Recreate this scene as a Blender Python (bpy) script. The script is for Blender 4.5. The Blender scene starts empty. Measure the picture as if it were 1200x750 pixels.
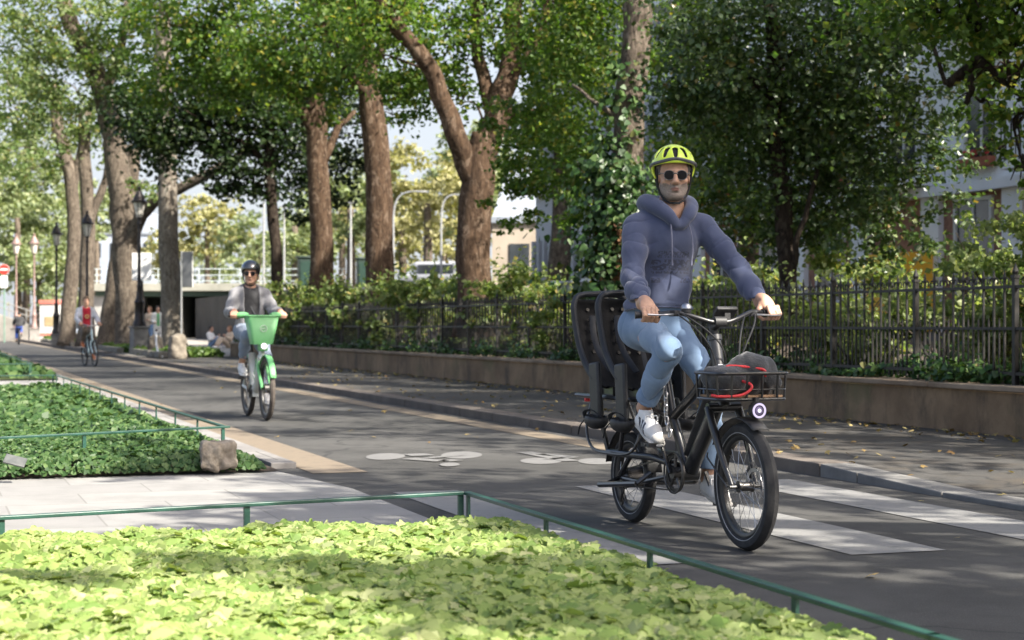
import bpy, math, random
import numpy as np
from mathutils import Vector, Matrix, noise

random.seed(7)
RNG = np.random.default_rng(7)
SC = bpy.context.scene
COL = SC.collection
PI = math.pi

# ------------------------------------------------------------------ camera, sky, sun, exposure
cam_d = bpy.data.cameras.new("camera")
cam = bpy.data.objects.new("camera", cam_d)
COL.objects.link(cam)
SC.camera = cam
cam.location = (0, 0, 1.05)
cam.rotation_euler = (math.radians(90 + 0.172), 0, 0)
cam_d.sensor_width = 36
cam_d.lens = 60
cam_d.clip_start = 0.1
cam_d.clip_end = 2000
cam_d.dof.use_dof = True
cam_d.dof.focus_distance = 8.45
cam_d.dof.aperture_fstop = 4.3

SUN_DIR = Vector((0.72, -0.50, 0.80)).normalized()      # towards the sun
SUN_EL = math.asin(SUN_DIR.z)
SUN_AZ = math.atan2(SUN_DIR.x, SUN_DIR.y)                # clockwise from +Y
w = bpy.data.worlds.new("World")
SC.world = w
w.use_nodes = True
nt = w.node_tree
nt.nodes.clear()
sky = nt.nodes.new("ShaderNodeTexSky")
sky.sky_type = 'NISHITA'
sky.sun_disc = False
sky.sun_elevation = SUN_EL
sky.sun_rotation = SUN_AZ
sky.air_density = 0.75
sky.dust_density = 4.0
sky.ozone_density = 0.4
bg = nt.nodes.new("ShaderNodeBackground")
bg.inputs[1].default_value = 0.12
wo = nt.nodes.new("ShaderNodeOutputWorld")
# pale haze over the horizon, thinning out higher up
wtc = nt.nodes.new("ShaderNodeTexCoord")
wsep = nt.nodes.new("ShaderNodeSeparateXYZ")
nt.links.new(wtc.outputs['Generated'], wsep.inputs[0])
wr_ = nt.nodes.new("ShaderNodeValToRGB")
wr_.color_ramp.elements[0].position, wr_.color_ramp.elements[0].color = 0.10, (.85, .85, .85, 1)
wr_.color_ramp.elements[1].position, wr_.color_ramp.elements[1].color = 0.42, (0, 0, 0, 1)
nt.links.new(wsep.outputs['Z'], wr_.inputs[0])
wmx = nt.nodes.new("ShaderNodeMix")
wmx.data_type = 'RGBA'
wmx.inputs[7].default_value = (2.55, 2.68, 2.85, 1)
nt.links.new(wr_.outputs[0], wmx.inputs[0])
nt.links.new(sky.outputs[0], wmx.inputs[6])
nt.links.new(wmx.outputs[2], bg.inputs[0])
nt.links.new(bg.outputs[0], wo.inputs[0])
sun_d = bpy.data.lights.new("sun", 'SUN')
sun_d.energy = 5.0
sun_d.angle = math.radians(0.53)
sun_d.color = (1.0, 0.94, 0.84)
sun = bpy.data.objects.new("sun", sun_d)
COL.objects.link(sun)
sun.rotation_euler = (-SUN_DIR).to_track_quat('-Z', 'Y').to_euler()
SC.view_settings.view_transform = 'Standard'
SC.view_settings.look = 'None'
SC.view_settings.exposure = 1.5
SC.view_settings.gamma = 1.0
SC.view_settings.use_curve_mapping = False
SC.render.engine = 'CYCLES'
SC.cycles.max_bounces = 6
SC.cycles.diffuse_bounces = 3
SC.cycles.transmission_bounces = 4
SC.cycles.transparent_max_bounces = 4
SC.cycles.caustics_reflective = False
SC.cycles.caustics_refractive = False
SC.cycles.sample_clamp_indirect = 6

# ------------------------------------------------------------------ coordinates
TH = math.atan2(690, 2000)
CT, ST = math.cos(TH), math.sin(TH)
def W(u, v, z=0.0):
    "path coordinates: u along the cycle path away from the camera, v to the right of it"
    return Vector((CT * v - ST * u, ST * v + CT * u, z))
def C(px, py, Y):
    "world point at depth Y that the survey of the photograph gives"
    return Vector(((px - 600) / 2000 * Y, Y, 1.05 - (py - 381) * Y / 2000))

# ------------------------------------------------------------------ materials
MATS = {}
def nodes_of(name):
    m = bpy.data.materials.new(name)
    m.use_nodes = True
    t = m.node_tree
    t.nodes.clear()
    out = t.nodes.new("ShaderNodeOutputMaterial")
    return m, t, out
def ramp(t, fac, stops):
    r = t.nodes.new("ShaderNodeValToRGB")
    e = r.color_ramp.elements
    e[0].position, e[0].color = stops[0][0], (*stops[0][1], 1)
    e[1].position, e[1].color = stops[1][0], (*stops[1][1], 1)
    for p, c in stops[2:]:
        n = e.new(p)
        n.color = (*c, 1)
    t.links.new(fac, r.inputs[0])
    return r.outputs[0]
def noise_tex(t, scale, detail=3, rough=0.55, stretch=None, dist=0.0, coord='Object'):
    tc = t.nodes.new("ShaderNodeTexCoord")
    src = tc.outputs[coord]
    if stretch:
        mp = t.nodes.new("ShaderNodeMapping")
        mp.inputs['Scale'].default_value = stretch
        t.links.new(src, mp.inputs[0])
        src = mp.outputs[0]
    n = t.nodes.new("ShaderNodeTexNoise")
    n.inputs['Scale'].default_value = scale
    n.inputs['Detail'].default_value = detail
    n.inputs['Roughness'].default_value = rough
    n.inputs['Distortion'].default_value = dist
    t.links.new(src, n.inputs['Vector'])
    return n.outputs[0]
def mixc(t, a, b, fac, mode='MIX'):
    m = t.nodes.new("ShaderNodeMix")
    m.data_type = 'RGBA'
    m.blend_type = mode
    for sock, val in ((m.inputs[0], fac), (m.inputs[6], a), (m.inputs[7], b)):
        if hasattr(val, 'links'):
            t.links.new(val, sock)
        elif isinstance(val, (int, float)):
            sock.default_value = val
        else:
            sock.default_value = (*val, 1)
    return m.outputs[2]
def bump(t, h, strength, dist=0.01):
    b = t.nodes.new("ShaderNodeBump")
    b.inputs['Strength'].default_value = strength
    b.inputs['Distance'].default_value = dist
    t.links.new(h, b.inputs['Height'])
    return b.outputs[0]
def mat(name, c1, c2=None, scale=12.0, rough=0.6, metal=0.0, bmp=0.0, bscale=None, bdist=0.004, stretch=None, lo=0.35, hi=0.65, spec=0.5, coat=0.0, sheen=0.0, detail=4):
    if name in MATS:
        return MATS[name]
    m, t, out = nodes_of(name)
    p = t.nodes.new("ShaderNodeBsdfPrincipled")
    t.links.new(p.outputs[0], out.inputs[0])
    c2 = c2 or tuple(min(1, x * 1.18 + 0.002) for x in c1)
    n = noise_tex(t, scale, detail, 0.6, stretch)
    t.links.new(ramp(t, n, [(lo, c1), (hi, c2)]), p.inputs['Base Color'])
    p.inputs['Roughness'].default_value = rough
    p.inputs['Metallic'].default_value = metal
    p.inputs['Specular IOR Level'].default_value = spec
    p.inputs['Coat Weight'].default_value = coat
    p.inputs['Sheen Weight'].default_value = sheen
    if bmp:
        nb = noise_tex(t, bscale or scale * 4, 4, 0.6, stretch)
        t.links.new(bump(t, nb, bmp, bdist), p.inputs['Normal'])
    MATS[name] = m
    return m
def leaf_mat(name, stops, trans=0.4, rough=0.45, clump=None, spec=0.35):
    "leaves: each leaf its own tone, light passing through the blade"
    if name in MATS:
        return MATS[name]
    m, t, out = nodes_of(name)
    g = t.nodes.new("ShaderNodeNewGeometry")
    col = ramp(t, g.outputs['Random Per Island'], stops)
    if clump:
        n = noise_tex(t, clump[0], 2, 0.5)
        col = mixc(t, col, clump[1], ramp(t, n, [(0.5, (0, 0, 0)), (0.66, (1, 1, 1))]), 'MIX')
    p = t.nodes.new("ShaderNodeBsdfPrincipled")
    p.inputs['Roughness'].default_value = rough
    p.inputs['Specular IOR Level'].default_value = spec
    t.links.new(col, p.inputs['Base Color'])
    tr = t.nodes.new("ShaderNodeBsdfTranslucent")
    t.links.new(mixc(t, col, (0.9, 1.0, 0.25), 0.35, 'MULTIPLY'), tr.inputs[0])
    tb = mixc(t, col, (1.6, 1.7, 0.7), 1.0, 'MULTIPLY')
    t.links.new(tb, tr.inputs[0])
    mx = t.nodes.new("ShaderNodeMixShader")
    mx.inputs[0].default_value = trans
    t.links.new(p.outputs[0], mx.inputs[1])
    t.links.new(tr.outputs[0], mx.inputs[2])
    t.links.new(mx.outputs[0], out.inputs[0])
    MATS[name] = m
    return m

# ------------------------------------------------------------------ objects
def link(name, me, parent=None):
    o = bpy.data.objects.new(name, me)
    COL.objects.link(o)
    if parent is not None:
        o.parent = parent
    return o
def tag(o, label=None, cat=None, group=None, kind=None):
    if label: o["label"] = label
    if cat: o["category"] = cat
    if group: o["group"] = group
    if kind: o["kind"] = kind
    return o
def thing(name, label, cat, loc=(0, 0, 0), rz=0.0, group=None):
    o = bpy.data.objects.new(name, None)
    o.empty_display_size = 0.2
    COL.objects.link(o)
    o.location = loc
    o.rotation_euler = (0, 0, rz)
    return tag(o, label, cat, group)
def dup_tree(o, parent=None):
    c = o.copy()
    COL.objects.link(c)
    c.parent = parent
    for ch in list(o.children):
        dup_tree(ch, c)
    return c
def raw_mesh(name, verts, faces_flat, n_per, mats, matidx=None, smooth=True):
    "verts (N,3) array, faces_flat ints, every face has n_per corners (int or array)"
    me = bpy.data.meshes.new(name)
    verts = np.asarray(verts, dtype=np.float32)
    ff = np.asarray(faces_flat, dtype=np.int32).ravel()
    nf = len(ff) // n_per
    me.vertices.add(len(verts))
    me.vertices.foreach_set("co", verts.ravel())
    me.loops.add(len(ff))
    me.loops.foreach_set("vertex_index", ff)
    me.polygons.add(nf)
    me.polygons.foreach_set("loop_start", np.arange(nf, dtype=np.int32) * n_per)
    if matidx is not None:
        me.polygons.foreach_set("material_index", np.asarray(matidx, dtype=np.int32))
    me.update(calc_edges=True)
    me.polygons.foreach_set("use_smooth", np.full(nf, smooth))
    for m in (mats if isinstance(mats, (list, tuple)) else [mats]):
        me.materials.append(m)
    me.update()
    return me

def frame_from(t, up=Vector((0, 0, 1))):
    t = Vector(t).normalized()
    if abs(t.dot(up)) > 0.97:
        up = Vector((1, 0, 0))
    a = up.cross(t).normalized()
    b = t.cross(a)
    return a, b, t

class MB:
    "collects simple solids and links them as ONE mesh object"
    def __init__(self):
        self.v, self.f, self.m = [], [], []
        self.tf = None
    def add(self, vs, fs, m=0):
        n = len(self.v)
        self.v += [Vector(p) for p in vs]
        self.f += [tuple(i + n for i in f) for f in fs]
        self.m += [m] * len(fs)
        return self
    def box(self, c, s, rot=None, m=0, taper=(1, 1)):
        c = Vector(c)
        R = rot if rot is not None else Matrix.Identity(3)
        if isinstance(R, (int, float)):
            R = Matrix.Rotation(R, 3, 'Z')
        x, y, z = s[0] / 2, s[1] / 2, s[2] / 2
        vs = []
        for sz in (-1, 1):
            tx, ty = (1, 1) if sz < 0 else taper
            for sx, sy in ((-1, -1), (1, -1), (1, 1), (-1, 1)):
                vs.append(c + R @ Vector((sx * x * tx, sy * y * ty, sz * z)))
        return self.add(vs, [(3, 2, 1, 0), (4, 5, 6, 7), (0, 1, 5, 4), (1, 2, 6, 5), (2, 3, 7, 6), (3, 0, 4, 7)], m)
    def tube(self, pts, r, n=10, m=0, closed=False, caps=True, flat=1.0, up=Vector((0, 0, 1))):
        pts = [Vector(p) for p in pts]
        N = len(pts)
        rs = r if isinstance(r, (list, tuple)) else [r] * N
        vs, fs = [], []
        a = None
        for i, p in enumerate(pts):
            if closed:
                t = pts[(i + 1) % N] - pts[i - 1]
            else:
                t = pts[min(i + 1, N - 1)] - pts[max(i - 1, 0)]
            t = t.normalized() if t.length > 1e-9 else Vector((0, 0, 1))
            if a is None:
                a, b, _ = frame_from(t, up)
            else:
                a = (a - t * a.dot(t))
                a = a.normalized() if a.length > 1e-6 else frame_from(t, up)[0]
                b = t.cross(a)
            for k in range(n):
                q = 2 * PI * k / n
                vs.append(p + (a * math.cos(q) * rs[i] + b * math.sin(q) * rs[i] * flat))
        segs = N if closed else N - 1
        for i in range(segs):
            j = (i + 1) % N
            for k in range(n):
                k2 = (k + 1) % n
                fs.append((i * n + k, i * n + k2, j * n + k2, j * n + k))
        if caps and not closed:
            fs.append(tuple(range(n - 1, -1, -1)))
            fs.append(tuple((N - 1) * n + k for k in range(n)))
        return self.add(vs, fs, m)
    def lathe(self, prof, o=(0, 0, 0), axis=(0, 0, 1), n=16, m=0, caps=True, ang=(0, 2 * PI)):
        a, b, t = frame_from(axis)
        o = Vector(o)
        vs, fs = [], []
        full = abs(ang[1] - ang[0] - 2 * PI) < 1e-6
        nn = n if full else n + 1
        for r, z in prof:
            for k in range(nn):
                q = ang[0] + (ang[1] - ang[0]) * k / n
                vs.append(o + t * z + (a * math.cos(q) + b * math.sin(q)) * r)
        for i in range(len(prof) - 1):
            for k in range(n):
                k2 = (k + 1) % nn
                fs.append((i * nn + k, i * nn + k2, (i + 1) * nn + k2, (i + 1) * nn + k))
        if caps and full:
            if prof[0][0] > 1e-5: fs.append(tuple(range(n - 1, -1, -1)))
            if prof[-1][0] > 1e-5: fs.append(tuple((len(prof) - 1) * n + k for k in range(n)))
        return self.add(vs, fs, m)
    def torus(self, c, axis, R, r, n=48, k=10, m=0, prof=None):
        a, b, t = frame_from(axis)
        c = Vector(c)
        prof = prof or [(math.cos(2 * PI * j / k) * r, math.sin(2 * PI * j / k) * r) for j in range(k)]
        k = len(prof)
        vs, fs = [], []
        for i in range(n):
            q = 2 * PI * i / n
            d = a * math.cos(q) + b * math.sin(q)
            for pr, pz in prof:
                vs.append(c + d * (R + pr) + t * pz)
        for i in range(n):
            i2 = (i + 1) % n
            for j in range(k):
                j2 = (j + 1) % k
                fs.append((i * k + j, i2 * k + j, i2 * k + j2, i * k + j2))
        return self.add(vs, fs, m)
    def prism(self, poly, z0, z1, mtx=None, m=0):
        mtx = mtx or Matrix.Identity(4)
        n = len(poly)
        vs = [mtx @ Vector((p[0], p[1], z0)) for p in poly] + [mtx @ Vector((p[0], p[1], z1)) for p in poly]
        fs = [tuple(range(n - 1, -1, -1)), tuple(range(n, 2 * n))]
        for i in range(n):
            j = (i + 1) % n
            fs.append((i, j, n + j, n + i))
        return self.add(vs, fs, m)
    def poly(self, pts, m=0):
        return self.add(pts, [tuple(range(len(pts)))], m)
    def grid(self, rows, m=0):
        "rows: list of equal-length lists of points"
        nc = len(rows[0])
        vs = [p for r in rows for p in r]
        fs = [(i * nc + j, i * nc + j + 1, (i + 1) * nc + j + 1, (i + 1) * nc + j) for i in range(len(rows) - 1) for j in range(nc - 1)]
        return self.add(vs, fs, m)
    def build(self, name, mats, parent=None, smooth=True, base=None, angle=40, bevel=0.0):
        me = bpy.data.meshes.new(name)
        base = Vector(base) if base is not None else Vector((0, 0, 0))
        vs = [v - base for v in self.v]
        if self.tf is not None:
            vs = [self.tf(v) for v in vs]
        me.from_pydata([tuple(v) for v in vs], [], self.f)
        for mm in (mats if isinstance(mats, (list, tuple)) else [mats]):
            me.materials.append(mm)
        me.polygons.foreach_set("material_index", self.m)
        if smooth:
            me.polygons.foreach_set("use_smooth", [True] * len(self.f))
            me.update()
            me.set_sharp_from_angle(angle=math.radians(angle))
        me.update()
        o = link(name, me, parent)
        if parent is None and base.length > 0:
            o.location = base
        if bevel:
            bm = o.modifiers.new("bevel", 'BEVEL')
            bm.width = bevel
            bm.segments = 2
            bm.limit_method = 'ANGLE'
            bm.harden_normals = False
        return o

def bez(p0, p1, p2, p3, n=10):
    p0, p1, p2, p3 = map(Vector, (p0, p1, p2, p3))
    out = []
    for i in range(n + 1):
        t = i / n
        s = 1 - t
        out.append(p0 * s ** 3 + p1 * 3 * s * s * t + p2 * 3 * s * t * t + p3 * t ** 3)
    return out
def smooth_path(pts, n=6):
    "Catmull-Rom through pts"
    pts = [Vector(p) for p in pts]
    P = [pts[0] * 2 - pts[1]] + pts + [pts[-1] * 2 - pts[-2]]
    out = []
    for i in range(1, len(P) - 2):
        a, b, c, d = P[i - 1], P[i], P[i + 1], P[i + 2]
        for k in range(n):
            t = k / n
            out.append(0.5 * ((2 * b) + (c - a) * t + (2 * a - 5 * b + 4 * c - d) * t * t + (3 * b - a - 3 * c + d) * t ** 3))
    out.append(pts[-1])
    return out
def lerp_list(vals, n):
    out = []
    for i in range(n):
        x = i / (n - 1) * (len(vals) - 1)
        k = min(int(x), len(vals) - 2)
        out.append(vals[k] + (vals[k + 1] - vals[k]) * (x - k))
    return out

# ------------------------------------------------------------------ leaves
KITE = np.array([[0, 0, 0], [-.36, .42, .06], [0, 1, -.05], [.36, .42, .06]])
def _lobed(n_lobe=7):
    pts = [(0, 0, 0)]
    angs = np.linspace(-152, 152, n_lobe)
    out = []
    for i, a in enumerate(angs):
        L = 0.56 - 0.10 * abs(a) / 150
        ar = math.radians(a)
        out.append((math.sin(ar - 0.17) * L * .94, 0.42 + math.cos(ar - 0.17) * L * .94, 0.02))
        out.append((math.sin(ar) * L, 0.42 + math.cos(ar) * L, -.03))
        out.append((math.sin(ar + 0.17) * L * .94, 0.42 + math.cos(ar + 0.17) * L * .94, 0.02))
        if i < n_lobe - 1:
            am = math.radians((angs[i] + angs[i + 1]) / 2)
            out.append((math.sin(am) * L * .76, 0.42 + math.cos(am) * L * .76, .03))
    return np.array([(0, .30, .0)] + out)
LOBED = _lobed()
MAPLE = np.array([[0, 0, 0], [-.28, .12, .03], [-.5, .5, 0], [-.2, .55, .05], [0, 1, -.04], [.2, .55, .05], [.5, .5, 0], [.28, .12, .03]])
IVY = np.array([[0, 0, 0], [-.40, .12, .05], [-.36, .5, .02], [0, 1, -.05], [.36, .5, .02], [.40, .12, .05]])
def leaves(name, P, size, N, mats, tmpl=KITE, matidx=None, parent=None, base=(0, 0, 0), rng=RNG):
    "one mesh of many leaf blades: P points, size, N blade normals"
    P = np.asarray(P, float) - np.asarray(base, float)
    n = len(P)
    N = N / (np.linalg.norm(N, axis=1, keepdims=True) + 1e-9)
    a = rng.normal(size=(n, 3))
    a -= N * np.sum(a * N, axis=1, keepdims=True)
    a /= np.linalg.norm(a, axis=1, keepdims=True) + 1e-9
    b = np.cross(N, a)
    k = len(tmpl)
    V = (P[:, None, :] + size[:, None, None] * (tmpl[None, :, 0:1] * a[:, None, :] + (tmpl[None, :, 1:2] - .5) * b[:, None, :] + tmpl[None, :, 2:3] * N[:, None, :]))
    F = np.arange(n * k).reshape(n, k)
    me = raw_mesh(name, V.reshape(-1, 3), F, k, mats, matidx, smooth=False)
    return link(name, me, parent)
def clump_points(c, r, n, rng, twigs=None, shell=0.45, flat=0.55):
    "leaf points gathered in twigs spread through an ellipsoid, denser towards its skin"
    c = np.asarray(c, float)
    r = np.asarray(r, float) if np.ndim(r) else np.array([r, r, r], float)
    twigs = twigs or max(6, int(n / 62))
    d = rng.normal(size=(twigs, 3))
    d /= np.linalg.norm(d, axis=1, keepdims=True)
    rad = shell + (1 - shell) * rng.random(twigs) ** 0.6
    rad *= 1 + 0.22 * rng.normal(size=twigs)
    T = c + d * r * rad[:, None]
    idx = rng.integers(0, twigs, n)
    s = (0.18 + 0.24 * rng.random(twigs)) * min(1.0, r.mean() / 1.1)
    s = np.maximum(s, 0.14 * r.mean())
    off = rng.normal(size=(n, 3)) * s[idx][:, None]
    off[:, 2] *= flat
    out = T[idx] + off
    droop = np.sum(off[:, :2] ** 2, axis=1) * 0.5
    out[:, 2] -= droop
    nrm = rng.normal(size=(n, 3)) * 0.75 + d[idx] * 0.45 + np.array([0, 0, 0.75])
    return out, nrm

# ------------------------------------------------------------------ soft solids (signed distance fields, meshed by surface nets)
class SDF:
    def __init__(self, lo, hi, h):
        self.lo = np.array(lo, float)
        self.h = h
        self.n = np.ceil((np.array(hi, float) - self.lo) / h).astype(int) + 1
        self.g = np.full(self.n, 1.0, np.float32)
        self.ax = [self.lo[i] + h * np.arange(self.n[i]) for i in range(3)]
    def _box(self, mn, mx):
        a = np.clip(np.floor((np.asarray(mn) - self.lo) / self.h).astype(int), 0, self.n)
        b = np.clip(np.ceil((np.asarray(mx) - self.lo) / self.h).astype(int) + 1, 0, self.n)
        if np.any(b <= a):
            return None
        sl = tuple(slice(a[i], b[i]) for i in range(3))
        X = self.ax[0][sl[0]][:, None, None]
        Y = self.ax[1][sl[1]][None, :, None]
        Z = self.ax[2][sl[2]][None, None, :]
        return sl, X, Y, Z
    def _put(self, sl, d, k, op):
        g = self.g[sl]
        if op == 'u':
            if k > 0:
                hh = np.maximum(k - np.abs(g - d), 0)
                self.g[sl] = np.minimum(g, d) - hh * hh / (4 * k)
            else:
                self.g[sl] = np.minimum(g, d)
        elif op == 's':
            d = -d
            if k > 0:
                hh = np.maximum(k - np.abs(g - d), 0)
                self.g[sl] = np.maximum(g, d) + hh * hh / (4 * k)
            else:
                self.g[sl] = np.maximum(g, d)
        elif op == 'i':
            self.g[sl] = np.maximum(g, d)
    def cone(self, a, b, ra, rb, k=0.02, op='u', flat=None):
        a = np.array(a, float)
        b = np.array(b, float)
        m = max(ra, rb) + k + 3 * self.h
        bx = self._box(np.minimum(a, b) - m, np.maximum(a, b) + m)
        if bx is None: return self
        sl, X, Y, Z = bx
        ab = b - a
        L2 = ab.dot(ab) + 1e-12
        t = np.clip(((X - a[0]) * ab[0] + (Y - a[1]) * ab[1] + (Z - a[2]) * ab[2]) / L2, 0, 1)
        dx, dy, dz = X - a[0] - t * ab[0], Y - a[1] - t * ab[1], Z - a[2] - t * ab[2]
        if flat is not None:        # flat = (direction, factor): thinner along that direction
            fd = np.array(flat[0], float)
            fd /= np.linalg.norm(fd)
            q = dx * fd[0] + dy * fd[1] + dz * fd[2]
            s = (1 / flat[1] - 1)
            dx, dy, dz = dx + q * fd[0] * s, dy + q * fd[1] * s, dz + q * fd[2] * s
        d = np.sqrt(dx * dx + dy * dy + dz * dz) - (ra + (rb - ra) * t)
        if flat is not None:
            d = d * (0.5 + 0.5 * flat[1])
        self._put(sl, d.astype(np.float32), k, op)
        return self
    def path(self, pts, rs, k=0.02, op='u', flat=None):
        for i in range(len(pts) - 1):
            self.cone(pts[i], pts[i + 1], rs[i], rs[i + 1], k, op, flat)
        return self
    def ell(self, c, r, rot=None, k=0.02, op='u'):
        c = np.array(c, float)
        r = np.array(r, float)
        m = r.max() + k + 3 * self.h
        bx = self._box(c - m, c + m)
        if bx is None: return self
        sl, X, Y, Z = bx
        dx, dy, dz = X - c[0], Y - c[1], Z - c[2]
        if rot is not None:
            R = np.array(rot.to_3x3().transposed())
            dx, dy, dz = (R[0, 0] * dx + R[0, 1] * dy + R[0, 2] * dz, R[1, 0] * dx + R[1, 1] * dy + R[1, 2] * dz, R[2, 0] * dx + R[2, 1] * dy + R[2, 2] * dz)
        k0 = np.sqrt((dx / r[0]) ** 2 + (dy / r[1]) ** 2 + (dz / r[2]) ** 2) + 1e-9
        k1 = np.sqrt((dx / r[0] ** 2) ** 2 + (dy / r[1] ** 2) ** 2 + (dz / r[2] ** 2) ** 2) + 1e-9
        d = k0 * (k0 - 1) / k1
        self._put(sl, d.astype(np.float32), k, op)
        return self
    def box(self, c, half, r=0.01, rot=None, k=0.02, op='u'):
        c = np.array(c, float)
        half = np.array(half, float)
        m = np.linalg.norm(half) + r + k + 3 * self.h
        bx = self._box(c - m, c + m)
        if bx is None: return self
        sl, X, Y, Z = bx
        dx, dy, dz = X - c[0], Y - c[1], Z - c[2]
        if rot is not None:
            R = np.array(rot.to_3x3().transposed())
            dx, dy, dz = (R[0, 0] * dx + R[0, 1] * dy + R[0, 2] * dz, R[1, 0] * dx + R[1, 1] * dy + R[1, 2] * dz, R[2, 0] * dx + R[2, 1] * dy + R[2, 2] * dz)
        qx, qy, qz = np.abs(dx) - half[0] + r, np.abs(dy) - half[1] + r, np.abs(dz) - half[2] + r
        d = np.sqrt(np.maximum(qx, 0) ** 2 + np.maximum(qy, 0) ** 2 + np.maximum(qz, 0) ** 2) + np.minimum(np.maximum(qx, np.maximum(qy, qz)), 0) - r
        self._put(sl, d.astype(np.float32), k, op)
        return self
    def plane(self, p, n, op='s', k=0.0):
        "remove the half space in front of the plane (normal n points to what goes)"
        p = np.array(p, float)
        n = np.array(n, float)
        n /= np.linalg.norm(n)
        X, Y, Z = self.ax[0][:, None, None], self.ax[1][None, :, None], self.ax[2][None, None, :]
        d = -((X - p[0]) * n[0] + (Y - p[1]) * n[1] + (Z - p[2]) * n[2])
        self._put((slice(None),) * 3, d.astype(np.float32), k, 's')
        return self
    def mesh(self):
        g = self.g
        ins = g < 0
        c = [ins[i:i - 1 or None, j:j - 1 or None, l:l - 1 or None] for i in (0, 1) for j in (0, 1) for l in (0, 1)]
        allin = c[0].copy()
        anyin = c[0].copy()
        for q in c[1:]:
            allin &= q
            anyin |= q
        act = anyin & ~allin
        idx = np.argwhere(act)
        if len(idx) == 0:
            return np.zeros((0, 3)), np.zeros((0, 4), int)
        ids = np.full(act.shape, -1, np.int64)
        ids[tuple(idx.T)] = np.arange(len(idx))
        offs = [(i, j, l) for i in (0, 1) for j in (0, 1) for l in (0, 1)]
        vals = np.stack([g[idx[:, 0] + o[0], idx[:, 1] + o[1], idx[:, 2] + o[2]] for o in offs], 1)
        acc = np.zeros((len(idx), 3))
        cnt = np.zeros(len(idx))
        for a in range(8):
            for b in range(a + 1, 8):
                oa, ob = np.array(offs[a]), np.array(offs[b])
                if np.abs(oa - ob).sum() != 1: continue
                va, vb = vals[:, a], vals[:, b]
                s = (va < 0) != (vb < 0)
                t = np.where(s, va / np.where(s, va - vb, 1), 0)
                acc += np.where(s[:, None], oa + (ob - oa) * t[:, None], 0)
                cnt += s
        V = self.lo + self.h * (idx + acc / np.maximum(cnt, 1)[:, None])
        F = []
        for ax in range(3):
            o1, o2 = [(1, 2), (2, 0), (0, 1)][ax]
            sl0 = [slice(None)] * 3
            sl1 = [slice(None)] * 3
            sl0[ax] = slice(0, -1)
            sl1[ax] = slice(1, None)
            a_in, b_in = ins[tuple(sl0)], ins[tuple(sl1)]
            e = np.argwhere(a_in != b_in)
            ok = (e[:, o1] > 0) & (e[:, o2] > 0) & (e[:, o1] < act.shape[o1]) & (e[:, o2] < act.shape[o2])
            e = e[ok]
            fl = a_in[tuple(e.T)]
            def cid(d1, d2):
                q = e.copy()
                q[:, o1] -= d1
                q[:, o2] -= d2
                return ids[tuple(q.T)]
            quad = np.stack([cid(1, 1), cid(0, 1), cid(0, 0), cid(1, 0)], 1)
            quad[~fl] = quad[~fl][:, ::-1]
            F.append(quad)
        F = np.concatenate(F)
        F = F[(F >= 0).all(1)]
        return V, F
    def normals(self, V):
        "gradient of the field at points"
        q = (V - self.lo) / self.h
        i = np.clip(np.round(q).astype(int), 1, self.n - 2)
        g = self.g
        G = np.stack([g[i[:, 0] + 1, i[:, 1], i[:, 2]] - g[i[:, 0] - 1, i[:, 1], i[:, 2]],
                      g[i[:, 0], i[:, 1] + 1, i[:, 2]] - g[i[:, 0], i[:, 1] - 1, i[:, 2]],
                      g[i[:, 0], i[:, 1], i[:, 2] + 1] - g[i[:, 0], i[:, 1], i[:, 2] - 1]], 1)
        return G / (np.linalg.norm(G, axis=1, keepdims=True) + 1e-9)
    def build(self, name, mats, parent=None, matfn=None, disp=None, tf=None, relax=2):
        V, F = self.mesh()
        for _ in range(relax):       # light Laplacian pass against grid stairs
            S = np.zeros_like(V)
            n = np.zeros(len(V))
            for a, b in ((0, 1), (1, 2), (2, 3), (3, 0)):
                np.add.at(S, F[:, a], V[F[:, b]])
                np.add.at(S, F[:, b], V[F[:, a]])
                np.add.at(n, F[:, a], 1)
                np.add.at(n, F[:, b], 1)
            V = V * 0.5 + 0.5 * S / np.maximum(n, 1)[:, None]
        if disp is not None:
            V = V + self.normals(V) * disp(V)[:, None]
        mi = None
        if matfn is not None:
            cen = V[F].mean(axis=1)
            mi = matfn(cen)
        if tf is not None:
            V = tf(V)
        me = raw_mesh(name, V, F, 4, mats, mi, True)
        return link(name, me, parent)

def vnoise(V, scale, seed=0.0):
    "cheap smooth noise for arrays of points"
    x, y, z = (V * scale + seed * 7.31).T
    return (np.sin(x * 1.7 + 1.3 * np.sin(y * 1.1 + seed) + .5) * np.sin(y * 1.9 + 1.1 * np.sin(z * 1.3)) + np.sin(z * 2.1 + 1.2 * np.sin(x * 1.2 + 2.0)) * .7 + .4 * np.sin(x * 3.7 + y * 3.1 + z * 2.9)) / 2.0
def seg_t(V, a, b):
    a, b = np.array(a, float), np.array(b, float)
    ab = b - a
    t = (V - a) @ ab / (ab @ ab)
    d = np.linalg.norm(V - a - np.clip(t, 0, 1)[:, None] * ab, axis=1)
    return t, d
# ================================================================== THE SETTING
def struct(o, name=None):
    o["kind"] = "structure"
    return o
def patch(name, pts_uv, z, m):
    mb = MB()
    mb.poly([W(u, v, z) for u, v in pts_uv])
    return struct(mb.build(name, m, smooth=False))

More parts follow.
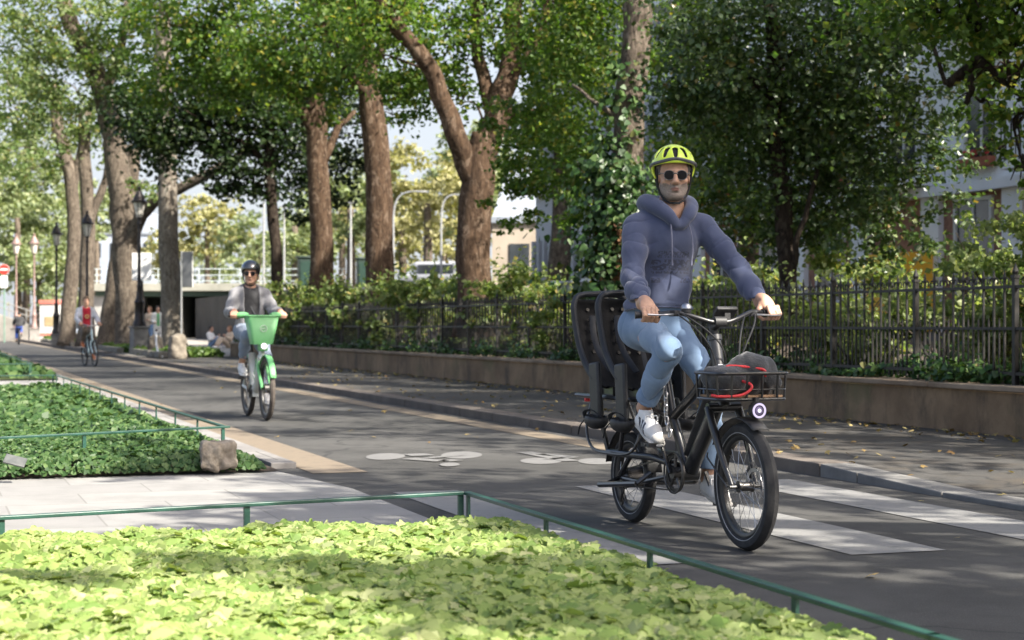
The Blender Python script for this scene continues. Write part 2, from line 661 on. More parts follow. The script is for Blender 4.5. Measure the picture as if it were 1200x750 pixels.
def asphalt_mat(name, c_dark, c_light, patchy=0.5, speck=(0.12, 0.12, 0.115), cracks=True, dirt=None):
    m, t, out = nodes_of(name)
    p = t.nodes.new("ShaderNodeBsdfPrincipled")
    t.links.new(p.outputs[0], out.inputs[0])
    big = noise_tex(t, 0.45, 6, 0.68)
    col = ramp(t, big, [(0.36, tuple(x * .8 for x in c_dark)), (0.62, tuple(x * 1.12 for x in c_light))])
    fine = noise_tex(t, 160, 2, 0.7)
    col = mixc(t, col, speck, ramp(t, fine, [(0.54, (0, 0, 0)), (0.70, (0.95, 0.95, 0.95))]))
    mid = noise_tex(t, 5, 5, 0.7)
    col = mixc(t, col, tuple(x * 0.62 for x in c_dark), ramp(t, mid, [(0.5, (0, 0, 0)), (0.75, (0.55, 0.55, 0.55))]))
    if dirt:
        dn = noise_tex(t, 1.7, 5, 0.7)
        col = mixc(t, col, dirt, ramp(t, dn, [(0.46, (0, 0, 0)), (0.72, (0.75, 0.75, 0.75))]))
    if cracks:
        tc = t.nodes.new("ShaderNodeTexCoord")
        vo = t.nodes.new("ShaderNodeTexVoronoi")
        vo.feature = 'DISTANCE_TO_EDGE'
        vo.inputs['Scale'].default_value = 0.28
        wv = t.nodes.new("ShaderNodeVectorMath")
        wv.operation = 'ADD'
        n3 = t.nodes.new("ShaderNodeTexNoise")
        n3.inputs['Scale'].default_value = 1.6
        n3.inputs['Detail'].default_value = 5
        t.links.new(tc.outputs['Object'], n3.inputs['Vector'])
        t.links.new(tc.outputs['Object'], wv.inputs[0])
        t.links.new(n3.outputs['Color'], wv.inputs[1])
        t.links.new(wv.outputs[0], vo.inputs['Vector'])
        col = mixc(t, col, (0.02, 0.02, 0.02), ramp(t, vo.outputs['Distance'], [(0.0, (0.8, 0.8, 0.8)), (0.008, (0, 0, 0))]))
    t.links.new(col, p.inputs['Base Color'])
    p.inputs['Roughness'].default_value = 0.82
    p.inputs['Specular IOR Level'].default_value = 0.3
    t.links.new(bump(t, fine, 0.5, 0.004), p.inputs['Normal'])
    return m
def slab_mat(name, c1, c2, joint, bw=0.6, rh=0.4, rot=TH):
    m, t, out = nodes_of(name)
    p = t.nodes.new("ShaderNodeBsdfPrincipled")
    t.links.new(p.outputs[0], out.inputs[0])
    tc = t.nodes.new("ShaderNodeTexCoord")
    mp = t.nodes.new("ShaderNodeMapping")
    mp.inputs['Rotation'].default_value = (0, 0, -rot)
    t.links.new(tc.outputs['Object'], mp.inputs[0])
    b = t.nodes.new("ShaderNodeTexBrick")
    b.inputs['Scale'].default_value = 1.0
    b.inputs['Color1'].default_value = (*c1, 1)
    b.inputs['Color2'].default_value = (*c2, 1)
    b.inputs['Mortar'].default_value = (*joint, 1)
    b.inputs['Mortar Size'].default_value = 0.006
    b.inputs['Brick Width'].default_value = bw
    b.inputs['Row Height'].default_value = rh
    t.links.new(mp.outputs[0], b.inputs['Vector'])
    n = noise_tex(t, 2.2, 5, 0.65)
    col = mixc(t, b.outputs['Color'], tuple(x * 0.6 for x in c1), ramp(t, n, [(0.45, (0, 0, 0)), (0.75, (0.6, 0.6, 0.6))]))
    f = noise_tex(t, 90, 2, 0.7)
    col = mixc(t, col, tuple(x * .5 for x in c1), ramp(t, f, [(0.55, (0, 0, 0)), (0.8, (0.5, 0.5, 0.5))]))
    t.links.new(col, p.inputs['Base Color'])
    p.inputs['Roughness'].default_value = 0.85
    t.links.new(bump(t, f, 0.3, 0.003), p.inputs['Normal'])
    return m
def paint_mat(name, c, under=(0.06, 0.06, 0.06), wear=0.5):
    m, t, out = nodes_of(name)
    p = t.nodes.new("ShaderNodeBsdfPrincipled")
    t.links.new(p.outputs[0], out.inputs[0])
    n = noise_tex(t, 9, 6, 0.75)
    n2 = noise_tex(t, 110, 2, 0.7)
    col = mixc(t, c, under, ramp(t, n, [(0.52, (0, 0, 0)), (0.78, (wear, wear, wear))]))
    col = mixc(t, col, under, ramp(t, n2, [(0.6, (0, 0, 0)), (0.75, (0.5, 0.5, 0.5))]))
    t.links.new(col, p.inputs['Base Color'])
    p.inputs['Roughness'].default_value = 0.75
    t.links.new(bump(t, n2, 0.3, 0.003), p.inputs['Normal'])
    return m

M_ASPH = asphalt_mat("asphalt", (0.047, 0.0455, 0.0425), (0.067, 0.065, 0.061))
M_ASPH2 = asphalt_mat("pavement_asphalt", (0.044, 0.042, 0.040), (0.064, 0.061, 0.056), dirt=(0.085, 0.07, 0.052))
M_DUST = asphalt_mat("dusty_ground", (0.16, 0.145, 0.12), (0.24, 0.22, 0.19), cracks=False, speck=(0.3, 0.28, 0.24))
M_CONC = slab_mat("concrete_slabs", (0.22, 0.215, 0.205), (0.26, 0.255, 0.24), (0.165, 0.16, 0.15), 0.9, 0.6)
M_KERB = slab_mat("kerb_granite", (0.19, 0.18, 0.17), (0.25, 0.24, 0.225), (0.07, 0.065, 0.06), 1.0, 0.9)
M_KERBD = mat("kerb_dark", (0.085, 0.07, 0.058), (0.14, 0.118, 0.098), 3.0, 0.9, bmp=0.6, bscale=60)
M_KERBL = mat("kerb_light", (0.13, 0.127, 0.12), (0.19, 0.185, 0.172), 5.0, 0.85, bmp=0.4, bscale=80)
M_WHITE = paint_mat("worn_white_paint", (0.195, 0.193, 0.186), wear=0.75)
M_WHITEF = paint_mat("faded_white_paint", (0.155, 0.153, 0.148), wear=0.9)
M_TAN = paint_mat("tan_edge_stripe", (0.185, 0.148, 0.105), under=(.075,.068,.058), wear=0.75)
M_SOIL = mat("soil", (0.035, 0.024, 0.016), (0.07, 0.05, 0.034), 6, 0.95, bmp=0.8, bscale=40)
M_GRASS = mat("rough_grass", (0.045, 0.075, 0.02), (0.10, 0.13, 0.04), 3, 0.9, bmp=0.8, bscale=60, bdist=.03)

# one ground sheet out to the horizon
mb = MB()
mb.poly([(-900, -300, -0.03), (900, -300, -0.03), (900, 1500, -0.03), (-900, 1500, -0.03)])
struct(mb.build("ground", M_DUST, smooth=False))
patch("cycle_path", [(-12, 2.1), (-12, 5.9), (170, 5.9), (170, 2.1)], 0.0, M_ASPH)
# pale concrete crossing between the two planted beds (and a second one further along)
kz = 0.012
patch("concrete_crossing", [(7.15, -14), (7.15, 2.30), (7.5, 2.56), (10.6, 2.58), (12.2, 2.35), (12.2, -14)], kz, M_CONC)
patch("far_crossing", [(26.9, -30), (26.9, 2.58), (33.2, 2.58), (33.2, -30)], kz, M_CONC)
# kerb stones of the left edge
def kerb(name, line, w_, z0, z1, m, gap=0.006, L=1.0):
    "a row of kerb stones along v=line[0] from u=line[1] to u=line[2]"
    mb = MB()
    v, u0, u1 = line
    u = u0
    while u < u1 - 0.05:
        e = min(u + L, u1)
        p = [W(u + gap, v), W(e - gap, v), W(e - gap, v + w_), W(u + gap, v + w_)]
        zz = z1(u) if callable(z1) else z1
        ze = z1(e) if callable(z1) else z1
        vs = [q + Vector((0, 0, z0)) for q in p] + [p[0] + Vector((0, 0, zz)), p[1] + Vector((0, 0, ze)), p[2] + Vector((0, 0, ze)), p[3] + Vector((0, 0, zz))]
        mb.add(vs, [(4, 7, 6, 5), (0, 4, 5, 1), (1, 5, 6, 2), (2, 6, 7, 3), (3, 7, 4, 0)])
        u = e
    return struct(mb.build(name, m, smooth=False, bevel=0.008))
kerb("bed_kerb", (2.40, -6, 7.3), 0.19, -0.02, 0.06, M_KERBL)
kerb("bed_kerb", (2.40, 12.35, 26.9), 0.19, -0.02, 0.045, M_KERB)
kerb("bed_kerb", (2.40, 33.2, 120), 0.19, -0.02, 0.06, M_KERB, L=2.5)
# soil of the beds
patch("bed_soil", [(-6, -12), (-6, 2.39), (7.13, 2.39), (7.13, -12)], 0.045, M_SOIL)
patch("bed_soil", [(11.98, -16), (11.98, 2.39), (26.88, 2.39), (26.88, -16)], 0.020, M_SOIL)
patch("bed_soil", [(33.2, -40), (33.2, 2.39), (110, 2.39), (110, -40)], 0.04, M_GRASS)

# right pavement with a dropped kerb at the zebra crossing
def sst(a, b, x):
    t = max(0, min(1, (x - a) / (b - a)))
    return t * t * (3 - 2 * t)
def pave_z(u, v=6.0):
    drop = (1 - sst(9.2, 10.6, u)) * sst(2.0, 3.2, u)
    drop *= 1 - sst(6.2, 7.6, v)
    return 0.085 - 0.060 * drop
mb = MB()
us = [-12, -4, 0, 1, 2, 2.4, 2.8, 3.2, 4, 5, 6, 7, 8, 9, 9.2, 9.4, 9.6, 9.8, 10, 10.2, 10.4, 10.6, 11, 12, 14, 18, 24, 30, 40, 50, 52]
vs_ = [6.13, 6.3, 6.6, 6.9, 7.2, 7.5, 8.0, 8.95]
mb.grid([[W(u, v, pave_z(u, v)) for v in vs_] for u in us])
struct(mb.build("right_pavement", M_ASPH2))
kerb("dropped_kerb", (5.88, 2.0, 10.5), 0.26, -0.02, lambda u: pave_z(u) + 0.006, M_KERBL)
kerb("right_kerb", (5.88, 10.5, 60), 0.26, -0.02, lambda u: pave_z(u) + 0.006, M_KERBD, L=1.2)
kerb("right_kerb", (5.88, -12, 2.0), 0.26, -0.02, lambda u: pave_z(u) + 0.006, M_KERBD, L=1.2)
kerb("right_kerb", (5.88, 60, 150), 0.26, -0.02, 0.13, M_KERBD, L=5)
# sunny plaza past the end of the low wall
M_PLAZA = asphalt_mat("plaza_gravel", (0.24, 0.22, 0.19), (0.36, 0.335, 0.29), cracks=False, speck=(0.4, 0.38, 0.33), dirt=(0.14, 0.115, 0.085))
patch("plaza", [(51.9, 6.13), (51.9, 26), (118, 60), (150, 60), (150, 6.13)], 0.10, M_PLAZA)

# stripes and markings
MARKZ = 0.004
patch("edge_stripe", [(11.85, 2.60), (11.85, 3.00), (120, 3.00), (120, 2.60)], MARKZ, M_TAN)
patch("edge_stripe", [(12.4, 5.40), (12.4, 5.70), (120, 5.70), (120, 5.40)], MARKZ, M_TAN)
for i, (v0, v1) in enumerate([(2.78, 3.2), (4.0, 4.5), (5.08, 5.56)]):
    patch("zebra_stripe", [(6.85, v0), (6.85, v1), (10.35, v1), (10.35, v0)], MARKZ, M_WHITE)
def sheet_xy(name, polys, z, m):
    mb = MB()
    for poly in polys:
        mb.poly([(x, y, z) for x, y in poly])
    return struct(mb.build(name, m, smooth=False))
def g(px, py):
    Y = 2100 / (py - 381)
    return ((px - 600) / 2000 * Y, Y)
def ellipse(c, rx, ry, n=28):
    return [(c[0] + rx * math.cos(2 * PI * i / n), c[1] + ry * math.sin(2 * PI * i / n)) for i in range(n)]
def stroke(a, b, wx):
    (ax, ay), (bx, by) = a, b
    return [(ax - wx, ay), (bx - wx, by), (bx + wx, by), (ax + wx, ay)]
def stroke2(a, b, wd):
    A, B = Vector((*a, 0)), Vector((*b, 0))
    d = (B - A).normalized()
    n = Vector((-d.y, d.x, 0)) * wd
    return [tuple((A - n).xy), tuple((B - n).xy), tuple((B + n).xy), tuple((A + n).xy)]
# painted cyclist with his wheels, then a plain painted bicycle, as on the asphalt
sheet_xy("cycle_symbol", [ellipse(g(452, 535.3), .155, .34), ellipse(g(541, 533.6), .165, .38)], MARKZ, M_WHITEF)
sheet_xy("cycle_symbol", [ellipse(g(527, 545.2), .075, .17), stroke2(g(478, 538), g(520, 541), .085), stroke2(g(484, 532.5), g(497, 534.8), .1), stroke2(g(500, 537.5), g(541, 534), .05), stroke2(g(520, 541), g(536, 539.5), .07)], MARKZ + .003, M_WHITEF)
sheet_xy("cycle_symbol", [ellipse(g(634, 540.5), .16, .30), ellipse(g(700, 541), .15, .30)], MARKZ, M_WHITEF)
sheet_xy("cycle_symbol", [stroke2(g(614, 530.5), g(670, 541), .07), stroke2(g(634, 533), g(672, 536.5), .07), stroke2(g(672, 536.5), g(640, 539), .05)], MARKZ + .003, M_WHITEF)

# raised park ground behind the low wall, and the street beyond it climbing to the bridge
def street_z(u):
    return min(2.9, 0.5 + 0.04 * max(0, u - 22))
mb = MB()
mb.grid([[W(u, v, .46 + (max(street_z(u), .46) - .46) * sst(10.5, 18, v)) for v in (9.22, 10.5, 12, 14, 16, 18)] for u in (-10, 0, 10, 22, 30, 38, 46, 54)])
struct(mb.build("park_ground", M_SOIL))
mb = MB()
mb.grid([[W(u, v, street_z(u)) for v in (18, 70)] for u in (-10, 10, 22, 30, 38, 46, 54, 62, 70, 82)] + [[W(120, v, 2.9) for v in (18, 70)]])
mb.grid([[W(u, 18, z) for u in (54, 62, 70, 82, 120)] for z in (-.02, .5)] + [[W(u, 18, street_z(u)) for u in (54, 62, 70, 82, 120)]])
mb.grid([[W(54, v, -.02) for v in (9.2, 18)], [W(54, 9.2, .46), W(54, 18, street_z(54))]])
struct(mb.build("upper_street", M_ASPH2, smooth=False))

# low wall under the railings
def wall_mat():
    m, t, out = nodes_of("rendered_wall")
    p = t.nodes.new("ShaderNodeBsdfPrincipled")
    t.links.new(p.outputs[0], out.inputs[0])
    big = noise_tex(t, 1.1, 7, 0.7)
    col = ramp(t, big, [(0.32, (0.115, 0.072, 0.038)), (0.66, (0.26, 0.175, 0.10))])
    st = noise_tex(t, 2.6, 6, 0.75, (1, 1, .35))
    col = mixc(t, col, (0.055, 0.042, 0.028), ramp(t, st, [(0.50, (0, 0, 0)), (0.66, (0.8, 0.8, 0.8))]))
    moss = noise_tex(t, 0.7, 6, 0.7)
    col = mixc(t, col, (0.10, 0.095, 0.04), ramp(t, moss, [(0.54, (0, 0, 0)), (0.66, (0.6, 0.6, 0.6))]))
    f = noise_tex(t, 60, 3, 0.7)
    col = mixc(t, col, (0.40, 0.31, 0.21), ramp(t, f, [(0.60, (0, 0, 0)), (0.75, (0.5, 0.5, 0.5))]))
    t.links.new(col, p.inputs['Base Color'])
    p.inputs['Roughness'].default_value = 0.92
    t.links.new(bump(t, st, 0.8, 0.02), p.inputs['Normal'])
    return m
M_WALL = wall_mat()
lw = thing("low_wall", "long low brown cement wall edging the pavement under the iron railings", "wall", W(20, 9.05, 0.1), TH)
mb = MB()
mb.box((0, 0, 0), (0.30, 64.6, 0.74))
mb.build("wall_body", M_WALL, lw, bevel=0.02)
mb = MB()
y = -32.2
while y < 32.2:
    e = min(y + 2.0, 32.3)
    mb.box((-0.01, (y + e) / 2, 0.395), (0.36, e - y - .012, 0.05))
    y = e
mb.build("coping", mat("wall_coping", (0.17, 0.12, 0.078), (0.28, 0.215, 0.15), 2.0, 0.9, bmp=0.5, bscale=60), lw, bevel=0.01)
# ================================================================== TREES, SHRUBS, RAILINGS
def bark_mat(name, c1, c2, c3, vs=(1, 1, .22), patch_scale=2.2):
    m, t, out = nodes_of(name)
    p = t.nodes.new("ShaderNodeBsdfPrincipled")
    t.links.new(p.outputs[0], out.inputs[0])
    ridg = noise_tex(t, 13, 7, 0.74, vs, 0.9)
    col = ramp(t, ridg, [(0.34, c1), (0.60, c2)])
    pn = noise_tex(t, patch_scale * 3.2, 5, 0.7, (1, 1, .55), 1.2)
    col = mixc(t, col, c3, ramp(t, pn, [(0.54, (0, 0, 0)), (0.60, (0.8, 0.8, 0.8))]))
    fl = noise_tex(t, patch_scale * 6, 4, 0.7, (1, 1, .6), .6)
    col = mixc(t, col, tuple(x * .6 for x in c1), ramp(t, fl, [(0.55, (0, 0, 0)), (0.64, (0.85, 0.85, 0.85))]))
    t.links.new(col, p.inputs['Base Color'])
    p.inputs['Roughness'].default_value = 0.92
    p.inputs['Specular IOR Level'].default_value = 0.2
    t.links.new(bump(t, ridg, 1.0, 0.09), p.inputs['Normal'])
    return m
M_BARK = bark_mat("bark_brown", (0.036, 0.022, 0.014), (0.120, 0.076, 0.048), (0.22, 0.16, 0.115))
M_BARKD = bark_mat("bark_dark", (0.018, 0.013, 0.010), (0.055, 0.040, 0.030), (0.08, 0.065, 0.05))
M_BARKP = bark_mat("bark_pale", (0.12, 0.098, 0.075), (0.30, 0.26, 0.21), (0.36, 0.33, 0.28))
M_BARKM = bark_mat("bark_grey_brown", (0.055, 0.043, 0.033), (0.175, 0.142, 0.11), (0.25, 0.21, 0.165))

L_PLANE = leaf_mat("leaf_plane", [(0.0, (0.040, 0.085, 0.015)), (0.45, (0.072, 0.135, 0.024)), (0.86, (0.125, 0.185, 0.036)), (1.0, (0.23, 0.20, 0.04))], 0.48)
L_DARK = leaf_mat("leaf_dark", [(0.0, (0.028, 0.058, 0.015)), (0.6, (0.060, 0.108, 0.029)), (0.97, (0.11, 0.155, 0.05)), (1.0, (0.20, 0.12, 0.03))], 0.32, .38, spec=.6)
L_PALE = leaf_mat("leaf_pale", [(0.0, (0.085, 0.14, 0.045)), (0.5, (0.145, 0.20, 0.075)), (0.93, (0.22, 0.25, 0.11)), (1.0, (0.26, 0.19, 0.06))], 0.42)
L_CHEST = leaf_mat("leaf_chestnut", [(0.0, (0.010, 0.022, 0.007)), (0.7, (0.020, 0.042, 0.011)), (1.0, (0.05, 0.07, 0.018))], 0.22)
L_FARG = leaf_mat("leaf_far_green_hazed", [(0.0, (0.14, 0.185, 0.09)), (0.6, (0.21, 0.25, 0.125)), (1.0, (0.29, 0.31, 0.17))], 0.3)  # lightened and greyed to stand in for distance haze
L_FARY = leaf_mat("leaf_far_yellow_hazed", [(0.0, (0.20, 0.20, 0.085)), (0.6, (0.30, 0.285, 0.13)), (1.0, (0.38, 0.35, 0.18))], 0.3)  # kept pale too, the haze put into the leaf colour
L_IVY = leaf_mat("leaf_ivy", [(0.0, (0.020, 0.050, 0.014)), (0.6, (0.042, 0.092, 0.024)), (0.95, (0.09, 0.14, 0.045)), (1.0, (0.16, 0.15, 0.06))], 0.22, 0.35)
L_SHRUB = leaf_mat("leaf_shrub", [(0.0, (0.075, 0.12, 0.032)), (0.5, (0.15, 0.205, 0.06)), (0.88, (0.24, 0.27, 0.11)), (1.0, (0.29, 0.21, 0.08))], 0.40)
L_SHRUBL = leaf_mat("leaf_light_shrub", [(0.0, (0.11, 0.16, 0.05)), (0.5, (0.21, 0.26, 0.10)), (1.0, (0.36, 0.38, 0.20))], 0.45)
L_DEAD = leaf_mat("leaf_dead", [(0.0, (0.06, 0.03, 0.014)), (0.5, (0.13, 0.062, 0.025)), (1.0, (0.20, 0.11, 0.05))], 0.2, 0.8)

def wobble(pts, amt, seed, n=5):
    out = smooth_path(pts, n)
    r = random.Random(seed)
    ph = [r.uniform(0, 6) for _ in range(4)]
    for i, p in enumerate(out):
        k = min(1.0, i / 4)
        out[i] = p + Vector((math.sin(i * .55 + ph[0]) + .5 * math.sin(i * 1.3 + ph[1]), math.sin(i * .6 + ph[2]) + .5 * math.sin(i * 1.1 + ph[3]), 0)) * amt * k
    return out
def limb(name, pts, r0, r1, m, parent, base, seed=1, n=14, flare=1.0, amt=0.02, rough=0.06, knots=0):
    P = wobble(pts, amt, seed)
    N = len(P)
    rr = random.Random(seed)
    rs = []
    for i in range(N):
        t = i / (N - 1)
        r = r0 + (r1 - r0) * t
        r *= 1 + (flare - 1) * math.exp(-t * N * 0.55)
        rs.append(r)
    mb = MB()
    mb.tube(P, rs, n)
    # bumps and ribs of the bark
    vs = mb.v
    for i in range(N):
        for k in range(n):
            v = vs[i * n + k]
            d = v - P[i]
            f = 1 + rough * (noise.noise(v * 2.3 + Vector((seed, 0, 0))) * 1.2 + noise.noise(Vector((v.x * 7, v.y * 7, v.z * 1.3 + seed))) * .9)
            if i < 3 and flare > 1.05:
                f *= 1 + 0.10 * math.sin(k / n * 2 * PI * 5 + seed) * (1 - i / 3)
            vs[i * n + k] = P[i] + d * f
    return mb.build(name, m, parent, base=base, angle=180), P, rs

def tree(name, label, base, trunk, limbs, clumps, bark, leafm, group=None, leaf=0.13, density=420, seed=1, flare=1.35, ntr=16, tmpl=KITE, twig_branches=True, rough=.07, cat="tree", shell=.45, thick_twigs=True):
    """trunk: (points, r0, r1); limbs: list of (points, r0, r1); clumps: list of (center, radius or (rx,ry,rz)[, leaf factor])"""
    base = Vector(base)
    root = thing(name, label, cat, base, 0, group)
    limb("trunk", trunk[0], trunk[1], trunk[2], bark, root, base, seed, ntr, flare, rough=rough)
    for i, lb in enumerate(limbs):
        limb("branch", lb[0], lb[1], lb[2], bark, root, base, seed * 10 + i, 10, 1.0, amt=.03, rough=rough)
    rng = np.random.default_rng(seed)
    PP, NN = [], []
    ends = [Vector(trunk[0][-1])] + [Vector(lb[0][-1]) for lb in limbs] + [Vector(lb[0][len(lb[0]) // 2]) for lb in limbs]
    mb = MB()
    for c in clumps:
        cen, r = Vector(c[0]), c[1]
        f = c[2] if len(c) > 2 else 1.0
        rr = r if np.ndim(r) else (r, r, r)
        area = (rr[0] * rr[1] * rr[2]) ** (2 / 3) * 4 * PI
        n = int(density * f * area * (0.13 / leaf) ** 2 * 0.12 * 1.55)
        p, nn = clump_points(cen, rr, max(n, 30), rng, shell=shell)
        PP.append(p)
        NN.append(nn)
        if twig_branches:
            e = min(ends, key=lambda q: (q - cen).length)
            if (e - cen).length < 5 and thick_twigs:
                mid = (e + cen) / 2 + Vector((rng.normal() * .2, rng.normal() * .2, .25))
                mb.tube(smooth_path([e, mid, cen], 4), lerp_list([.028, .02, .008], 9), 6)
            for _ in range(3 if (thick_twigs and (e - cen).length < 5) else 0):
                d = Vector(rng.normal(size=3)).normalized()
                q = cen + Vector((d.x * rr[0], d.y * rr[1], d.z * rr[2])) * .8
                mb.tube(smooth_path([cen, (cen + q) / 2 + Vector((0, 0, .1)), q], 3), lerp_list([.018, .012, .005], 7), 5)
    if PP:
        P = np.concatenate(PP)
        N = np.concatenate(NN)
        sz = leaf * (0.65 + 0.7 * rng.random(len(P)))
        leaves("crown", P, sz, N, leafm, tmpl, parent=root, base=base, rng=rng)
    if mb.v:
        mb.build("twigs", bark, root, base=base, angle=180)
    return root

def spread(c, R, n, r, seed, zmin=None, squash=.75, f=1.0):
    "n clumps inside an ellipsoid of radii R about c"
    rng = random.Random(seed)
    out = []
    c = Vector(c)
    while len(out) < n:
        d = Vector((rng.gauss(0, 1), rng.gauss(0, 1), rng.gauss(0, 1))).normalized() * rng.uniform(.35, 1) ** .6
        p = c + Vector((d.x * R[0], d.y * R[1], d.z * R[2]))
        if zmin is not None and p.z < zmin:
            continue
        q = r * rng.uniform(.7, 1.25)
        out.append((p, (q, q, q * squash), f))
    return out
def CC(lst):
    "clumps read off the survey: (px, py, depth, radius[, factor])"
    out = []
    for e in lst:
        r = e[3]
        rr = r if np.ndim(r) else (r, r, r * .78)
        out.append((C(e[0], e[1], e[2]), rr) + tuple(e[4:]))
    return out

# ---- the row of plane trees behind the railings
b = C(556, 381, 31); b.z = .45
tree("plane_tree", "tall brown trunk behind the hedge forking into two thick limbs, nearest of the clear trunks", b,
     ([C(557, 395, 31), C(556, 320, 31), C(556, 250, 31), C(563, 195, 31), C(572, 160, 31)], .325, .28),
     [([C(557, 215, 31), C(540, 175, 30.8), C(522, 130, 30.6), C(508, 85, 30.4), C(480, 50, 30.2), C(448, 0, 30), C(430, -60, 29.5)], .22, .10),
      ([C(572, 165, 31), C(584, 130, 31), C(594, 95, 31.2), C(600, 50, 31.4), C(604, 0, 31.6), C(615, -80, 32)], .26, .12),
      ([C(578, 140, 31), C(566, 90, 31.5), C(558, 30, 32), C(550, -50, 32)], .15, .08),
      ([C(594, 95, 31.2), C(625, 55, 31), C(640, 5, 31), C(660, -40, 31)], .10, .05)],
     CC([(420, 30, 30.6, 1.0), (470, 20, 30.1, .9), (520, 40, 32.0, .8), (560, 10, 31.5, .9), (640, 30, 31.1, 1.0), (660, 80, 31.6, .9), (610, 60, 33.0, .7),
         (540, 120, 31.3, .5), (500, 70, 31.3, .7), (450, 70, 31.6, .8), (650, 130, 31.6, .7), (625, 150, 32.5, .6), (690, 40, 31.6, 1.1), (580, -60, 32.5, 1.5), (480, -80, 31.5, 1.6), (680, -70, 31.6, 1.5), (590, 150, 31.8, .35), (480, 110, 32.5, .6)])
     + spread(C(560, -180, 31), (3.6, 3.6, 2.2), 14, 1.2, 11, f=.22), M_BARK, L_PLANE, "row of plane trees behind the railings", .105, 400, 3, 1.25)
b = C(445, 381, 40); b.z = .45
tree("plane_tree", "straight brown trunk rising from the hedge, middle one of the clear trunks", b,
     ([C(447, 390, 40), C(446, 320, 40), C(444, 240, 40), C(440, 160, 40), C(434, 110, 40), C(425, 60, 40), C(420, 0, 40)], .36, .24),
     [([C(434, 110, 40), C(415, 95, 39.5), C(400, 70, 39), C(380, 30, 38.5)], .14, .06), ([C(430, 90, 40), C(450, 50, 40), C(462, 0, 40.5), C(470, -50, 41)], .15, .08)],
     CC([(400, 60, 39, 1.1), (350, 40, 39, 1.2), (430, 20, 39, 1.1), (470, 90, 41, 1.0), (390, 110, 40, .7), (330, 80, 39.5, 1.0), (300, 50, 39, 1.2), (380, -20, 39, 1.5), (460, -40, 41, 1.5), (460, 135, 41, .5)])
     + spread(C(410, -130, 40), (4.5, 4, 2.6), 14, 1.4, 12, f=.22), M_BARK, L_PLANE, "row of plane trees behind the railings", .125, 380, 4, 1.2)
b = C(376, 381, 46); b.z = .45
tree("plane_tree", "brown trunk above the hedge with a narrow fork of branches, beside the green cyclist", b,
     ([C(377, 388, 46), C(377, 320, 46), C(375, 240, 46), C(372, 170, 46), C(370, 130, 46), C(366, 100, 46)], .34, .24),
     [([C(372, 165, 46), C(352, 125, 45.6), C(325, 95, 45.4), C(300, 60, 45)], .16, .08), ([C(378, 190, 46), C(395, 155, 46.2), C(415, 130, 46.5)], .14, .06), ([C(368, 120, 46), C(378, 80, 46), C(385, 20, 46)], .16, .08)],
     CC([(330, 55, 45, 1.2), (280, 70, 45, 1.2), (250, 40, 44.5, 1.3), (220, 70, 45, 1.2), (300, 110, 45, .9), (390, 60, 46, 1.2), (270, 110, 45, .9), (200, 30, 44, 1.3), (340, 130, 45, .4), (310, 0, 44.5, 1.5), (240, -10, 44.5, 1.5), (180, 100, 45, 1.0), (400, 20, 46, 1.3)])
     + spread(C(320, -100, 45), (5, 4, 2.6), 12, 1.5, 13, f=.22), M_BARK, L_PLANE, "row of plane trees behind the railings", .135, 380, 5, 1.2)
b = C(324, 381, 53); b.z = .45
tree("chestnut_tree", "thin dark trunk under a dense near-black crown, left of the plane trunks", b,
     ([C(325, 388, 53), C(324, 320, 53), C(320, 250, 53), C(316, 200, 53), C(316, 150, 53), C(318, 100, 53)], .19, .15),
     [([C(316, 200, 53), C(290, 170, 53), C(250, 150, 52)], .10, .05), ([C(317, 170, 53), C(345, 140, 53), C(370, 120, 53)], .10, .05)],
     CC([(300, 150, 53, 1.5, 1.3), (250, 130, 53, 1.6, 1.3), (200, 140, 52, 1.5, 1.3), (165, 125, 51.5, 1.2, 1.3), (340, 165, 54, 1.4, 1.3), (350, 205, 55, 1.0), (270, 195, 53, 1.1, 1.2), (220, 175, 52, 1.1, 1.2), (300, 215, 53, .8), (340, 110, 54, 1.6, 1.3), (285, 95, 53, 1.7, 1.3), (400, 155, 55, 1.2, 1.2), (410, 200, 55, .9), (185, 165, 52, .9), (150, 150, 52, .8), (355, 245, 55, .6), (270, 225, 53, .55), (395, 110, 56, 1.4, 1.3), (400, 235, 55, .5), (230, 110, 52.5, 1.4, 1.3)]),
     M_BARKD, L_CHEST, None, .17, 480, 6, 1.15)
# ---- ivy-clad trunk and the big dark tree behind the man
b = C(735, 381, 25); b.z = .46
t0 = tree("ivy_clad_tree", "leaning grey-brown trunk wrapped in ivy, just left of the man in the yellow helmet", b,
     ([C(728, 385, 25), C(730, 300, 25), C(734, 220, 25), C(738, 150, 25), C(742, 80, 25), C(747, 20, 25), C(752, -40, 25), C(755, -110, 25)], .25, .19),
     [([C(748, 0, 25), C(715, -60, 24.6), C(690, -110, 24.4)], .11, .05), ([C(738, 150, 25), C(700, 120, 25), C(670, 100, 25.4)], .05, .02)],
     CC([(690, 60, 26, .8), (660, 30, 26.5, .8), (640, 80, 27, .6), (690, 130, 26, .65), (650, 170, 26.5, .6), (615, 190, 27, .55), (640, 220, 26.5, .5), (675, 205, 26, .5), (600, 225, 27, .4), (605, 170, 27.5, .5), (620, 255, 27, .30), (660, 250, 26.5, .32), (690, 240, 25.5, .4), (690, 20, 26.5, .7), (790, 40, 27, .8), (800, 90, 26, .7), (680, -70, 26.5, 1.2), (800, -80, 26.5, 1.2), (595, 130, 27.5, .5), (700, 180, 25.5, .4), (585, 260, 27.5, .22)])
     + spread(C(735, -190, 25), (3.2, 3.2, 1.8), 12, 1.1, 14, f=.22), M_BARKM, L_PLANE, None, .088, 420, 7, 1.2, thick_twigs=False)
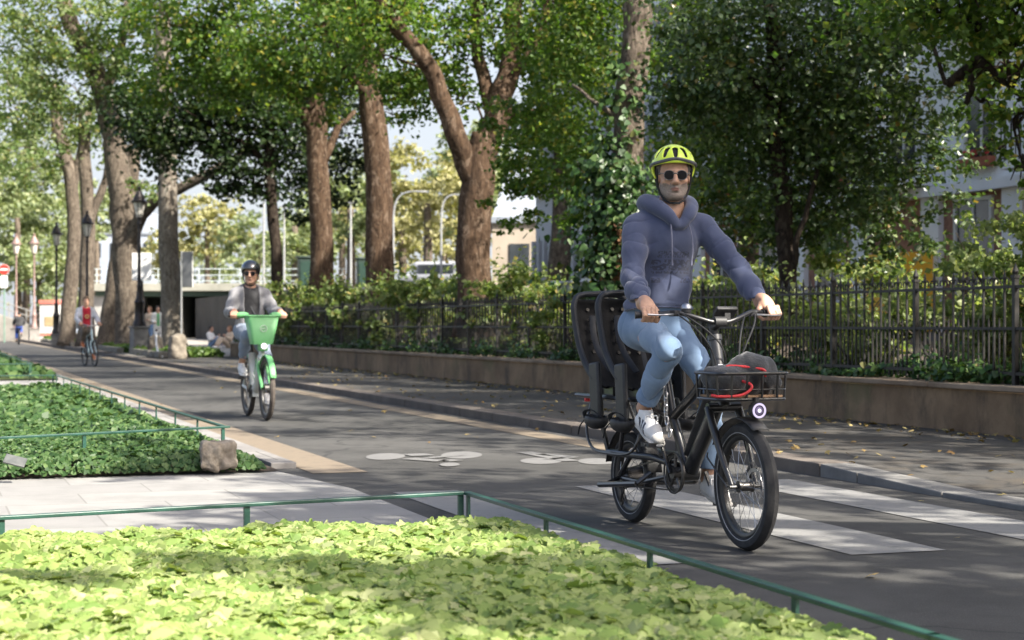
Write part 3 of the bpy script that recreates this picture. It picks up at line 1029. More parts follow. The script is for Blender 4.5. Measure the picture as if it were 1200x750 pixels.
# ivy on that trunk
rng = np.random.default_rng(31)
def trunk_ivy(axis, r, n, size, m, parent, base, name="ivy", bulge=.12, zbias=1.0):
    t = rng.random(n) ** zbias
    P = np.array([axis[0]])
    A = np.array([list(p) for p in axis])
    k = np.minimum((t * (len(A) - 1)).astype(int), len(A) - 2)
    f = t * (len(A) - 1) - k
    cen = A[k] * (1 - f)[:, None] + A[k + 1] * f[:, None]
    q = rng.random(n) * 2 * PI
    lump = 1 + .5 * np.sin(t * 19 + q * 2) + .35 * np.sin(t * 41 - q * 3)
    rad = r + np.abs(rng.normal(size=n)) * bulge * np.clip(lump, .1, 2)
    d = np.stack([np.cos(q), np.sin(q), np.zeros(n)], 1)
    P = cen + d * rad[:, None]
    N = d + rng.normal(size=(n, 3)) * .5 + np.array([0, 0, .4])
    return leaves(name, P, size * (.6 + .8 * rng.random(n)), N, m, IVY, parent=parent, base=base, rng=rng)
trunk_ivy([C(715, 350, 24.8), C(722, 290, 24.8), C(726, 240, 24.8), C(718, 190, 24.8)], .22, 3600, .10, L_IVY, t0, b, bulge=.26)
trunk_ivy([C(735, 330, 24.6), C(738, 290, 24.6), C(741, 262, 24.6)], .16, 520, .085, L_DEAD, t0, b, "dead_ivy", .14)
trunk_ivy([C(712, 200, 24.8), C(722, 160, 24.9), C(738, 70, 25)], .18, 500, .10, L_IVY, t0, b, bulge=.14)

b = C(925, 381, 20.8); b.z = .46
dt = tree("dark_leafy_tree", "big dark bushy tree with low hanging crown, behind the man and the railings", b,
     ([C(928, 395, 20.8), C(925, 330, 20.8), C(918, 250, 20.8), C(912, 180, 20.8), C(908, 120, 20.8), C(905, 50, 20.8), C(900, -60, 20.8)], .12, .08),
     [([C(925, 330, 20.8), C(936, 290, 20.6), C(945, 240, 20.5), C(960, 180, 20.5)], .04, .025), ([C(908, 120, 20.8), C(860, 70, 20.6), C(800, 40, 20.4)], .06, .02), ([C(905, 80, 20.8), C(970, 40, 20.8), C(1040, 20, 20.6)], .06, .02)],
     CC([(792, 112, 20.5, .45), (812, 66, 20.2, .55), (800, 130, 20.5, .55), (850, 40, 20.3, .7), (850, 110, 20.3, .7, 1.2), (840, 180, 20.6, .55), (880, 230, 21, .6), (840, 240, 21.2, .4), (900, 60, 20.6, .8, 1.2), (930, 120, 20.8, .8, 1.3), (950, 190, 21, .75, 1.3), (900, 170, 21, .75, 1.3), (990, 70, 20.4, .8, 1.2), (1010, 140, 20.6, .7, 1.2), (1050, 90, 20.2, .65), (1060, 170, 20.4, .6), (1010, 210, 20.7, .6, 1.1), (1050, 240, 20.5, .5), (1000, 270, 20.7, .5), (1090, 210, 20.3, .42), (1080, 270, 20.4, .35), (960, 260, 21, .5), (910, 280, 21.3, .4), (1040, 30, 20.2, .8), (1100, 130, 20.3, .45), (1100, 60, 20.3, .6), (806, 30, 20.4, .45), (980, 0, 20.4, 1.0), (880, -20, 20.4, 1.0), (1120, 245, 20.4, .28), (860, 290, 21.5, .3), (1030, 300, 20.8, .3), (890, 130, 21.4, .9, 1.4), (960, 60, 21.4, .9, 1.4), (970, 230, 21.6, .8, 1.4), (1020, 170, 21.3, .8, 1.4)])
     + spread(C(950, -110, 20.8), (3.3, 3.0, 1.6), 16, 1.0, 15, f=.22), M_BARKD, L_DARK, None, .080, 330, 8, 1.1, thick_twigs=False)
# ---- tree at the right edge whose branches reach into the picture
b = C(1300, 381, 17.5); b.z = .46
tree("plane_tree", "tree at the right edge with bare dark branches reaching down through its leaves", b,
     ([C(1300, 390, 17.5), C(1296, 250, 17.5), C(1290, 120, 17.5), C(1285, 0, 17.5), C(1280, -120, 17.5)], .30, .2),
     [([C(1288, 60, 17.5), C(1240, 35, 17.6), C(1200, 42, 17.8), C(1165, 60, 18), C(1138, 78, 18.2), C(1108, 98, 18.4)], .085, .055), ([C(1160, 64, 18), C(1148, 82, 18), C(1138, 105, 18), C(1128, 122, 18)], .045, .03), ([C(1150, 70, 18), C(1172, 90, 17.9), C(1185, 105, 17.8), C(1215, 130, 17.8)], .04, .02), ([C(1286, 0, 17.5), C(1230, -50, 17.2), C(1160, -110, 17)], .10, .04)],
     CC([(1150, 30, 17.6, .45), (1100, 20, 17.5, .5), (1190, 20, 17.4, .5), (1180, 80, 19, .4), (1190, 150, 18, .35), (1150, 120, 19, .35), (1200, 200, 18, .25), (1215, 100, 17.6, .45), (1120, -20, 17.2, .7), (1200, -40, 17, .8), (1060, -40, 17, .8), (1170, 175, 18.4, .2), (1250, 60, 17.4, .6)])
     + spread(C(1290, -180, 17), (2.8, 3.2, 1.8), 14, 1.0, 16, f=.22), M_BARKD, L_PLANE, None, .085, 420, 9, 1.2)
# ---- old trees on the plaza side of the path
b = C(203, 413, 57); b.z = .1
tree("pale_trunk_tree", "straight pale grey trunk standing behind the stone bollards, sunlit high up", b,
     ([C(206, 414, 57), C(202, 380, 57), C(198, 300, 57), C(197, 220, 57), C(195, 150, 57), C(192, 100, 57), C(190, 20, 57)], .38, .26), [],
     CC([(190, 60, 57.8, 1.4, .5), (150, 40, 58, 1.5, .5), (230, 30, 58, 1.5, .5), (190, -20, 58, 1.8, .5)]) + spread(C(190, -100, 57), (4, 4, 2.4), 9, 1.6, 17, f=.22), M_BARKP, L_PLANE, None, .17, 300, 10, 1.3)
b = C(152, 411, 62); b.z = .1
tree("old_plane_tree", "massive ridged trunk beside the tall street lamp with one long rising side limb", b,
     ([C(156, 410, 62), C(154, 385, 62), C(150, 330, 62), C(146, 260, 62), C(138, 200, 62), C(128, 140, 62), C(118, 100, 62), C(100, 60, 62), C(80, 20, 62), C(65, -40, 62)], .58, .26),
     [([C(150, 300, 62), C(160, 262, 61.5), C(180, 238, 61), C(215, 218, 60.5), C(262, 195, 60), C(295, 175, 59.5), C(330, 160, 59)], .26, .13), ([C(122, 110, 62), C(140, 60, 61.5), C(150, 0, 61)], .2, .1)],
     CC([(110, 60, 61, 1.5, .8), (70, 40, 61, 1.4, .8), (30, 70, 61, 1.4, .8), (140, 30, 60.5, 1.5, .8), (90, 110, 61, 1.1, .7), (60, 120, 61.5, 1.2, .8), (175, 40, 60.5, 1.3), (30, 20, 61, 1.5), (100, 10, 61, 1.6), (120, 80, 60, .9), (20, 140, 61, 1.0, .8), (150, 110, 60.5, .6), (165, 215, 61, .6), (185, 230, 60.5, .45), (60, 75, 60, 1.1)])
     + spread(C(90, -110, 62), (5, 4.5, 2.8), 12, 1.9, 18, f=.22), M_BARKM, L_PALE, None, .17, 330, 11, 1.55, 18, rough=.12)
b = C(130, 409, 64); b.z = .1
tree("old_plane_tree", "leaning bare stem behind the massive ridged trunk, without leaves of its own in view", b,
     ([C(126, 409, 66), C(130, 370, 66), C(136, 320, 66), C(144, 270, 66), C(152, 220, 66), C(158, 170, 66)], .40, .26), [], CC([(165, 150, 66, 1.2), (160, 110, 66, 1.5)]), M_BARKM, L_PLANE, None, .18, 300, 12, 1.3)
b = C(78, 405, 76); b.z = .1
tree("old_plane_tree", "brown leaning trunk between the dark lamp and the lamp with red-shirted cyclist below", b,
     ([C(79, 405, 76), C(80, 370, 76), C(84, 320, 76), C(87, 270, 76), C(84, 220, 76), C(76, 180, 76), C(68, 150, 76), C(60, 100, 76)], .35, .25),
     [([C(85, 225, 76), C(92, 190, 76), C(96, 160, 76)], .2, .14)],
     CC([(50, 120, 76, 1.8, .8), (20, 130, 75, 1.6, .9), (-10, 170, 75, 1.6, .9), (20, 160, 76, 1.6, .8), (90, 150, 76, 1.5, .8), (10, 100, 76, 1.9, .8), (60, 190, 76, 1.0, .7), (30, 200, 75.5, 1.0, .7), (50, 215, 76, .7, .7), (0, 50, 76, 2.0), (10, 210, 76, .8, .6)]), M_BARKM, L_PALE, None, .20, 330, 13, 1.4)
b = C(102, 406, 72); b.z = .1
tree("old_plane_tree", "trunk with a swept right limb, directly behind the red-shirted cyclist", b,
     ([C(101, 406, 72), C(101, 370, 72), C(102, 310, 72), C(103, 260, 72), C(102, 220, 72), C(98, 180, 72), C(100, 130, 72)], .34, .25),
     [([C(104, 265, 72), C(115, 232, 72), C(124, 210, 72), C(130, 180, 72)], .2, .13)],
     CC([(100, 130, 72, 1.5, .8), (120, 170, 72, .9, .8), (75, 165, 72, 1.1, .8), (60, 90, 72, 1.8, .8), (40, 180, 71.5, .9, .7), (128, 130, 72, 1.0)]), M_BARKM, L_PALE, None, .20, 330, 14, 1.4)
# ---- far trees
def far_tree(label, px, py, Y, R, leafm, n, r, seed, leaf=.5, dens=300, tw=.35, name="tree", gz=0.0):
    c = C(px, py, Y)
    b = Vector((c.x, c.y, gz))
    return tree(name, label, b, ([b, b + Vector((0.1, 0, (c.z - gz) * .5)), c], tw, tw * .6), [], spread(c, R, n, r, seed) + [(c, (R[0] * .7, R[1] * .7, R[2] * .7))], M_BARKM, leafm, "trees far behind the bridge and street", leaf, dens, seed, 1.1, 8, twig_branches=False)
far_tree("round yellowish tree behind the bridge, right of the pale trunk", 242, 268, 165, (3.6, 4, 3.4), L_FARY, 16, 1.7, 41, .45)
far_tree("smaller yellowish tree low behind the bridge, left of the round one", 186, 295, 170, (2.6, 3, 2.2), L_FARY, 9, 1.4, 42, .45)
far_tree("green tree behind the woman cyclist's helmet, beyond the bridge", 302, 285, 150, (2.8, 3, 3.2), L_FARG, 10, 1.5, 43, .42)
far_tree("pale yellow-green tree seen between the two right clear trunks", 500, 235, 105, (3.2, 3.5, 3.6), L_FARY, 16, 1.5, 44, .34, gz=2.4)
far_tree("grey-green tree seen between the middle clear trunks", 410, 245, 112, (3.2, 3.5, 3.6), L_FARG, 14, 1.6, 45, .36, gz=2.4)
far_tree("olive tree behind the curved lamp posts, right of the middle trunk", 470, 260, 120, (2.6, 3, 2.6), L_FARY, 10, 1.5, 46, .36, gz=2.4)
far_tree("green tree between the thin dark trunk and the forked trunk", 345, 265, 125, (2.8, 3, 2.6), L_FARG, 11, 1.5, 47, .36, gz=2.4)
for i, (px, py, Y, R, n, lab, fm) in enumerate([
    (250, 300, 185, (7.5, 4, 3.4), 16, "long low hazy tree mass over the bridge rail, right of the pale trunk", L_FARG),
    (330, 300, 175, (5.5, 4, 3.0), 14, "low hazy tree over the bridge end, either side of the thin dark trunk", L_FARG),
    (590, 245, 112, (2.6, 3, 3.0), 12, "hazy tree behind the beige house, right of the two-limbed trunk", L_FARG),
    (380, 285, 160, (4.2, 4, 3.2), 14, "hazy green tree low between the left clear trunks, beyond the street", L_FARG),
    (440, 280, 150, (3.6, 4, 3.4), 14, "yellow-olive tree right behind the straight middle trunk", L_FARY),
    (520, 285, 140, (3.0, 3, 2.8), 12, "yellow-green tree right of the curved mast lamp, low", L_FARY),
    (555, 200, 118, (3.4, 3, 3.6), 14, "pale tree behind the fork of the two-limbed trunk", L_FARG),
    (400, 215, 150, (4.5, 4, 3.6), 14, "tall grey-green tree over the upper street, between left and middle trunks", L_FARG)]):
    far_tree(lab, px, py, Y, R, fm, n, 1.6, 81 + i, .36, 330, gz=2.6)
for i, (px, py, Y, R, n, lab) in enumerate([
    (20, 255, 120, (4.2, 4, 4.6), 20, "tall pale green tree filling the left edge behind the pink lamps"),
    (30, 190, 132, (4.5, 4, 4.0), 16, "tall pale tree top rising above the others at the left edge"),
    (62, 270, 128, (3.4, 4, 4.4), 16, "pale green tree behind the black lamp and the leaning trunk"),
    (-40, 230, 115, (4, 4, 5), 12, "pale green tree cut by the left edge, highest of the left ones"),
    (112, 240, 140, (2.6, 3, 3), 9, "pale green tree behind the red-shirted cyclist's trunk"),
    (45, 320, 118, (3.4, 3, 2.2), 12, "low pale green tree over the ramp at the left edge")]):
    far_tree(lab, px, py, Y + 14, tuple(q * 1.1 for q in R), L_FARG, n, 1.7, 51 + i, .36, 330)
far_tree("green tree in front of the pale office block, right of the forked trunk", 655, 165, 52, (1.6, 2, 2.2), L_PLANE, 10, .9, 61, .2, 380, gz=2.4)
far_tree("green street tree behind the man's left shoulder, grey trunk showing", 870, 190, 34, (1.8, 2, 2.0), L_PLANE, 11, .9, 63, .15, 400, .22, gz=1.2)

# ---- unseen trees added on the right, crowns placed to shade the path and riders
def shade_tree(label, base, R, n, r, seed, zc, dens=420, off=(0, 0), extra=()):
    b = Vector(base)
    c = b + Vector((off[0], off[1], zc))
    tree("plane_tree", label, b, ([b, b + Vector((.05, .1, zc * .5)), c], .32, .2), [], spread(c, R, n, r, seed) + list(extra), M_BARK, L_PLANE, "row of plane trees behind the railings", .16, dens, seed, 1.3, 12, twig_branches=False)
shade_tree("unseen plane tree added for shade beyond the right edge, the one level with the man", W(2.4, 9.9, .46), (2.5, 2.8, 1.8), 17, .85, 71, 7.2, 420, (-.7, -1.2))
shade_tree("unseen plane tree added for shade beyond the right edge, further back than the man", W(8.0, 11.2, .46), (3.0, 2.8, 2.0), 14, .85, 72, 7.6, 380, extra=[(Vector((4.6, 7.4, 7.5)), (.8, .6, .4)), (Vector((3.9, 7.9, 7.3)), (.6, .45, .35)), (Vector((10.3, 9.4, 7.6)), (1.1, 1.0, .6)), (Vector((11.4, 8.4, 7.8)), (1.1, 1.0, .6)), (Vector((9.8, 7.8, 7.4)), (.9, .8, .5)), (Vector((12.0, 10.4, 8)), (1.1, 1.1, .7))])  # extra clumps added to shade the ivy front and right pavement
shade_tree("unseen plane tree added for shade beyond the right edge, level with the stone block", W(13.5, 11.8, .46), (3.0, 3.0, 2.0), 14, .85, 73, 7.8, 380, extra=[(Vector((2.7, 15.3, 7.4)), (.9, .8, .5)), (Vector((3.4, 14.6, 7.5)), (.8, .7, .5)), (Vector((1.9, 16.0, 7.4)), (.6, .6, .4)), (Vector((4.6, 15.8, 7.6)), (.9, .8, .5))])  # extra clumps added overhead to shade the woman cyclist
b = W(-1.6, 10.0, .46)
tree("plane_tree", "unseen plane tree added for shade off right, nearest the camera, with one long bough", b, ([b, b + Vector((-.2, .2, 3.5)), b + Vector((-.8, .4, 6.2))], .28, .16), [([b + Vector((-.8, .4, 6.2)), Vector((7.6, 1.4, 7.2)), Vector((6.6, 1.2, 7.5))], .10, .04)],
     [(Vector((5.9, 1.15, 7.4)), (.55, .28, .3)), (Vector((6.5, .75, 7.4)), (.5, .38, .35)), (Vector((6.9, .4, 7.4)), (.6, .35, .35)), (Vector((6.75, 2.45, 7.5)), (.6, .28, .35)), (Vector((7.6, 1.7, 7.5)), (.75, .6, .5)), (Vector((8.3, 1.2, 7.7)), (.9, .9, .6)), (Vector((9.2, .6, 7.8)), (1.1, 1.1, .8)), (Vector((4.6, 1.1, 7.2)), (.22, .2, .2))], M_BARK, L_PLANE, "row of plane trees behind the railings", .13, 2200, 74, 1.3, 12)  # clumps shaped to throw shade bands on the front bed

# ---- railings on the low wall
M_IRON = mat("black_iron", (0.008, 0.0075, 0.007), (0.020, 0.017, 0.014), 30, 0.55, 0.1, bmp=.2, bscale=120)
fence = thing("iron_railings", "black iron railings with curled finials standing on the low wall", "fence", W(30, 9.12, .52), TH)
BAY = 1.6
u = 8.0
while u < 51.5:
    mb = MB()
    yy = u - 30
    e = min(u + BAY, 52) - 30
    for z in (.10, .50, .87):
        mb.box((0, (yy + e) / 2, z), (.035, e - yy - .03, .026 if z > .3 else .03))
    k = 10
    near = u < 30
    for i in range(1, k):
        y = yy + BAY * i / k
        if y > e - .05: continue
        mb.box((0, y, .485), (.018, .018, .90))
        mb.lathe([(.012, 0), (.016, .02), (.004, .085), (0, .1)], (0, y, .935), (0, 0, 1), 6)
        for s in (-1, 1):
            q = [Vector((0, y + s * (.012 + .026 * (1 - math.cos(a))), .91 + .030 * math.sin(a) + .012)) for a in (0, .8, 1.6, 2.4, 3.2, 4.0)]
            mb.tube(q, .007, 5)
        if near:
            y2 = y + BAY / k / 2
            mb.box((0, y2, .30), (.013, .013, .52))
            mb.lathe([(.010, 0), (0, .04)], (0, y2, .56), (0, 0, 1), 5)
    mb.build("railing_panel", M_IRON, fence, smooth=False)
    mb = MB()
    mb.box((0, yy, .46), (.045, .045, .98))
    mb.box((0, yy, .96), (.06, .06, .03))
    mb.lathe([(.02, 0), (.03, .03), (.008, .09), (0, .11)], (0, yy, .975), (0, 0, 1), 8)
    mb.box((.16, yy, .2), (.02, .02, .46), Matrix.Rotation(math.radians(-38), 3, 'Y'))
    mb.build("post", M_IRON, fence, smooth=False)
    u += BAY

# ---- shrubs behind the railings: each bush on its own
def bush(label, u, v, z0, R, n, leafm, leaf, seed, dens=430, tmpl=KITE, name="shrub"):
    b = W(u, v, z0)
    rng = np.random.default_rng(seed)
    root = thing(name, label, "shrub", b, 0, "shrubs behind the railings")
    c = b + Vector((0, 0, R[2]))
    mb = MB()
    for _ in range(7):
        d = Vector((rng.normal() * R[0] * .5, rng.normal() * R[1] * .5, R[2] * rng.uniform(1.0, 1.8)))
        mb.tube(smooth_path([b, b + Vector((d.x * .3, d.y * .3, d.z * .5)), b + d], 3), lerp_list([.018, .012, .005], 7), 5)
    mb.build("stems", M_BARKM, root, base=b)
    cl = spread(c, R, n, min(R) * .42, seed)
    PP, NN = [], []
    for cc, r, _f in cl:
        area = (r[0] * r[1] * r[2]) ** (2 / 3) * 4 * PI
        p, nn = clump_points(cc, r, int(dens * area * (.13 / leaf) ** 2 * .12 * 2.6), rng, shell=.3)
        PP.append(p); NN.append(nn)
    # long shoots
    for _ in range(10):
        d = Vector((rng.normal() * R[0] * .7, rng.normal() * R[1] * .7, R[2] * rng.uniform(1.9, 2.35)))
        s0 = c + Vector((d.x * .4, d.y * .4, 0))
        q = np.array([list((b + d) * t + s0 * (1 - t)) for t in np.linspace(0, 1, 16)])
        PP.append(q + rng.normal(size=q.shape) * .03); NN.append(rng.normal(size=q.shape) + np.array([0, 0, .6]))
    P = np.concatenate(PP); N = np.concatenate(NN)
    P[:, 2] = np.maximum(P[:, 2], z0 + .02)
    leaves("foliage", P, leaf * (.6 + .8 * rng.random(len(P))), N, leafm, tmpl, parent=root, base=b, rng=rng)
    return root
names = ["dense green shrub behind the railings beside the green bike rider", "shrub with long arching shoots poking over the railings", "low dense shrub pressing against the railings", "shrub with scattered pale leaves behind the railings", "full rounded shrub over the railings", "loose shrub below the clear trunks"]
u = 15.0
i = 0
while u < 52:
    hi = .80 if u > 26 else .58
    lm = L_SHRUB if u > 22 else L_SHRUBL
    v = (9.80 if u < 24 else 9.52) + random.uniform(-.1, .2)
    bush("", u, v, .46, (.62, .85, hi + random.uniform(-.06, .12)), 11, lm, .075 if u < 26 else .095, 200 + i, 430 if u > 22 else 330)
    u += 1.35 if u < 26 else 1.6
    i += 1
for k, (u, v, h, R) in enumerate([(12.2, 10.4, .5, .8), (13.6, 11.2, .9, .9), (16.5, 11.6, .8, 1.0), (11.0, 11.3, 1.0, .9), (15.2, 10.7, .88, .75), (14.1, 10.5, .95, .6), (19.5, 11.4, .8, 1.0), (23, 11.4, .8, 1.0), (27, 11.6, .75, 1.1)]):
    bush("", u, v, .5, (R, R, h), 13, L_SHRUBL if k in (0, 1, 2, 3, 4) else L_SHRUB, .075, 260 + k, 420)
# name each shrub by its neighbours
sh = sorted([o for o in bpy.data.objects if o.get("category") == "shrub"], key=lambda o: (o.location.x / o.location.y))
SPOTS = [(395, "just right of the woman on the green bike"), (430, "under the forked brown trunk"), (480, "at the foot of the straight middle trunk"), (530, "below the far white van"),
         (590, "at the foot of the two-limbed trunk"), (640, "below the beige house"), (690, "left of the child seats"), (760, "right behind the child seats"), (850, "behind the man's arms"),
         (960, "behind the basket and the left hand"), (1060, "below the big dark tree"), (9999, "near the right edge")]
ORD = ["first", "second", "third", "fourth", "fifth", "sixth", "seventh", "eighth", "ninth", "tenth"]
byl = {}
for o in sh:
    px = 600 + 2000 * o.location.x / o.location.y
    back = (CT * o.location.x + ST * o.location.y) > 10.3
    sp = next(t for lim, t in SPOTS if px < lim)
    byl.setdefault(("taller back-row shrub " if back else "shrub against the railings ") + sp, []).append(o)
for lab, os_ in byl.items():
    for k, o in enumerate(os_):
        o["label"] = lab if len(os_) == 1 else lab + ", " + ORD[k] + " from left"

# ivy creeping along the foot of the railings
rng = np.random.default_rng(77)
n = 15000
uu = 9 + (rng.random(n) ** 1.5) * 43
vv = 9.02 + np.abs(rng.normal(size=n)) * .35 + .1 * np.sin(uu * 3.1)
hh = .54 + np.abs(rng.normal(size=n)) * .085 * (1 + .8 * np.sin(uu * 2.1) * np.sin(uu * .7))
P = np.stack([CT * vv - ST * uu, ST * vv + CT * uu, hh], 1)
N = rng.normal(size=(n, 3)) * .6 + np.array([-.4, -.3, .8])
o = leaves("creeping_ivy", P, .075 * (.6 + .7 * rng.random(n)), N, L_IVY, IVY, rng=rng)
tag(o, "dark ivy creeping along the foot of the iron railings", "ivy", kind="stuff")
# ================================================================== PLANTED BEDS, HOOP RAILS, STREET FURNITURE, BUILDINGS
L_BED = leaf_mat("leaf_bed", [(0.0, (0.135, 0.215, 0.05)), (0.5, (0.235, 0.30, 0.09)), (0.92, (0.30, 0.355, 0.14)), (1.0, (0.36, 0.37, 0.19))], 0.30, 0.55)
L_BEDIVY = leaf_mat("leaf_bed_ivy", [(0.0, (0.024, 0.060, 0.016)), (0.6, (0.050, 0.102, 0.030)), (1.0, (0.10, 0.155, 0.05))], 0.25, 0.5, spec=.3)

rng = np.random.default_rng(5)
n = 80000
X = rng.uniform(-4.6, 1.3, n * 2)
Y = rng.uniform(3.9, 7.6, n * 2)
vv = CT * X + ST * Y
uu = -ST * X + CT * Y
ok = (vv < 2.40) & (uu < 6.95) & (np.abs(X / Y) < .66)
X, Y, uu, vv = X[ok], Y[ok], uu[ok], vv[ok]
def bed_h(x, y):
    q = np.stack([x, y, np.zeros_like(x)], 1)
    return .225 + .022 * vnoise(q, 2.6, 3) + .026 * vnoise(q, 6.5, 5)
edge = np.clip((7.0 - uu) / .2, 0, 1) * np.clip((2.42 - vv) / .15, 0, 1)
top = bed_h(X, Y) * (.74 + .26 * edge)
Z = top - np.abs(rng.exponential(.060, len(X)))
Z = np.maximum(Z, .05)
N = rng.normal(size=(len(X), 3)) * .30 + np.array([.05, -.22, 1.0])
o = leaves("leafy_ground_cover", np.stack([X, Y, Z], 1), (.046 + .050 * rng.random(len(X))), N, L_BED, LOBED, rng=rng)
tag(o, "bright yellow-green lobed leaves filling the front planting bed", "ground cover", kind="stuff")

rng = np.random.default_rng(6)
def ivy_patch(u0, u1, v0, v1, n, leaf, h0, seed):
    rng = np.random.default_rng(seed)
    uu = rng.uniform(u0, u1, n)
    vv = rng.uniform(v0, v1, n)
    x, y = CT * vv - ST * uu, ST * vv + CT * uu
    q = np.stack([x, y, np.zeros_like(x)], 1)
    top = h0 + .035 * vnoise(q, 1.7, seed) + .03 * vnoise(q, 5.0, seed + 1)
    e = np.clip((uu - u0) / .22, 0, 1) * np.clip((v1 - vv) / .22, 0, 1)
    top = .05 + (top - .05) * np.sqrt(np.clip(e, 0.02, 1))
    z = np.maximum(top - rng.exponential(.028, n), .05)
    N = rng.normal(size=(n, 3)) * .5 + np.array([0, -.3, 1.0])
    front = e < .8
    N[front] += np.array([.2, -.9, 0])
    return np.stack([x, y, z], 1), N, leaf * (.6 + .8 * rng.random(n))
A = [ivy_patch(11.88, 13.6, -2.6, 2.27, 34000, .037, .17, 1), ivy_patch(13.6, 17, -4.2, 2.27, 34000, .047, .16, 2), ivy_patch(17, 26.7, -7, 2.27, 26000, .08, .16, 3)]
o = leaves("bed_ivy", np.concatenate([a[0] for a in A]), np.concatenate([a[2] for a in A]), np.concatenate([a[1] for a in A]), L_BEDIVY, IVY, rng=rng)
tag(o, "low glossy green ivy covering the second bed beside the stone block", "ivy", kind="stuff")
A = [ivy_patch(33.3, 45, -9, 2.40, 9000, .14, .20, 4), ivy_patch(45, 75, -14, 2.38, 7000, .22, .2, 5)]
o = leaves("bed_ivy", np.concatenate([a[0] for a in A]), np.concatenate([a[2] for a in A]), np.concatenate([a[1] for a in A]), L_BEDIVY, IVY, rng=rng)
tag(o, "sunlit green planting in the third bed at the left edge, far along the path", "ivy", kind="stuff")
# long blades of grass over the tree pits on the far side
def grass_strip(u0, u1, v0, v1, n, h, lab):
    rng = np.random.default_rng(int(u0 * 10))
    uu, vv = rng.uniform(u0, u1, n), rng.uniform(v0, v1, n)
    P = np.stack([CT * vv - ST * uu, ST * vv + CT * uu, .14 + rng.random(n) * h], 1)
    N = rng.normal(size=(n, 3)) + np.array([-.5, -1.2, .5])
    o = leaves("grass", P, h * (1 + rng.random(n)), N, leaf_mat("leaf_grass", [(0, (.05, .10, .02)), (1, (.13, .19, .05))], .3), KITE, rng=rng)
    tag(o, lab, "grass", kind="stuff")
grass_strip(50.5, 57, 6.5, 8.4, 1500, .16, "grass tufts round the pale trunk and the bollards")
grass_strip(59, 73, 6.4, 8.6, 3000, .18, "grass strip round the old ridged trunks")
grass_strip(77, 100, 6.4, 9, 2500, .22, "grass strip behind the red-shirted cyclist")

# ---- low green hoop rails
M_RAIL = mat("green_rail_paint", (0.006, 0.040, 0.027), (0.016, 0.068, 0.048), 9, 0.42, 0.0, bmp=.25, bscale=60, spec=.6)
def hoop_rail(label, runs, z, spacing, first=0.0, w_=.034, h_=.016, base=(0, 0, 0)):
    "runs: list of polylines in path coordinates (u, v)"
    b = W(*runs[0][0])
    root = thing("hoop_rail", label, "low fence", b)
    for run in runs:
        pts = [W(u, v, z) for u, v in run]
        mb = MB()
        for a, c in zip(pts[:-1], pts[1:]):
            d = c - a
            ang = math.atan2(d.y, d.x)
            mb.box((a + c) / 2, (d.length + w_ * .8, w_, h_), Matrix.Rotation(ang, 3, 'Z'))
        mb.build("rail", M_RAIL, root, base=b, smooth=False, bevel=.003)
        L = [0]
        for a, c in zip(pts[:-1], pts[1:]):
            L.append(L[-1] + (c - a).length)
        s = first
        while s <= L[-1] + .01:
            k = max(i for i in range(len(L)) if L[i] <= s + 1e-6)
            k = min(k, len(pts) - 2)
            a, c = pts[k], pts[k + 1]
            p = a + (c - a) * ((s - L[k]) / (c - a).length)
            mb = MB()
            ang = math.atan2((c - a).y, (c - a).x)
            mb.box((p.x, p.y, (z - .008) / 2), (.026, .012, z - .012), Matrix.Rotation(ang, 3, 'Z'))
            mb.build("post", M_RAIL, root, base=b, smooth=False)
            s += spacing
    return root
hoop_rail("long green hoop rail round the bright leafy front bed", [[(7.38, 2.30), (7.02, .28), (6.7, -1.6), (6.2, -4.4)], [(7.36, 2.33), (3.6, 2.33), (-1, 2.33)]], .29, 1.02, .0)
hoop_rail("green hoop rail round the ivy bed with the stone block", [[(12.75, 2.15), (12.0, .49), (11.3, -1.1)], [(12.78, 2.13), (26.7, 1.9)], [(26.7, 1.9), (26.7, -3)]], .29, 1.15, .04)
hoop_rail("green hoop rail round the far bed at the left edge", [[(33.4, 1.9), (33.4, -6)], [(33.4, 1.93), (70, 1.9)]], .32, 1.3, .0)

# ---- the two-lobed stone block and the small dark slab
M_STONE = mat("field_stone", (0.15, 0.125, 0.095), (0.28, 0.245, 0.20), 14, 0.92, bmp=.9, bscale=55, bdist=.008)
def rock(name, label, loc, size, rz, seed, m, cat, extra=None, h=.012):
    s = SDF((-size[0] * .8, -size[1] * .8, -.03), (size[0] * .8, size[1] * .8, size[2] * 1.3), h)
    s.box((-.18 * size[0], 0, size[2] * .46), (size[0] * .30, size[1] * .42, size[2] * .48), size[0] * .10, Matrix.Rotation(.1, 3, 'Y'), 0)
    s.box((.24 * size[0], .02, size[2] * .47), (size[0] * .27, size[1] * .40, size[2] * .43), size[0] * .11, Matrix.Rotation(-.12, 3, 'Y'), .015)
    if extra: extra(s)
    o = s.build(name, m, None, disp=lambda V: .018 * size[0] / .25 * vnoise(V, 16 / size[0] * .25, seed) + .006 * vnoise(V, 60, seed), relax=1)
    o.location = loc
    o.rotation_euler = (0, 0, rz)
    tag(o, label, cat)
    return o
rock("stone_block", "rough beige stone block with a split foot at the corner of the ivy bed", (-2.045, 11.86, .05), (.245, .2, .205), .15, 3, M_STONE, "stone",
     lambda s: s.ell((.02, -.12, .02), (.035, .09, .06), None, .01, 's'))
mb = MB()
mb.box((0, 0, .06), (.14, .10, .014), Matrix.Rotation(.5, 3, 'X') @ Matrix.Rotation(.3, 3, 'Y'))
o = mb.build("stone_slab", mat("dark_slate", (.05, .055, .055), (.10, .105, .10), 9, .7), None, bevel=.004)
o.location = (-3.26, 11.2, .10)
tag(o, "small dark slab lying in the front edge of the ivy at the far left", "slab")

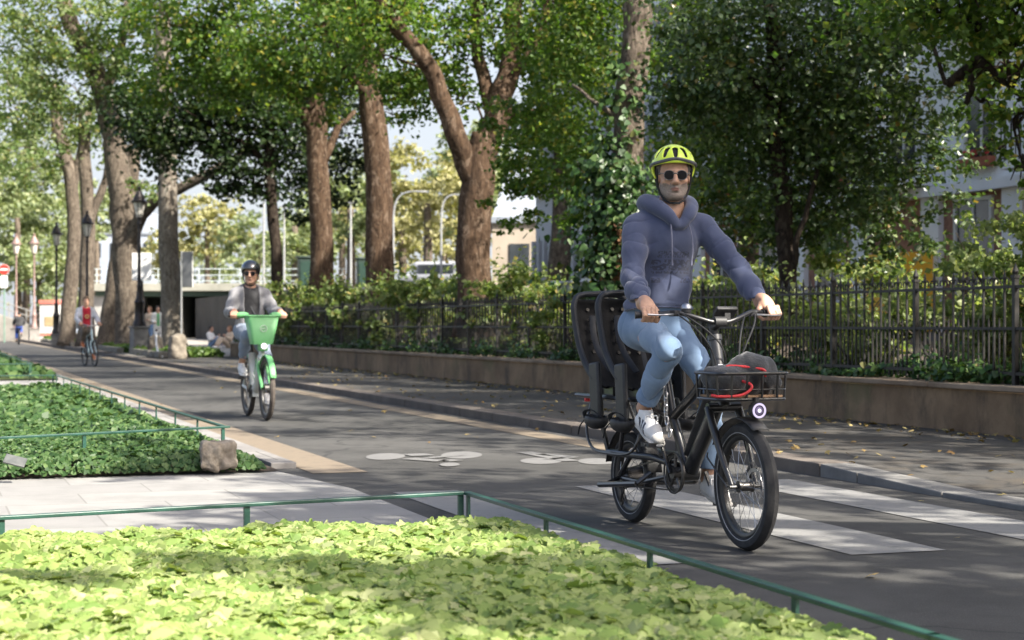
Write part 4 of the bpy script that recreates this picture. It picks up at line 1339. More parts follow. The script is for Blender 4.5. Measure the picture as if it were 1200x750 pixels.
# ---- dead leaves on the pavement
rng = np.random.default_rng(9)
n = 1500
uu = 3 + rng.random(n) ** 1.3 * 42
vv = np.where(rng.random(n) < .62, 8.86 - np.abs(rng.normal(size=n)) * .28, rng.uniform(6.0, 8.8, n))
sel = rng.random(n) < .02
vv[sel] = rng.uniform(2.7, 5.9, sel.sum())
zz = np.array([pave_z(u, v) if v > 6.0 else .0 for u, v in zip(uu, vv)]) + .012
N = rng.normal(size=(n, 3)) * .28 + np.array([0, 0, 1])
o = leaves("fallen_leaves", np.stack([CT * vv - ST * uu, ST * vv + CT * uu, zz], 1), .03 + .05 * rng.random(n), N, leaf_mat("leaf_fallen", [(0, (.10, .055, .02)), (.5, (.25, .17, .06)), (1, (.36, .30, .13))], .15, .8), MAPLE, rng=rng)
tag(o, "dry yellow and brown leaves scattered over the pavement", "leaves", kind="stuff")

# ---- street lamps
M_LAMP = mat("lamp_iron", (0.018, 0.016, 0.016), (0.045, 0.038, 0.036), 8, 0.45, 0.5)
M_LAMPP = mat("lamp_pink_paint", (0.19, 0.125, 0.11), (0.26, 0.18, 0.16), 5, 0.5)
M_GLASS = mat("milky_glass", (0.55, 0.53, 0.48), (0.68, 0.66, 0.60), 3, 0.25)
def street_lamp(label, base, s, m, ped=None, group="old lantern street lamps"):
    root = thing("street_lamp", label, "street lamp", base, random.uniform(0, .5), group)
    if ped:
        mb = MB()
        mb.box((0, 0, ped[1] / 2), (ped[0], ped[0], ped[1]))
        mb.box((0, 0, ped[1] + .03), (ped[0] + .1, ped[0] + .1, .06))
        mb.build("pedestal", mat("lamp_pedestal_stone", (.16, .15, .14), (.26, .245, .225), 5, .85), root, smooth=False, bevel=.015)
    z0 = ped[1] + .06 if ped else 0
    H = 4.55 * s
    mb = MB()
    mb.lathe([(.20, z0), (.20, z0 + .12), (.15, z0 + .2), (.14, z0 + .75), (.17, z0 + .8), (.10, z0 + .95), (.075, z0 + 1.3), (.085, z0 + 1.34), (.06, z0 + 1.4), (.045, H - .25), (.08, H - .22), (.05, H - .15), (.06, H - .02), (.15 * s, H)], n=14)
    mb.build("column", m, root)
    mb = MB()
    mb.lathe([(.10 * s, H + .003), (.20 * s, H + .50 * s)], n=6, caps=False)
    mb.build("lantern_glass", M_GLASS, root, smooth=False)
    mb = MB()
    for k in range(6):
        q = 2 * PI * k / 6
        mb.tube([(.105 * s * math.cos(q), .105 * s * math.sin(q), H), (.208 * s * math.cos(q), .208 * s * math.sin(q), H + .5 * s)], .011 * s, 5)
    mb.lathe([(.27 * s, H + .49 * s), (.275 * s, H + .53 * s), (.20 * s, H + .58 * s), (.175 * s, H + .70 * s), (.10 * s, H + .80 * s), (.095 * s, H + .86 * s), (.05 * s, H + .9 * s), (.045 * s, H + .95 * s), (.07 * s, H + 1.0 * s), (0, H + 1.06 * s)], n=14)
    mb.build("lantern_cap", m, root)
    return root
def onpath(px, Y, z=.1):
    p = C(px, 381, Y)
    return Vector((p.x, p.y, z))
street_lamp("black lantern lamp on a square stone pedestal, tallest, in front of the ridged trunk", onpath(163, 57), 1.0, M_LAMP, (.5, .85))
street_lamp("black lantern lamp above the red-shirted cyclist", onpath(102, 67.5), .98, M_LAMP, None)
street_lamp("black lantern lamp left of the leaning brown trunk", onpath(66, 77), 1.0, M_LAMP, (.42, .5))
street_lamp("pinkish lantern lamp, the right one of the pale pair at the left edge", onpath(40, 105), 1.18, M_LAMPP, (.6, .7), None)
street_lamp("pinkish lantern lamp, the left one of the pale pair beside the no-entry sign", onpath(19, 110), 1.22, M_LAMPP, (.6, .7), None)

# modern lamp posts over the upper street
M_POLE = mat("grey_pole", (0.28, 0.29, 0.29), (0.38, 0.385, 0.38), 3, .5, .3)
def mast(label, px, Y, ztop, arm, lean=1, cat="street lamp"):
    b = onpath(px, Y, street_z(Y) if px > 320 else .1)
    root = thing("mast_lamp", label, cat, b)
    h = ztop - b.z
    mb = MB()
    if arm:
        mb.tube([(0, 0, 0), (0, 0, h * .6)] + bez((0, 0, h * .72), (0, 0, h * .95), (lean * arm * .3, 0, h), (lean * arm, 0, h * 1.0), 8), lerp_list([.065, .04], 11), 8)
    else:
        mb.tube([(0, 0, 0), (0, 0, h)], [.08, .05], 8)
    mb.build("pole", M_POLE, root)
    mb = MB()
    mb.box((lean * (arm + .25), 0, h - .02), (.6, .2, .1)) if arm else mb.box((0, 0, h + .05), (.5, .18, .1))
    mb.build("lamp_head", M_POLE, root, bevel=.02)
    return root
mast("slim grey mast lamp bending right, beside the two-limbed trunk", 517, 96, 8.4, .9)
mast("slim grey mast lamp bending right, just right of the straight middle trunk", 461, 100, 8.9, 1.4)
mast("straight grey mast between the two left clear trunks", 411, 92, 7.6, 0)
mast("straight grey mast left of the thin dark trunk", 309, 100, 8.4, 0)
mast("straight grey mast right of the thin dark trunk", 333, 104, 8.2, 0)

# ---- signs
M_SIGNW = mat("sign_white", (.70, .70, .69), (.78, .78, .77), 3, .4)
M_SIGNR = mat("sign_red", (.45, .035, .025), (.55, .05, .035), 3, .4)
M_SIGNG = mat("sign_grey_back", (.13, .135, .14), (.19, .195, .2), 3, .5, .3)
t = thing("road_sign", "round red no-entry sign above a white plate at the left edge", "sign", onpath(5, 92, .1))
mb = MB(); mb.tube([(0, 0, 0), (0, 0, 4.25)], .04, 8); mb.build("pole", mat("sign_pole_green", (.12, .22, .17), (.18, .28, .22), 3, .5), t)
mb = MB(); mb.lathe([(.27, -.02), (.27, .0)], (0, -.06, 3.95), (0, -1, 0), 24); mb.build("disc", M_SIGNR, t, smooth=False)
mb = MB(); mb.box((0, -.066, 3.95), (.40, .012, .10)); mb.lathe([(.285, -.03), (.285, -.022)], (0, -.06, 3.95), (0, -1, 0), 24); mb.build("white_bar", M_SIGNW, t, smooth=False)
mb = MB(); mb.box((0, -.07, 3.28), (.38, .02, .66)); mb.build("plate", M_SIGNW, t, bevel=.02)
t = thing("notice_board", "blank white notice panel behind the tallest black lamp", "sign", onpath(166, 58.5, .1))
mb = MB(); mb.box((0, 0, 2.95), (.66, .03, .95)); mb.build("panel", mat("sign_bright_white", (.74, .74, .73), (.80, .80, .79), 3, .35), t, bevel=.01)
mb = MB(); mb.tube([(0, .05, 0), (0, .05, 3.3)], .035, 8); mb.build("post", M_LAMP, t)
t = thing("road_sign", "tall dark sign back with a bright rim on a pole, right of the pale trunk", "sign", onpath(212.5, 53, .1), -.25)
mb = MB(); mb.tube([(0, 0, 0), (0, 0, 3.25)], .03, 8); mb.build("pole", M_POLE, t)
mb = MB(); mb.box((.2, 0, 2.68), (.34, .03, 1.1)); mb.build("panel", M_SIGNG, t, bevel=.02)
mb = MB(); mb.tube([(.03, .02, 2.13), (.37, .02, 2.13), (.37, .02, 3.23), (.03, .02, 3.23)], .014, 6, closed=True); mb.build("rim", M_SIGNW, t)

# ---- stone bollards, tree-pit edging and the hose
M_BOLL = mat("bollard_stone", (.13, .11, .085), (.25, .215, .17), 6, .92, bmp=.9, bscale=30, bdist=.012)
def bollard(label, px, Y, r, h, seed, m):
    s = SDF((-r * 1.4, -r * 1.4, -.05), (r * 1.4, r * 1.4, h * 1.2), .03)
    s.cone((0, 0, 0), (0, 0, h - r * .75), r, r * .82, .02)
    s.box((0, 0, h * .45), (r * .8, r * .8, h * .45), .06, Matrix.Rotation(.4, 3, 'Z'), .08)
    o = s.build("stone_bollard", m, None, disp=lambda V: .03 * vnoise(V, 5, seed) + .012 * vnoise(V, 16, seed))
    o.location = onpath(px, Y, .12)
    return tag(o, label, "bollard")
bollard("rough round stone bollard with a bright top, right one before the pale trunk", 208, 48.5, .27, .68, 2, M_BOLL)
bollard("squat dark stone bollard, left one before the pale trunk", 182, 52, .25, .62, 4, mat("bollard_dark", (.05, .042, .034), (.10, .085, .07), 5, .92, bmp=.8, bscale=30))
t = thing("hose", "white hose looping between the two stone bollards", "hose", onpath(184, 50, .12))
mb = MB(); mb.tube(smooth_path([(-.02, 0, .75), (0, -.1, .6), (.05, -.3, .35), (.14, -.5, .15), (.26, -.7, .05), (.33, -.8, .02)], 5), .028, 8); mb.build("hose_line", M_SIGNW, t)
mb = MB(); mb.lathe([(.035, 0), (.035, .07)], (-.02, 0, .74), (0, 0, 1), 8); mb.build("nozzle", M_LAMP, t)
M_EDGE = mat("edging_stone", (.12, .11, .085), (.22, .20, .165), 4, .92, bmp=.8, bscale=25)
k = 0
def edging(u0, u1, v, n, where, w2=None):
    for i in range(n):
        a, b2 = u0 + (u1 - u0) * i / n, u0 + (u1 - u0) * (i + 1) / n - .06
        mb = MB()
        c = W((a + b2) / 2, v, .19)
        mb.box(c, (.28, b2 - a, .20), TH + random.uniform(-.04, .04))
        o = mb.build("edging_stone", M_EDGE, None, base=c, bevel=.03)
        o["label"] = f"mossy edging stone of the tree pit {where}" 
        o["category"] = "kerb stone"
        o["group"] = "edging stones " + where
edging(49.8, 57.2, 6.55, 6, "in front of the stone bollards")
edging(59, 73, 6.35, 9, "along the ridged old trunks")
edging(77, 99, 6.3, 9, "behind the red-shirted cyclist")

# ---- the bridge at the end of the path
M_BRIDGE = mat("bridge_cream", (.24, .24, .20), (.31, .305, .26), 1.2, .8)
M_BRDARK = mat("bridge_dark", (.035, .042, .038), (.07, .08, .07), 1.5, .85)
M_BRGREY = mat("bridge_wall_grey", (.20, .205, .21), (.30, .305, .31), .5, .85)
br = thing("road_bridge", "cream concrete road bridge crossing behind the plaza", "bridge", (-22, 122, 0))
mb = MB(); mb.box((11.5, 5, 3.75), (39, 11, .55)); mb.build("deck", M_BRIDGE, br, bevel=.03)
mb = MB(); mb.box((11.5, 5, 3.30), (38.6, 10, .34)); mb.build("girder", mat("bridge_green", (.03, .06, .045), (.05, .085, .06), 2, .6), br)
mb = MB()
for i in range(27):
    mb.box((-7.6 + i * 1.46, -.35, 4.55), (.06, .06, 1.06))
for z in (4.2, 4.62, 5.06): mb.box((11.5, -.35, z), (38.6, .05, .06))
mb.build("parapet_rail", mat("bridge_rail", (.40, .46, .46), (.5, .56, .56), 1, .5), br, smooth=False)
for x in (-2.2, 3.4):
    mb = MB(); mb.box((x, 4.6, 1.55), (.7, 7, 3.2)); mb.build("pier", M_BRDARK, br)
mb = MB(); mb.box((9, 9.2, 1.55), (30, .5, 3.2)); mb.build("abutment", M_BRDARK, br)
for i, (x, w2) in enumerate(((-1.7, 1.3), (.3, 1.4), (4.2, 1.0))):
    mb = MB(); mb.box((x, 8.7, 1.5), (w2, .1, 2.5))
    for k in range(5): mb.box((x - w2 / 2 + (k + .5) * w2 / 5, 8.6, 1.5), (.04, .06, 2.5))
    mb.build("door_panel", M_BRGREY, br, smooth=False)
mb = MB(); mb.box((-7.0, 5, 1.55), (2.0, 9.6, 3.2)); mb.build("retaining_wall", mat("bridge_pale_wall", (.26, .255, .24), (.36, .355, .34), 1, .85), br)

# ramp with a stone parapet at the far left
t = thing("ramp_wall", "pale stone ramp wall sloping down behind the farthest cyclist", "wall", (-33, 112, 0))
def wedge(x0, x1, z0, z1, y0, y1, dz=0.0, base=0.0):
    mb = MB()
    vs = [(x0, y0, base), (x1, y0, base), (x1, y0, z1), (x0, y0, z0), (x0, y1, base), (x1, y1, base), (x1, y1, z1), (x0, y1, z0)]
    mb.add(vs, [(0, 1, 2, 3), (7, 6, 5, 4), (3, 2, 6, 7), (0, 4, 5, 1), (1, 5, 6, 2), (4, 0, 3, 7)])
    return mb
wedge(-12, 3.2, 5.4, .5, 0, .6).build("wall_body", mat("ramp_stone", (.22, .21, .185), (.32, .30, .27), 1.2, .85, bmp=.5, bscale=12), t, smooth=False)
mb = MB()
for i in range(13):
    x = -11.6 + i * 1.15
    z = 5.4 - (x + 12) / 15.2 * 4.9
    mb.box((x, .3, z + .45), (.07, .07, .92))
for dz in (.5, .9):
    mb.tube([(-12, .3, 5.4 + dz), (3.1, .3, .5 + dz)], .04, 6)
mb.build("handrail", mat("ramp_rail", (.20, .20, .19), (.3, .3, .28), 2, .5), t, smooth=False)
# kiosk
t = thing("kiosk", "small white kiosk with a red fascia behind the leaning brown trunk", "kiosk", onpath(61, 112, 0))
mb = MB(); mb.box((0, 0, 1.2), (1.3, 1.3, 2.4)); mb.build("body", mat("kiosk_white", (.42, .41, .39), (.5, .49, .47), 2, .5), t, bevel=.03)
mb = MB(); mb.box((0, -.02, 2.55), (1.4, 1.4, .28)); mb.build("fascia", mat("kiosk_red", (.40, .13, .10), (.48, .17, .13), 2, .5), t, bevel=.03)
mb = MB(); mb.box((.1, -.665, 1.3), (.8, .05, .6)); mb.build("hatch", mat("kiosk_hatch", (.28, .22, .12), (.35, .28, .16), 2, .4), t)
mb = MB(); mb.box((0, -.68, .45), (1.2, .05, .15)); mb.build("counter", MATS["kiosk_red"], t)

# ---- buildings
M_PANE = mat("window_dark_glass", (.025, .03, .035), (.05, .058, .065), 1, .12, .0, spec=.8)
M_FRAMEW = mat("window_frame_white", (.55, .55, .54), (.63, .63, .62), 2, .5)
M_PALE = mat("render_pale_grey", (.42, .43, .46), (.50, .51, .545), .35, .85)
M_WALLW = mat("render_white", (.68, .69, .72), (.78, .79, .81), .4, .85)
M_BRICK = mat("brick_red", (.20, .10, .07), (.30, .165, .115), 9, .9, bmp=.4, bscale=40)
def facade(root, y0, y1, z0, H, depth, wall_m, part="wall"):
    mb = MB(); mb.box((depth / 2, (y0 + y1) / 2, (z0 + H) / 2), (depth, y1 - y0, H - z0)); return mb.build(part, wall_m, root, smooth=False)
def window(root, y, z, w_, h_, x=-.004, bars=1):
    mb = MB()
    for a, b2, c, d in ((0, h_ / 2, w_ + .12, .08), (0, -h_ / 2, w_ + .12, .08), (w_ / 2, 0, .08, h_), (-w_ / 2, 0, .08, h_)):
        mb.box((x - .03, y + a, z + b2), (.07, c, d))
    for i in range(bars):
        mb.box((x - .02, y - w_ / 2 + w_ * (i + 1) / (bars + 1), z), (.05, .05, h_ - .08))
    f = mb.build("window", M_FRAMEW, root, smooth=False)
    mb = MB(); mb.box((x, y, z), (.02, w_ - .06, h_ - .06)); mb.build("pane", M_PANE, f, smooth=False)
# apartment house at the right
ab = thing("apartment_house", "white apartment house with railed balconies and red brick ground floor at the right", "building", W(34, 21, street_z(26)), TH)
facade(ab, -14, 13, 3.3, 19, 10, M_WALLW)
facade(ab, -14, 13, -1, 3.28, 9.97, M_BRICK, "ground_floor")
mb = MB(); mb.box((-.12, -.5, 3.3), (.3, 27.2, .22)); mb.build("string_course", M_WALLW, ab, smooth=False)
for fl in range(4):
    z = 3.55 + fl * 3.1
    for k in range(9):
        y = -12.4 + k * 3.0
        window(ab, y, z + 1.3, 1.15, 2.1)
        if k % 2 == (fl % 2):
            mb = MB(); mb.box((-.46, y, z - .02), (.9, 2.3, .14)); s_ = mb.build("balcony", M_WALLW, ab, smooth=False)
            mb = MB()
            for i in range(15): mb.box((-.88, y - 1.1 + i * 2.2 / 14, z + .55), (.02, .02, .95))
            mb.box((-.88, y, z + 1.03), (.04, 2.26, .05)); mb.box((-.88, y, z + .12), (.03, 2.26, .03))
            for s in (-1, 1):
                for i in range(5): mb.box((-.80 + i * .17, y + s * 1.11, z + .55), (.02, .02, .95))
                mb.box((-.46, y + s * 1.11, z + 1.03), (.84, .04, .05))
            mb.build("railing", M_IRON, s_, smooth=False)
        else:
            mb = MB(); mb.box((-.16, y, z + .24), (.24, 1.1, .2)); s_ = mb.build("window_box", mat("terracotta", (.25, .08, .04), (.33, .12, .07), 4, .8), ab, smooth=False)
            rg = np.random.default_rng(k + 20 * fl)
            P = np.stack([np.full(60, -.18) + rg.normal(size=60) * .08, y + rg.uniform(-.5, .5, 60), z + .38 + rg.random(60) * .14], 1)
            leaves("flowers", P, np.full(60, .13), rg.normal(size=(60, 3)), [L_SHRUB, mat("petal_red", (.5, .03, .04), (.6, .06, .07), 4, .6)], KITE, matidx=(rg.random(60) < .5).astype(int), parent=s_, rng=rg)
for k in range(5):
    pass
for k in range(9):
    if k != 4: window(ab, -12.1 + k * 3.0, 2.0, 1.3, 2.1)
for k in range(10):
    mb = MB(); mb.box((-.06, -13.6 + k * 3.0, 1.2), (.16, .7, 4.1)); mb.build('pilaster', M_WALLW, ab, smooth=False)
mb = MB(); mb.box((-.40, -.9, .98), (.8, 1.7, 2.0)); s_ = mb.build("shop_front", mat("shop_ochre", (.78, .42, .03), (.85, .48, .05), 3, .6), ab, smooth=False)
mb = MB()
for k in range(3): mb.box((-.81, -1.45 + k * .55, 1.62), (.03, .36, .3))
mb.build("shop_window", M_PANE, s_, smooth=False)
# pale office block between the trunks
ob = thing("office_block", "pale blue-grey office block with rows of slit windows, seen between trunks left of the man", "building", W(52, 22, street_z(52) - .3), TH)
facade(ob, -9, 9, 0, 24, 12, M_PALE)
for fl in range(6):
    z = 1.1 + fl * 3.4
    mb = MB(); mb.box((-.06, 0, z + .95), (.14, 17.6, 1.5)); s_ = mb.build("window_band", M_PANE, ob, smooth=False)
    mb = MB()
    for k in range(30): mb.box((-.16, -8.6 + k * .593, z + .95), (.26, .20, 1.5))
    mb.build("mullion_row", M_PALE, s_, smooth=False)
    mb = MB(); mb.box((-.14, 0, z + .12), (.3, 18, .1)); mb.build("sill_course", M_WALLW, ob, smooth=False)
# long facades that close the street far away
def far_house(label, X0, X1, Y, z0, H, m, nf, nw, name="town_house"):
    c = ((X0 + X1) / 2, Y, z0)
    r = thing(name, label, "building", c)
    w2 = X1 - X0
    mb = MB(); mb.box((0, 5, H / 2), (w2, 10, H)); mb.build("wall", m, r, smooth=False)
    mb = MB(); mb.prism([(-w2 / 2 - .2, -.2), (w2 / 2 + .2, -.2), (w2 / 2 + .2, 10.2), (-w2 / 2 - .2, 10.2)], H, H + .3)
    vs = [(-w2 / 2, 0, H + .3), (w2 / 2, 0, H + .3), (w2 / 2, 10, H + .3), (-w2 / 2, 10, H + .3), (-w2 / 2 + .8, 2, H + 3), (w2 / 2 - .8, 2, H + 3), (w2 / 2 - .8, 8, H + 3), (-w2 / 2 + .8, 8, H + 3)]
    mb.add(vs, [(0, 1, 5, 4), (1, 2, 6, 5), (2, 3, 7, 6), (3, 0, 4, 7), (4, 5, 6, 7)])
    mb.build("roof", mat("zinc_roof", (.22, .25, .29), (.28, .31, .35), 1, .5, .2), r, smooth=False)
    for fl in range(nf):
        for k in range(nw):
            x = -w2 / 2 + (k + .5) * w2 / nw
            z = 1.6 + fl * (H - .6) / nf
            mb = MB(); mb.box((x, -.03, z), (1.0, .08, 1.9)); mb.build("window", M_PANE, r, smooth=False)
far_house("grey-blue town house with a zinc roof, far behind between the old trunks", -58, -47, 225, 0, 13, mat("render_bluegrey", (.26, .30, .36), (.33, .37, .43), .3, .85), 4, 5)
far_house("beige house end right of the two-limbed trunk, left of the pale office block", -1.0, 4.5, 86, 2.6, 3.6, mat("render_beige", (.30, .255, .20), (.38, .33, .265), .5, .88), 1, 2)

# ---- parked white van, cabinets
def car(label, px, Y, rz):
    b = onpath(px, Y, 2.9)
    r = thing("parked_van", label, "van", b, rz)
    s = SDF((-2.3, -1.05, .1), (2.3, 1.05, 2.1), .05)
    s.box((0, 0, .72), (2.05, .86, .40), .18, None, 0)
    s.box((-.35, 0, 1.25), (1.55, .78, .62), .25, None, .12)
    for x in (-1.3, 1.3):
        for y in (-.9, .9): s.ell((x, y, .34), (.38, .22, .38), None, .02, 's')
    s.build("body", mat("van_white", (.30, .31, .33), (.36, .37, .39), 2, .25, coat=.5), r)
    for nm, c, h2 in (("side_window", (-.35, -.80, 1.42), (1.1, .03, .25)), ("side_window", (-.35, .80, 1.42), (1.1, .03, .25)), ("windscreen", (1.17, 0, 1.42), (.06, .62, .26))):
        mb = MB(); mb.box(c, [q * 2 for q in h2]); mb.build(nm, M_PANE, r, bevel=.02)
    for x in (-1.3, 1.3):
        for y in (-.78, .78):
            mb = MB(); mb.lathe([(.2, -.1), (.33, -.1), (.33, .1), (.2, .1)], (x, y, .33), (0, 1, 0), 18)
            wl = mb.build("wheel", mat("tyre_plain", (.015, .015, .015), (.03, .03, .03), 9, .8), r)
            mb = MB(); mb.lathe([(0, -.09), (.2, -.09), (.2, .09), (0, .09)], (x, y, .33), (0, 1, 0), 14); mb.build("hubcap", M_POLE, wl)
    for y in (-.6, .6):
        mb = MB(); mb.lathe([(.1, 0), (.06, .04), (0, .05)], (2.03, y, .85), (1, 0, 0), 12); mb.build("headlight", M_GLASS, r)
    return r
car("white parked van on the upper street, glimpsed between the two right clear trunks", 510, 100, TH + PI / 2 + .9)
def cabinet(label, px, Y, w_, h_):
    b = onpath(px, Y, 2.9)
    r = thing("street_cabinet", label, "cabinet", b, .3)
    m1 = mat("cabinet_green", (.006, .020, .014), (.011, .030, .021), 3, .5)
    mb = MB(); mb.box((0, 0, h_ / 2), (w_, w_ * .8, h_)); mb.build("box", m1, r, bevel=.03)
    mb = MB(); mb.prism([(-w_ * .6, -w_ * .5), (w_ * .6, -w_ * .5), (w_ * .6, w_ * .5), (-w_ * .6, w_ * .5)], h_, h_ + .12); mb.build("lid", m1, r, bevel=.04)
    mb = MB(); mb.box((0, -w_ * .4 - .01, h_ * .5), (w_ * .8, .03, h_ * .8)); mb.build("door", mat("cabinet_green_light", (.009, .030, .021), (.014, .040, .029), 3, .4), r)
cabinet("dark green street cabinet left of the forked brown trunk", 358, 92, .8, 1.75)
cabinet("dark green street cabinet left of the straight middle trunk", 425, 94, .62, 1.75)
# ================================================================== PEOPLE
def skin_mat(name, c, beard=None):
    m = mat(name, c, tuple(min(1, x * 1.25) for x in c), 28, 0.5, bmp=.15, bscale=220)
    return m
def cloth_mat(name, c1, c2=None, scale=14, rough=.9, bmp=.35, bscale=260, sheen=.3, bdist=.004, lo=.35, hi=.65):
    return mat(name, c1, c2, scale, rough, bmp=bmp, bscale=bscale, sheen=sheen, bdist=bdist, spec=.2, lo=lo, hi=hi)
M_SKIN = skin_mat("skin_tanned", (0.40, 0.235, 0.16))
M_SKINL = skin_mat("skin_light", (0.42, 0.24, 0.165))
M_BEARD = mat("grey_stubble", (0.15, 0.115, 0.095), (0.30, 0.25, 0.215), 190, .8, bmp=.4, bscale=300)
M_LIP = mat("lip", (0.20, 0.10, 0.08), (0.23, 0.12, 0.095), 30, .6)
M_EYEW = mat("eye_white", (.6, .58, .55), (.65, .63, .6), 5, .3)
M_LENS = mat("dark_lens", (.006, .006, .007), (.010, .010, .011), 3, .15, spec=.12)

class PS:
    "an SDF drawn through a placing matrix"
    def __init__(self, s, M):
        self.s, self.M, self.R = s, M, M.to_3x3()
    def p(self, a): return tuple(self.M @ Vector(a))
    def cone(self, a, b, ra, rb, k=.02, op='u', flat=None):
        if flat is not None: flat = (tuple(self.R @ Vector(flat[0])), flat[1])
        self.s.cone(self.p(a), self.p(b), ra, rb, k, op, flat); return self
    def path(self, pts, rs, k=.02, op='u', flat=None):
        for i in range(len(pts) - 1): self.cone(pts[i], pts[i + 1], rs[i], rs[i + 1], k, op, flat)
        return self
    def ell(self, c, r, rot=None, k=.02, op='u'):
        self.s.ell(self.p(c), r, (self.R @ rot) if rot is not None else self.R.copy(), k, op); return self
    def box(self, c, hf, r=.01, rot=None, k=.02, op='u'):
        self.s.box(self.p(c), hf, r, (self.R @ rot) if rot is not None else self.R.copy(), k, op); return self
def place(loc, yaw=0, pitch=0, roll=0):
    return Matrix.Translation(Vector(loc)) @ Matrix.Rotation(yaw, 4, 'Z') @ Matrix.Rotation(pitch, 4, 'Y') @ Matrix.Rotation(roll, 4, 'X')

def head_sdf(P, female=False, fine=True):
    f = .94 if female else 1.0
    P.ell((-.014, 0, .036), (.098 * f, .077 * f, .092 * f), None, .02)
    P.ell((.022, 0, -.045), (.068, .060 * f, .080), None, .035)
    for s in (-1, 1):
        P.cone((-.005, s * .052 * f, -.062), (.055, s * .026, -.098), .020 * f, .018 * f, .03)
        P.ell((.060, s * .045 * f, -.026), (.024, .020, .020), None, .02)
    P.ell((.066, 0, -.100), (.024, .028 * f, .020), None, .02)
    if fine:
        P.ell((.082, 0, .024), (.014, .052 * f, .010), None, .018)
        for s in (-1, 1):
            P.ell((.100, s * .031, .004), (.016, .020, .011), None, .012, 's')
            P.ell((.074, s * .031, .003), (.0125, .0125, .0125), None, .003)
            P.ell((.098, s * .0125, -.036), (.012, .0085, .009), None, .006)
            P.ell((-.008, s * .078 * f, -.006), (.019, .008, .032), Matrix.Rotation(s * -.25, 3, 'Z'), .006)
            P.ell((-.004, s * .086 * f, -.004), (.010, .006, .018), None, .004, 's')
        P.cone((.086, 0, .014), (.112, 0, -.032), .0085, .0135, .012)
        P.ell((.0905, 0, -.064), (.009, .022, .0045), None, .006)
        P.ell((.0875, 0, -.0755), (.009, .018, .0050), None, .007)
        P.path([(.096, -.026, -.0735), (.1005, 0, -.0695), (.096, .026, -.0735)], [.002, .0025, .002], .002, 's')
        P.ell((.088, 0, -.088), (.008, .018, .005), None, .006, 's')
    else:
        P.cone((.086, 0, .014), (.110, 0, -.030), .010, .015, .012)
        for s in (-1, 1):
            P.ell((-.008, s * .078 * f, -.006), (.019, .010, .032), None, .006)

def hand_sdf(P, s, fine=True, k=.008):
    "a hand closed on a grip lying along its local y axis; s = +1 when the thumb side points to +y"
    P.ell((-.034, 0, .020), (.048, .040, .0165), Matrix.Rotation(.30, 3, 'Y'), .01)
    P.cone((-.070, 0, .014), (-.10, 0, .006), .027, .026, .02, flat=((0, 0, 1), .8))
    lens = (.92, 1.0, .97, .80)
    ys = [s * q for q in (.031, .011, -.010, -.030)]
    for y, L in zip(ys, lens):
        r = .0098 * (.9 + .1 * L)
        P.path([(-.004, y, .033), (.026 + .010 * L, y * 1.02, .024), (.034 + .004 * L, y * 1.0, -.006), (.016, y * .97, -.022 - .004 * L)], [r * 1.08, r, r * .95, r * .82], .003)
        P.ell((-.002, y, .037), (.011, .010, .009), None, .006)
    P.path([(-.050, s * .030, .008), (-.026, s * .050, -.004), (.002, s * .052, -.022), (.020, s * .044, -.026)], [.017, .0135, .0115, .0095], .008)

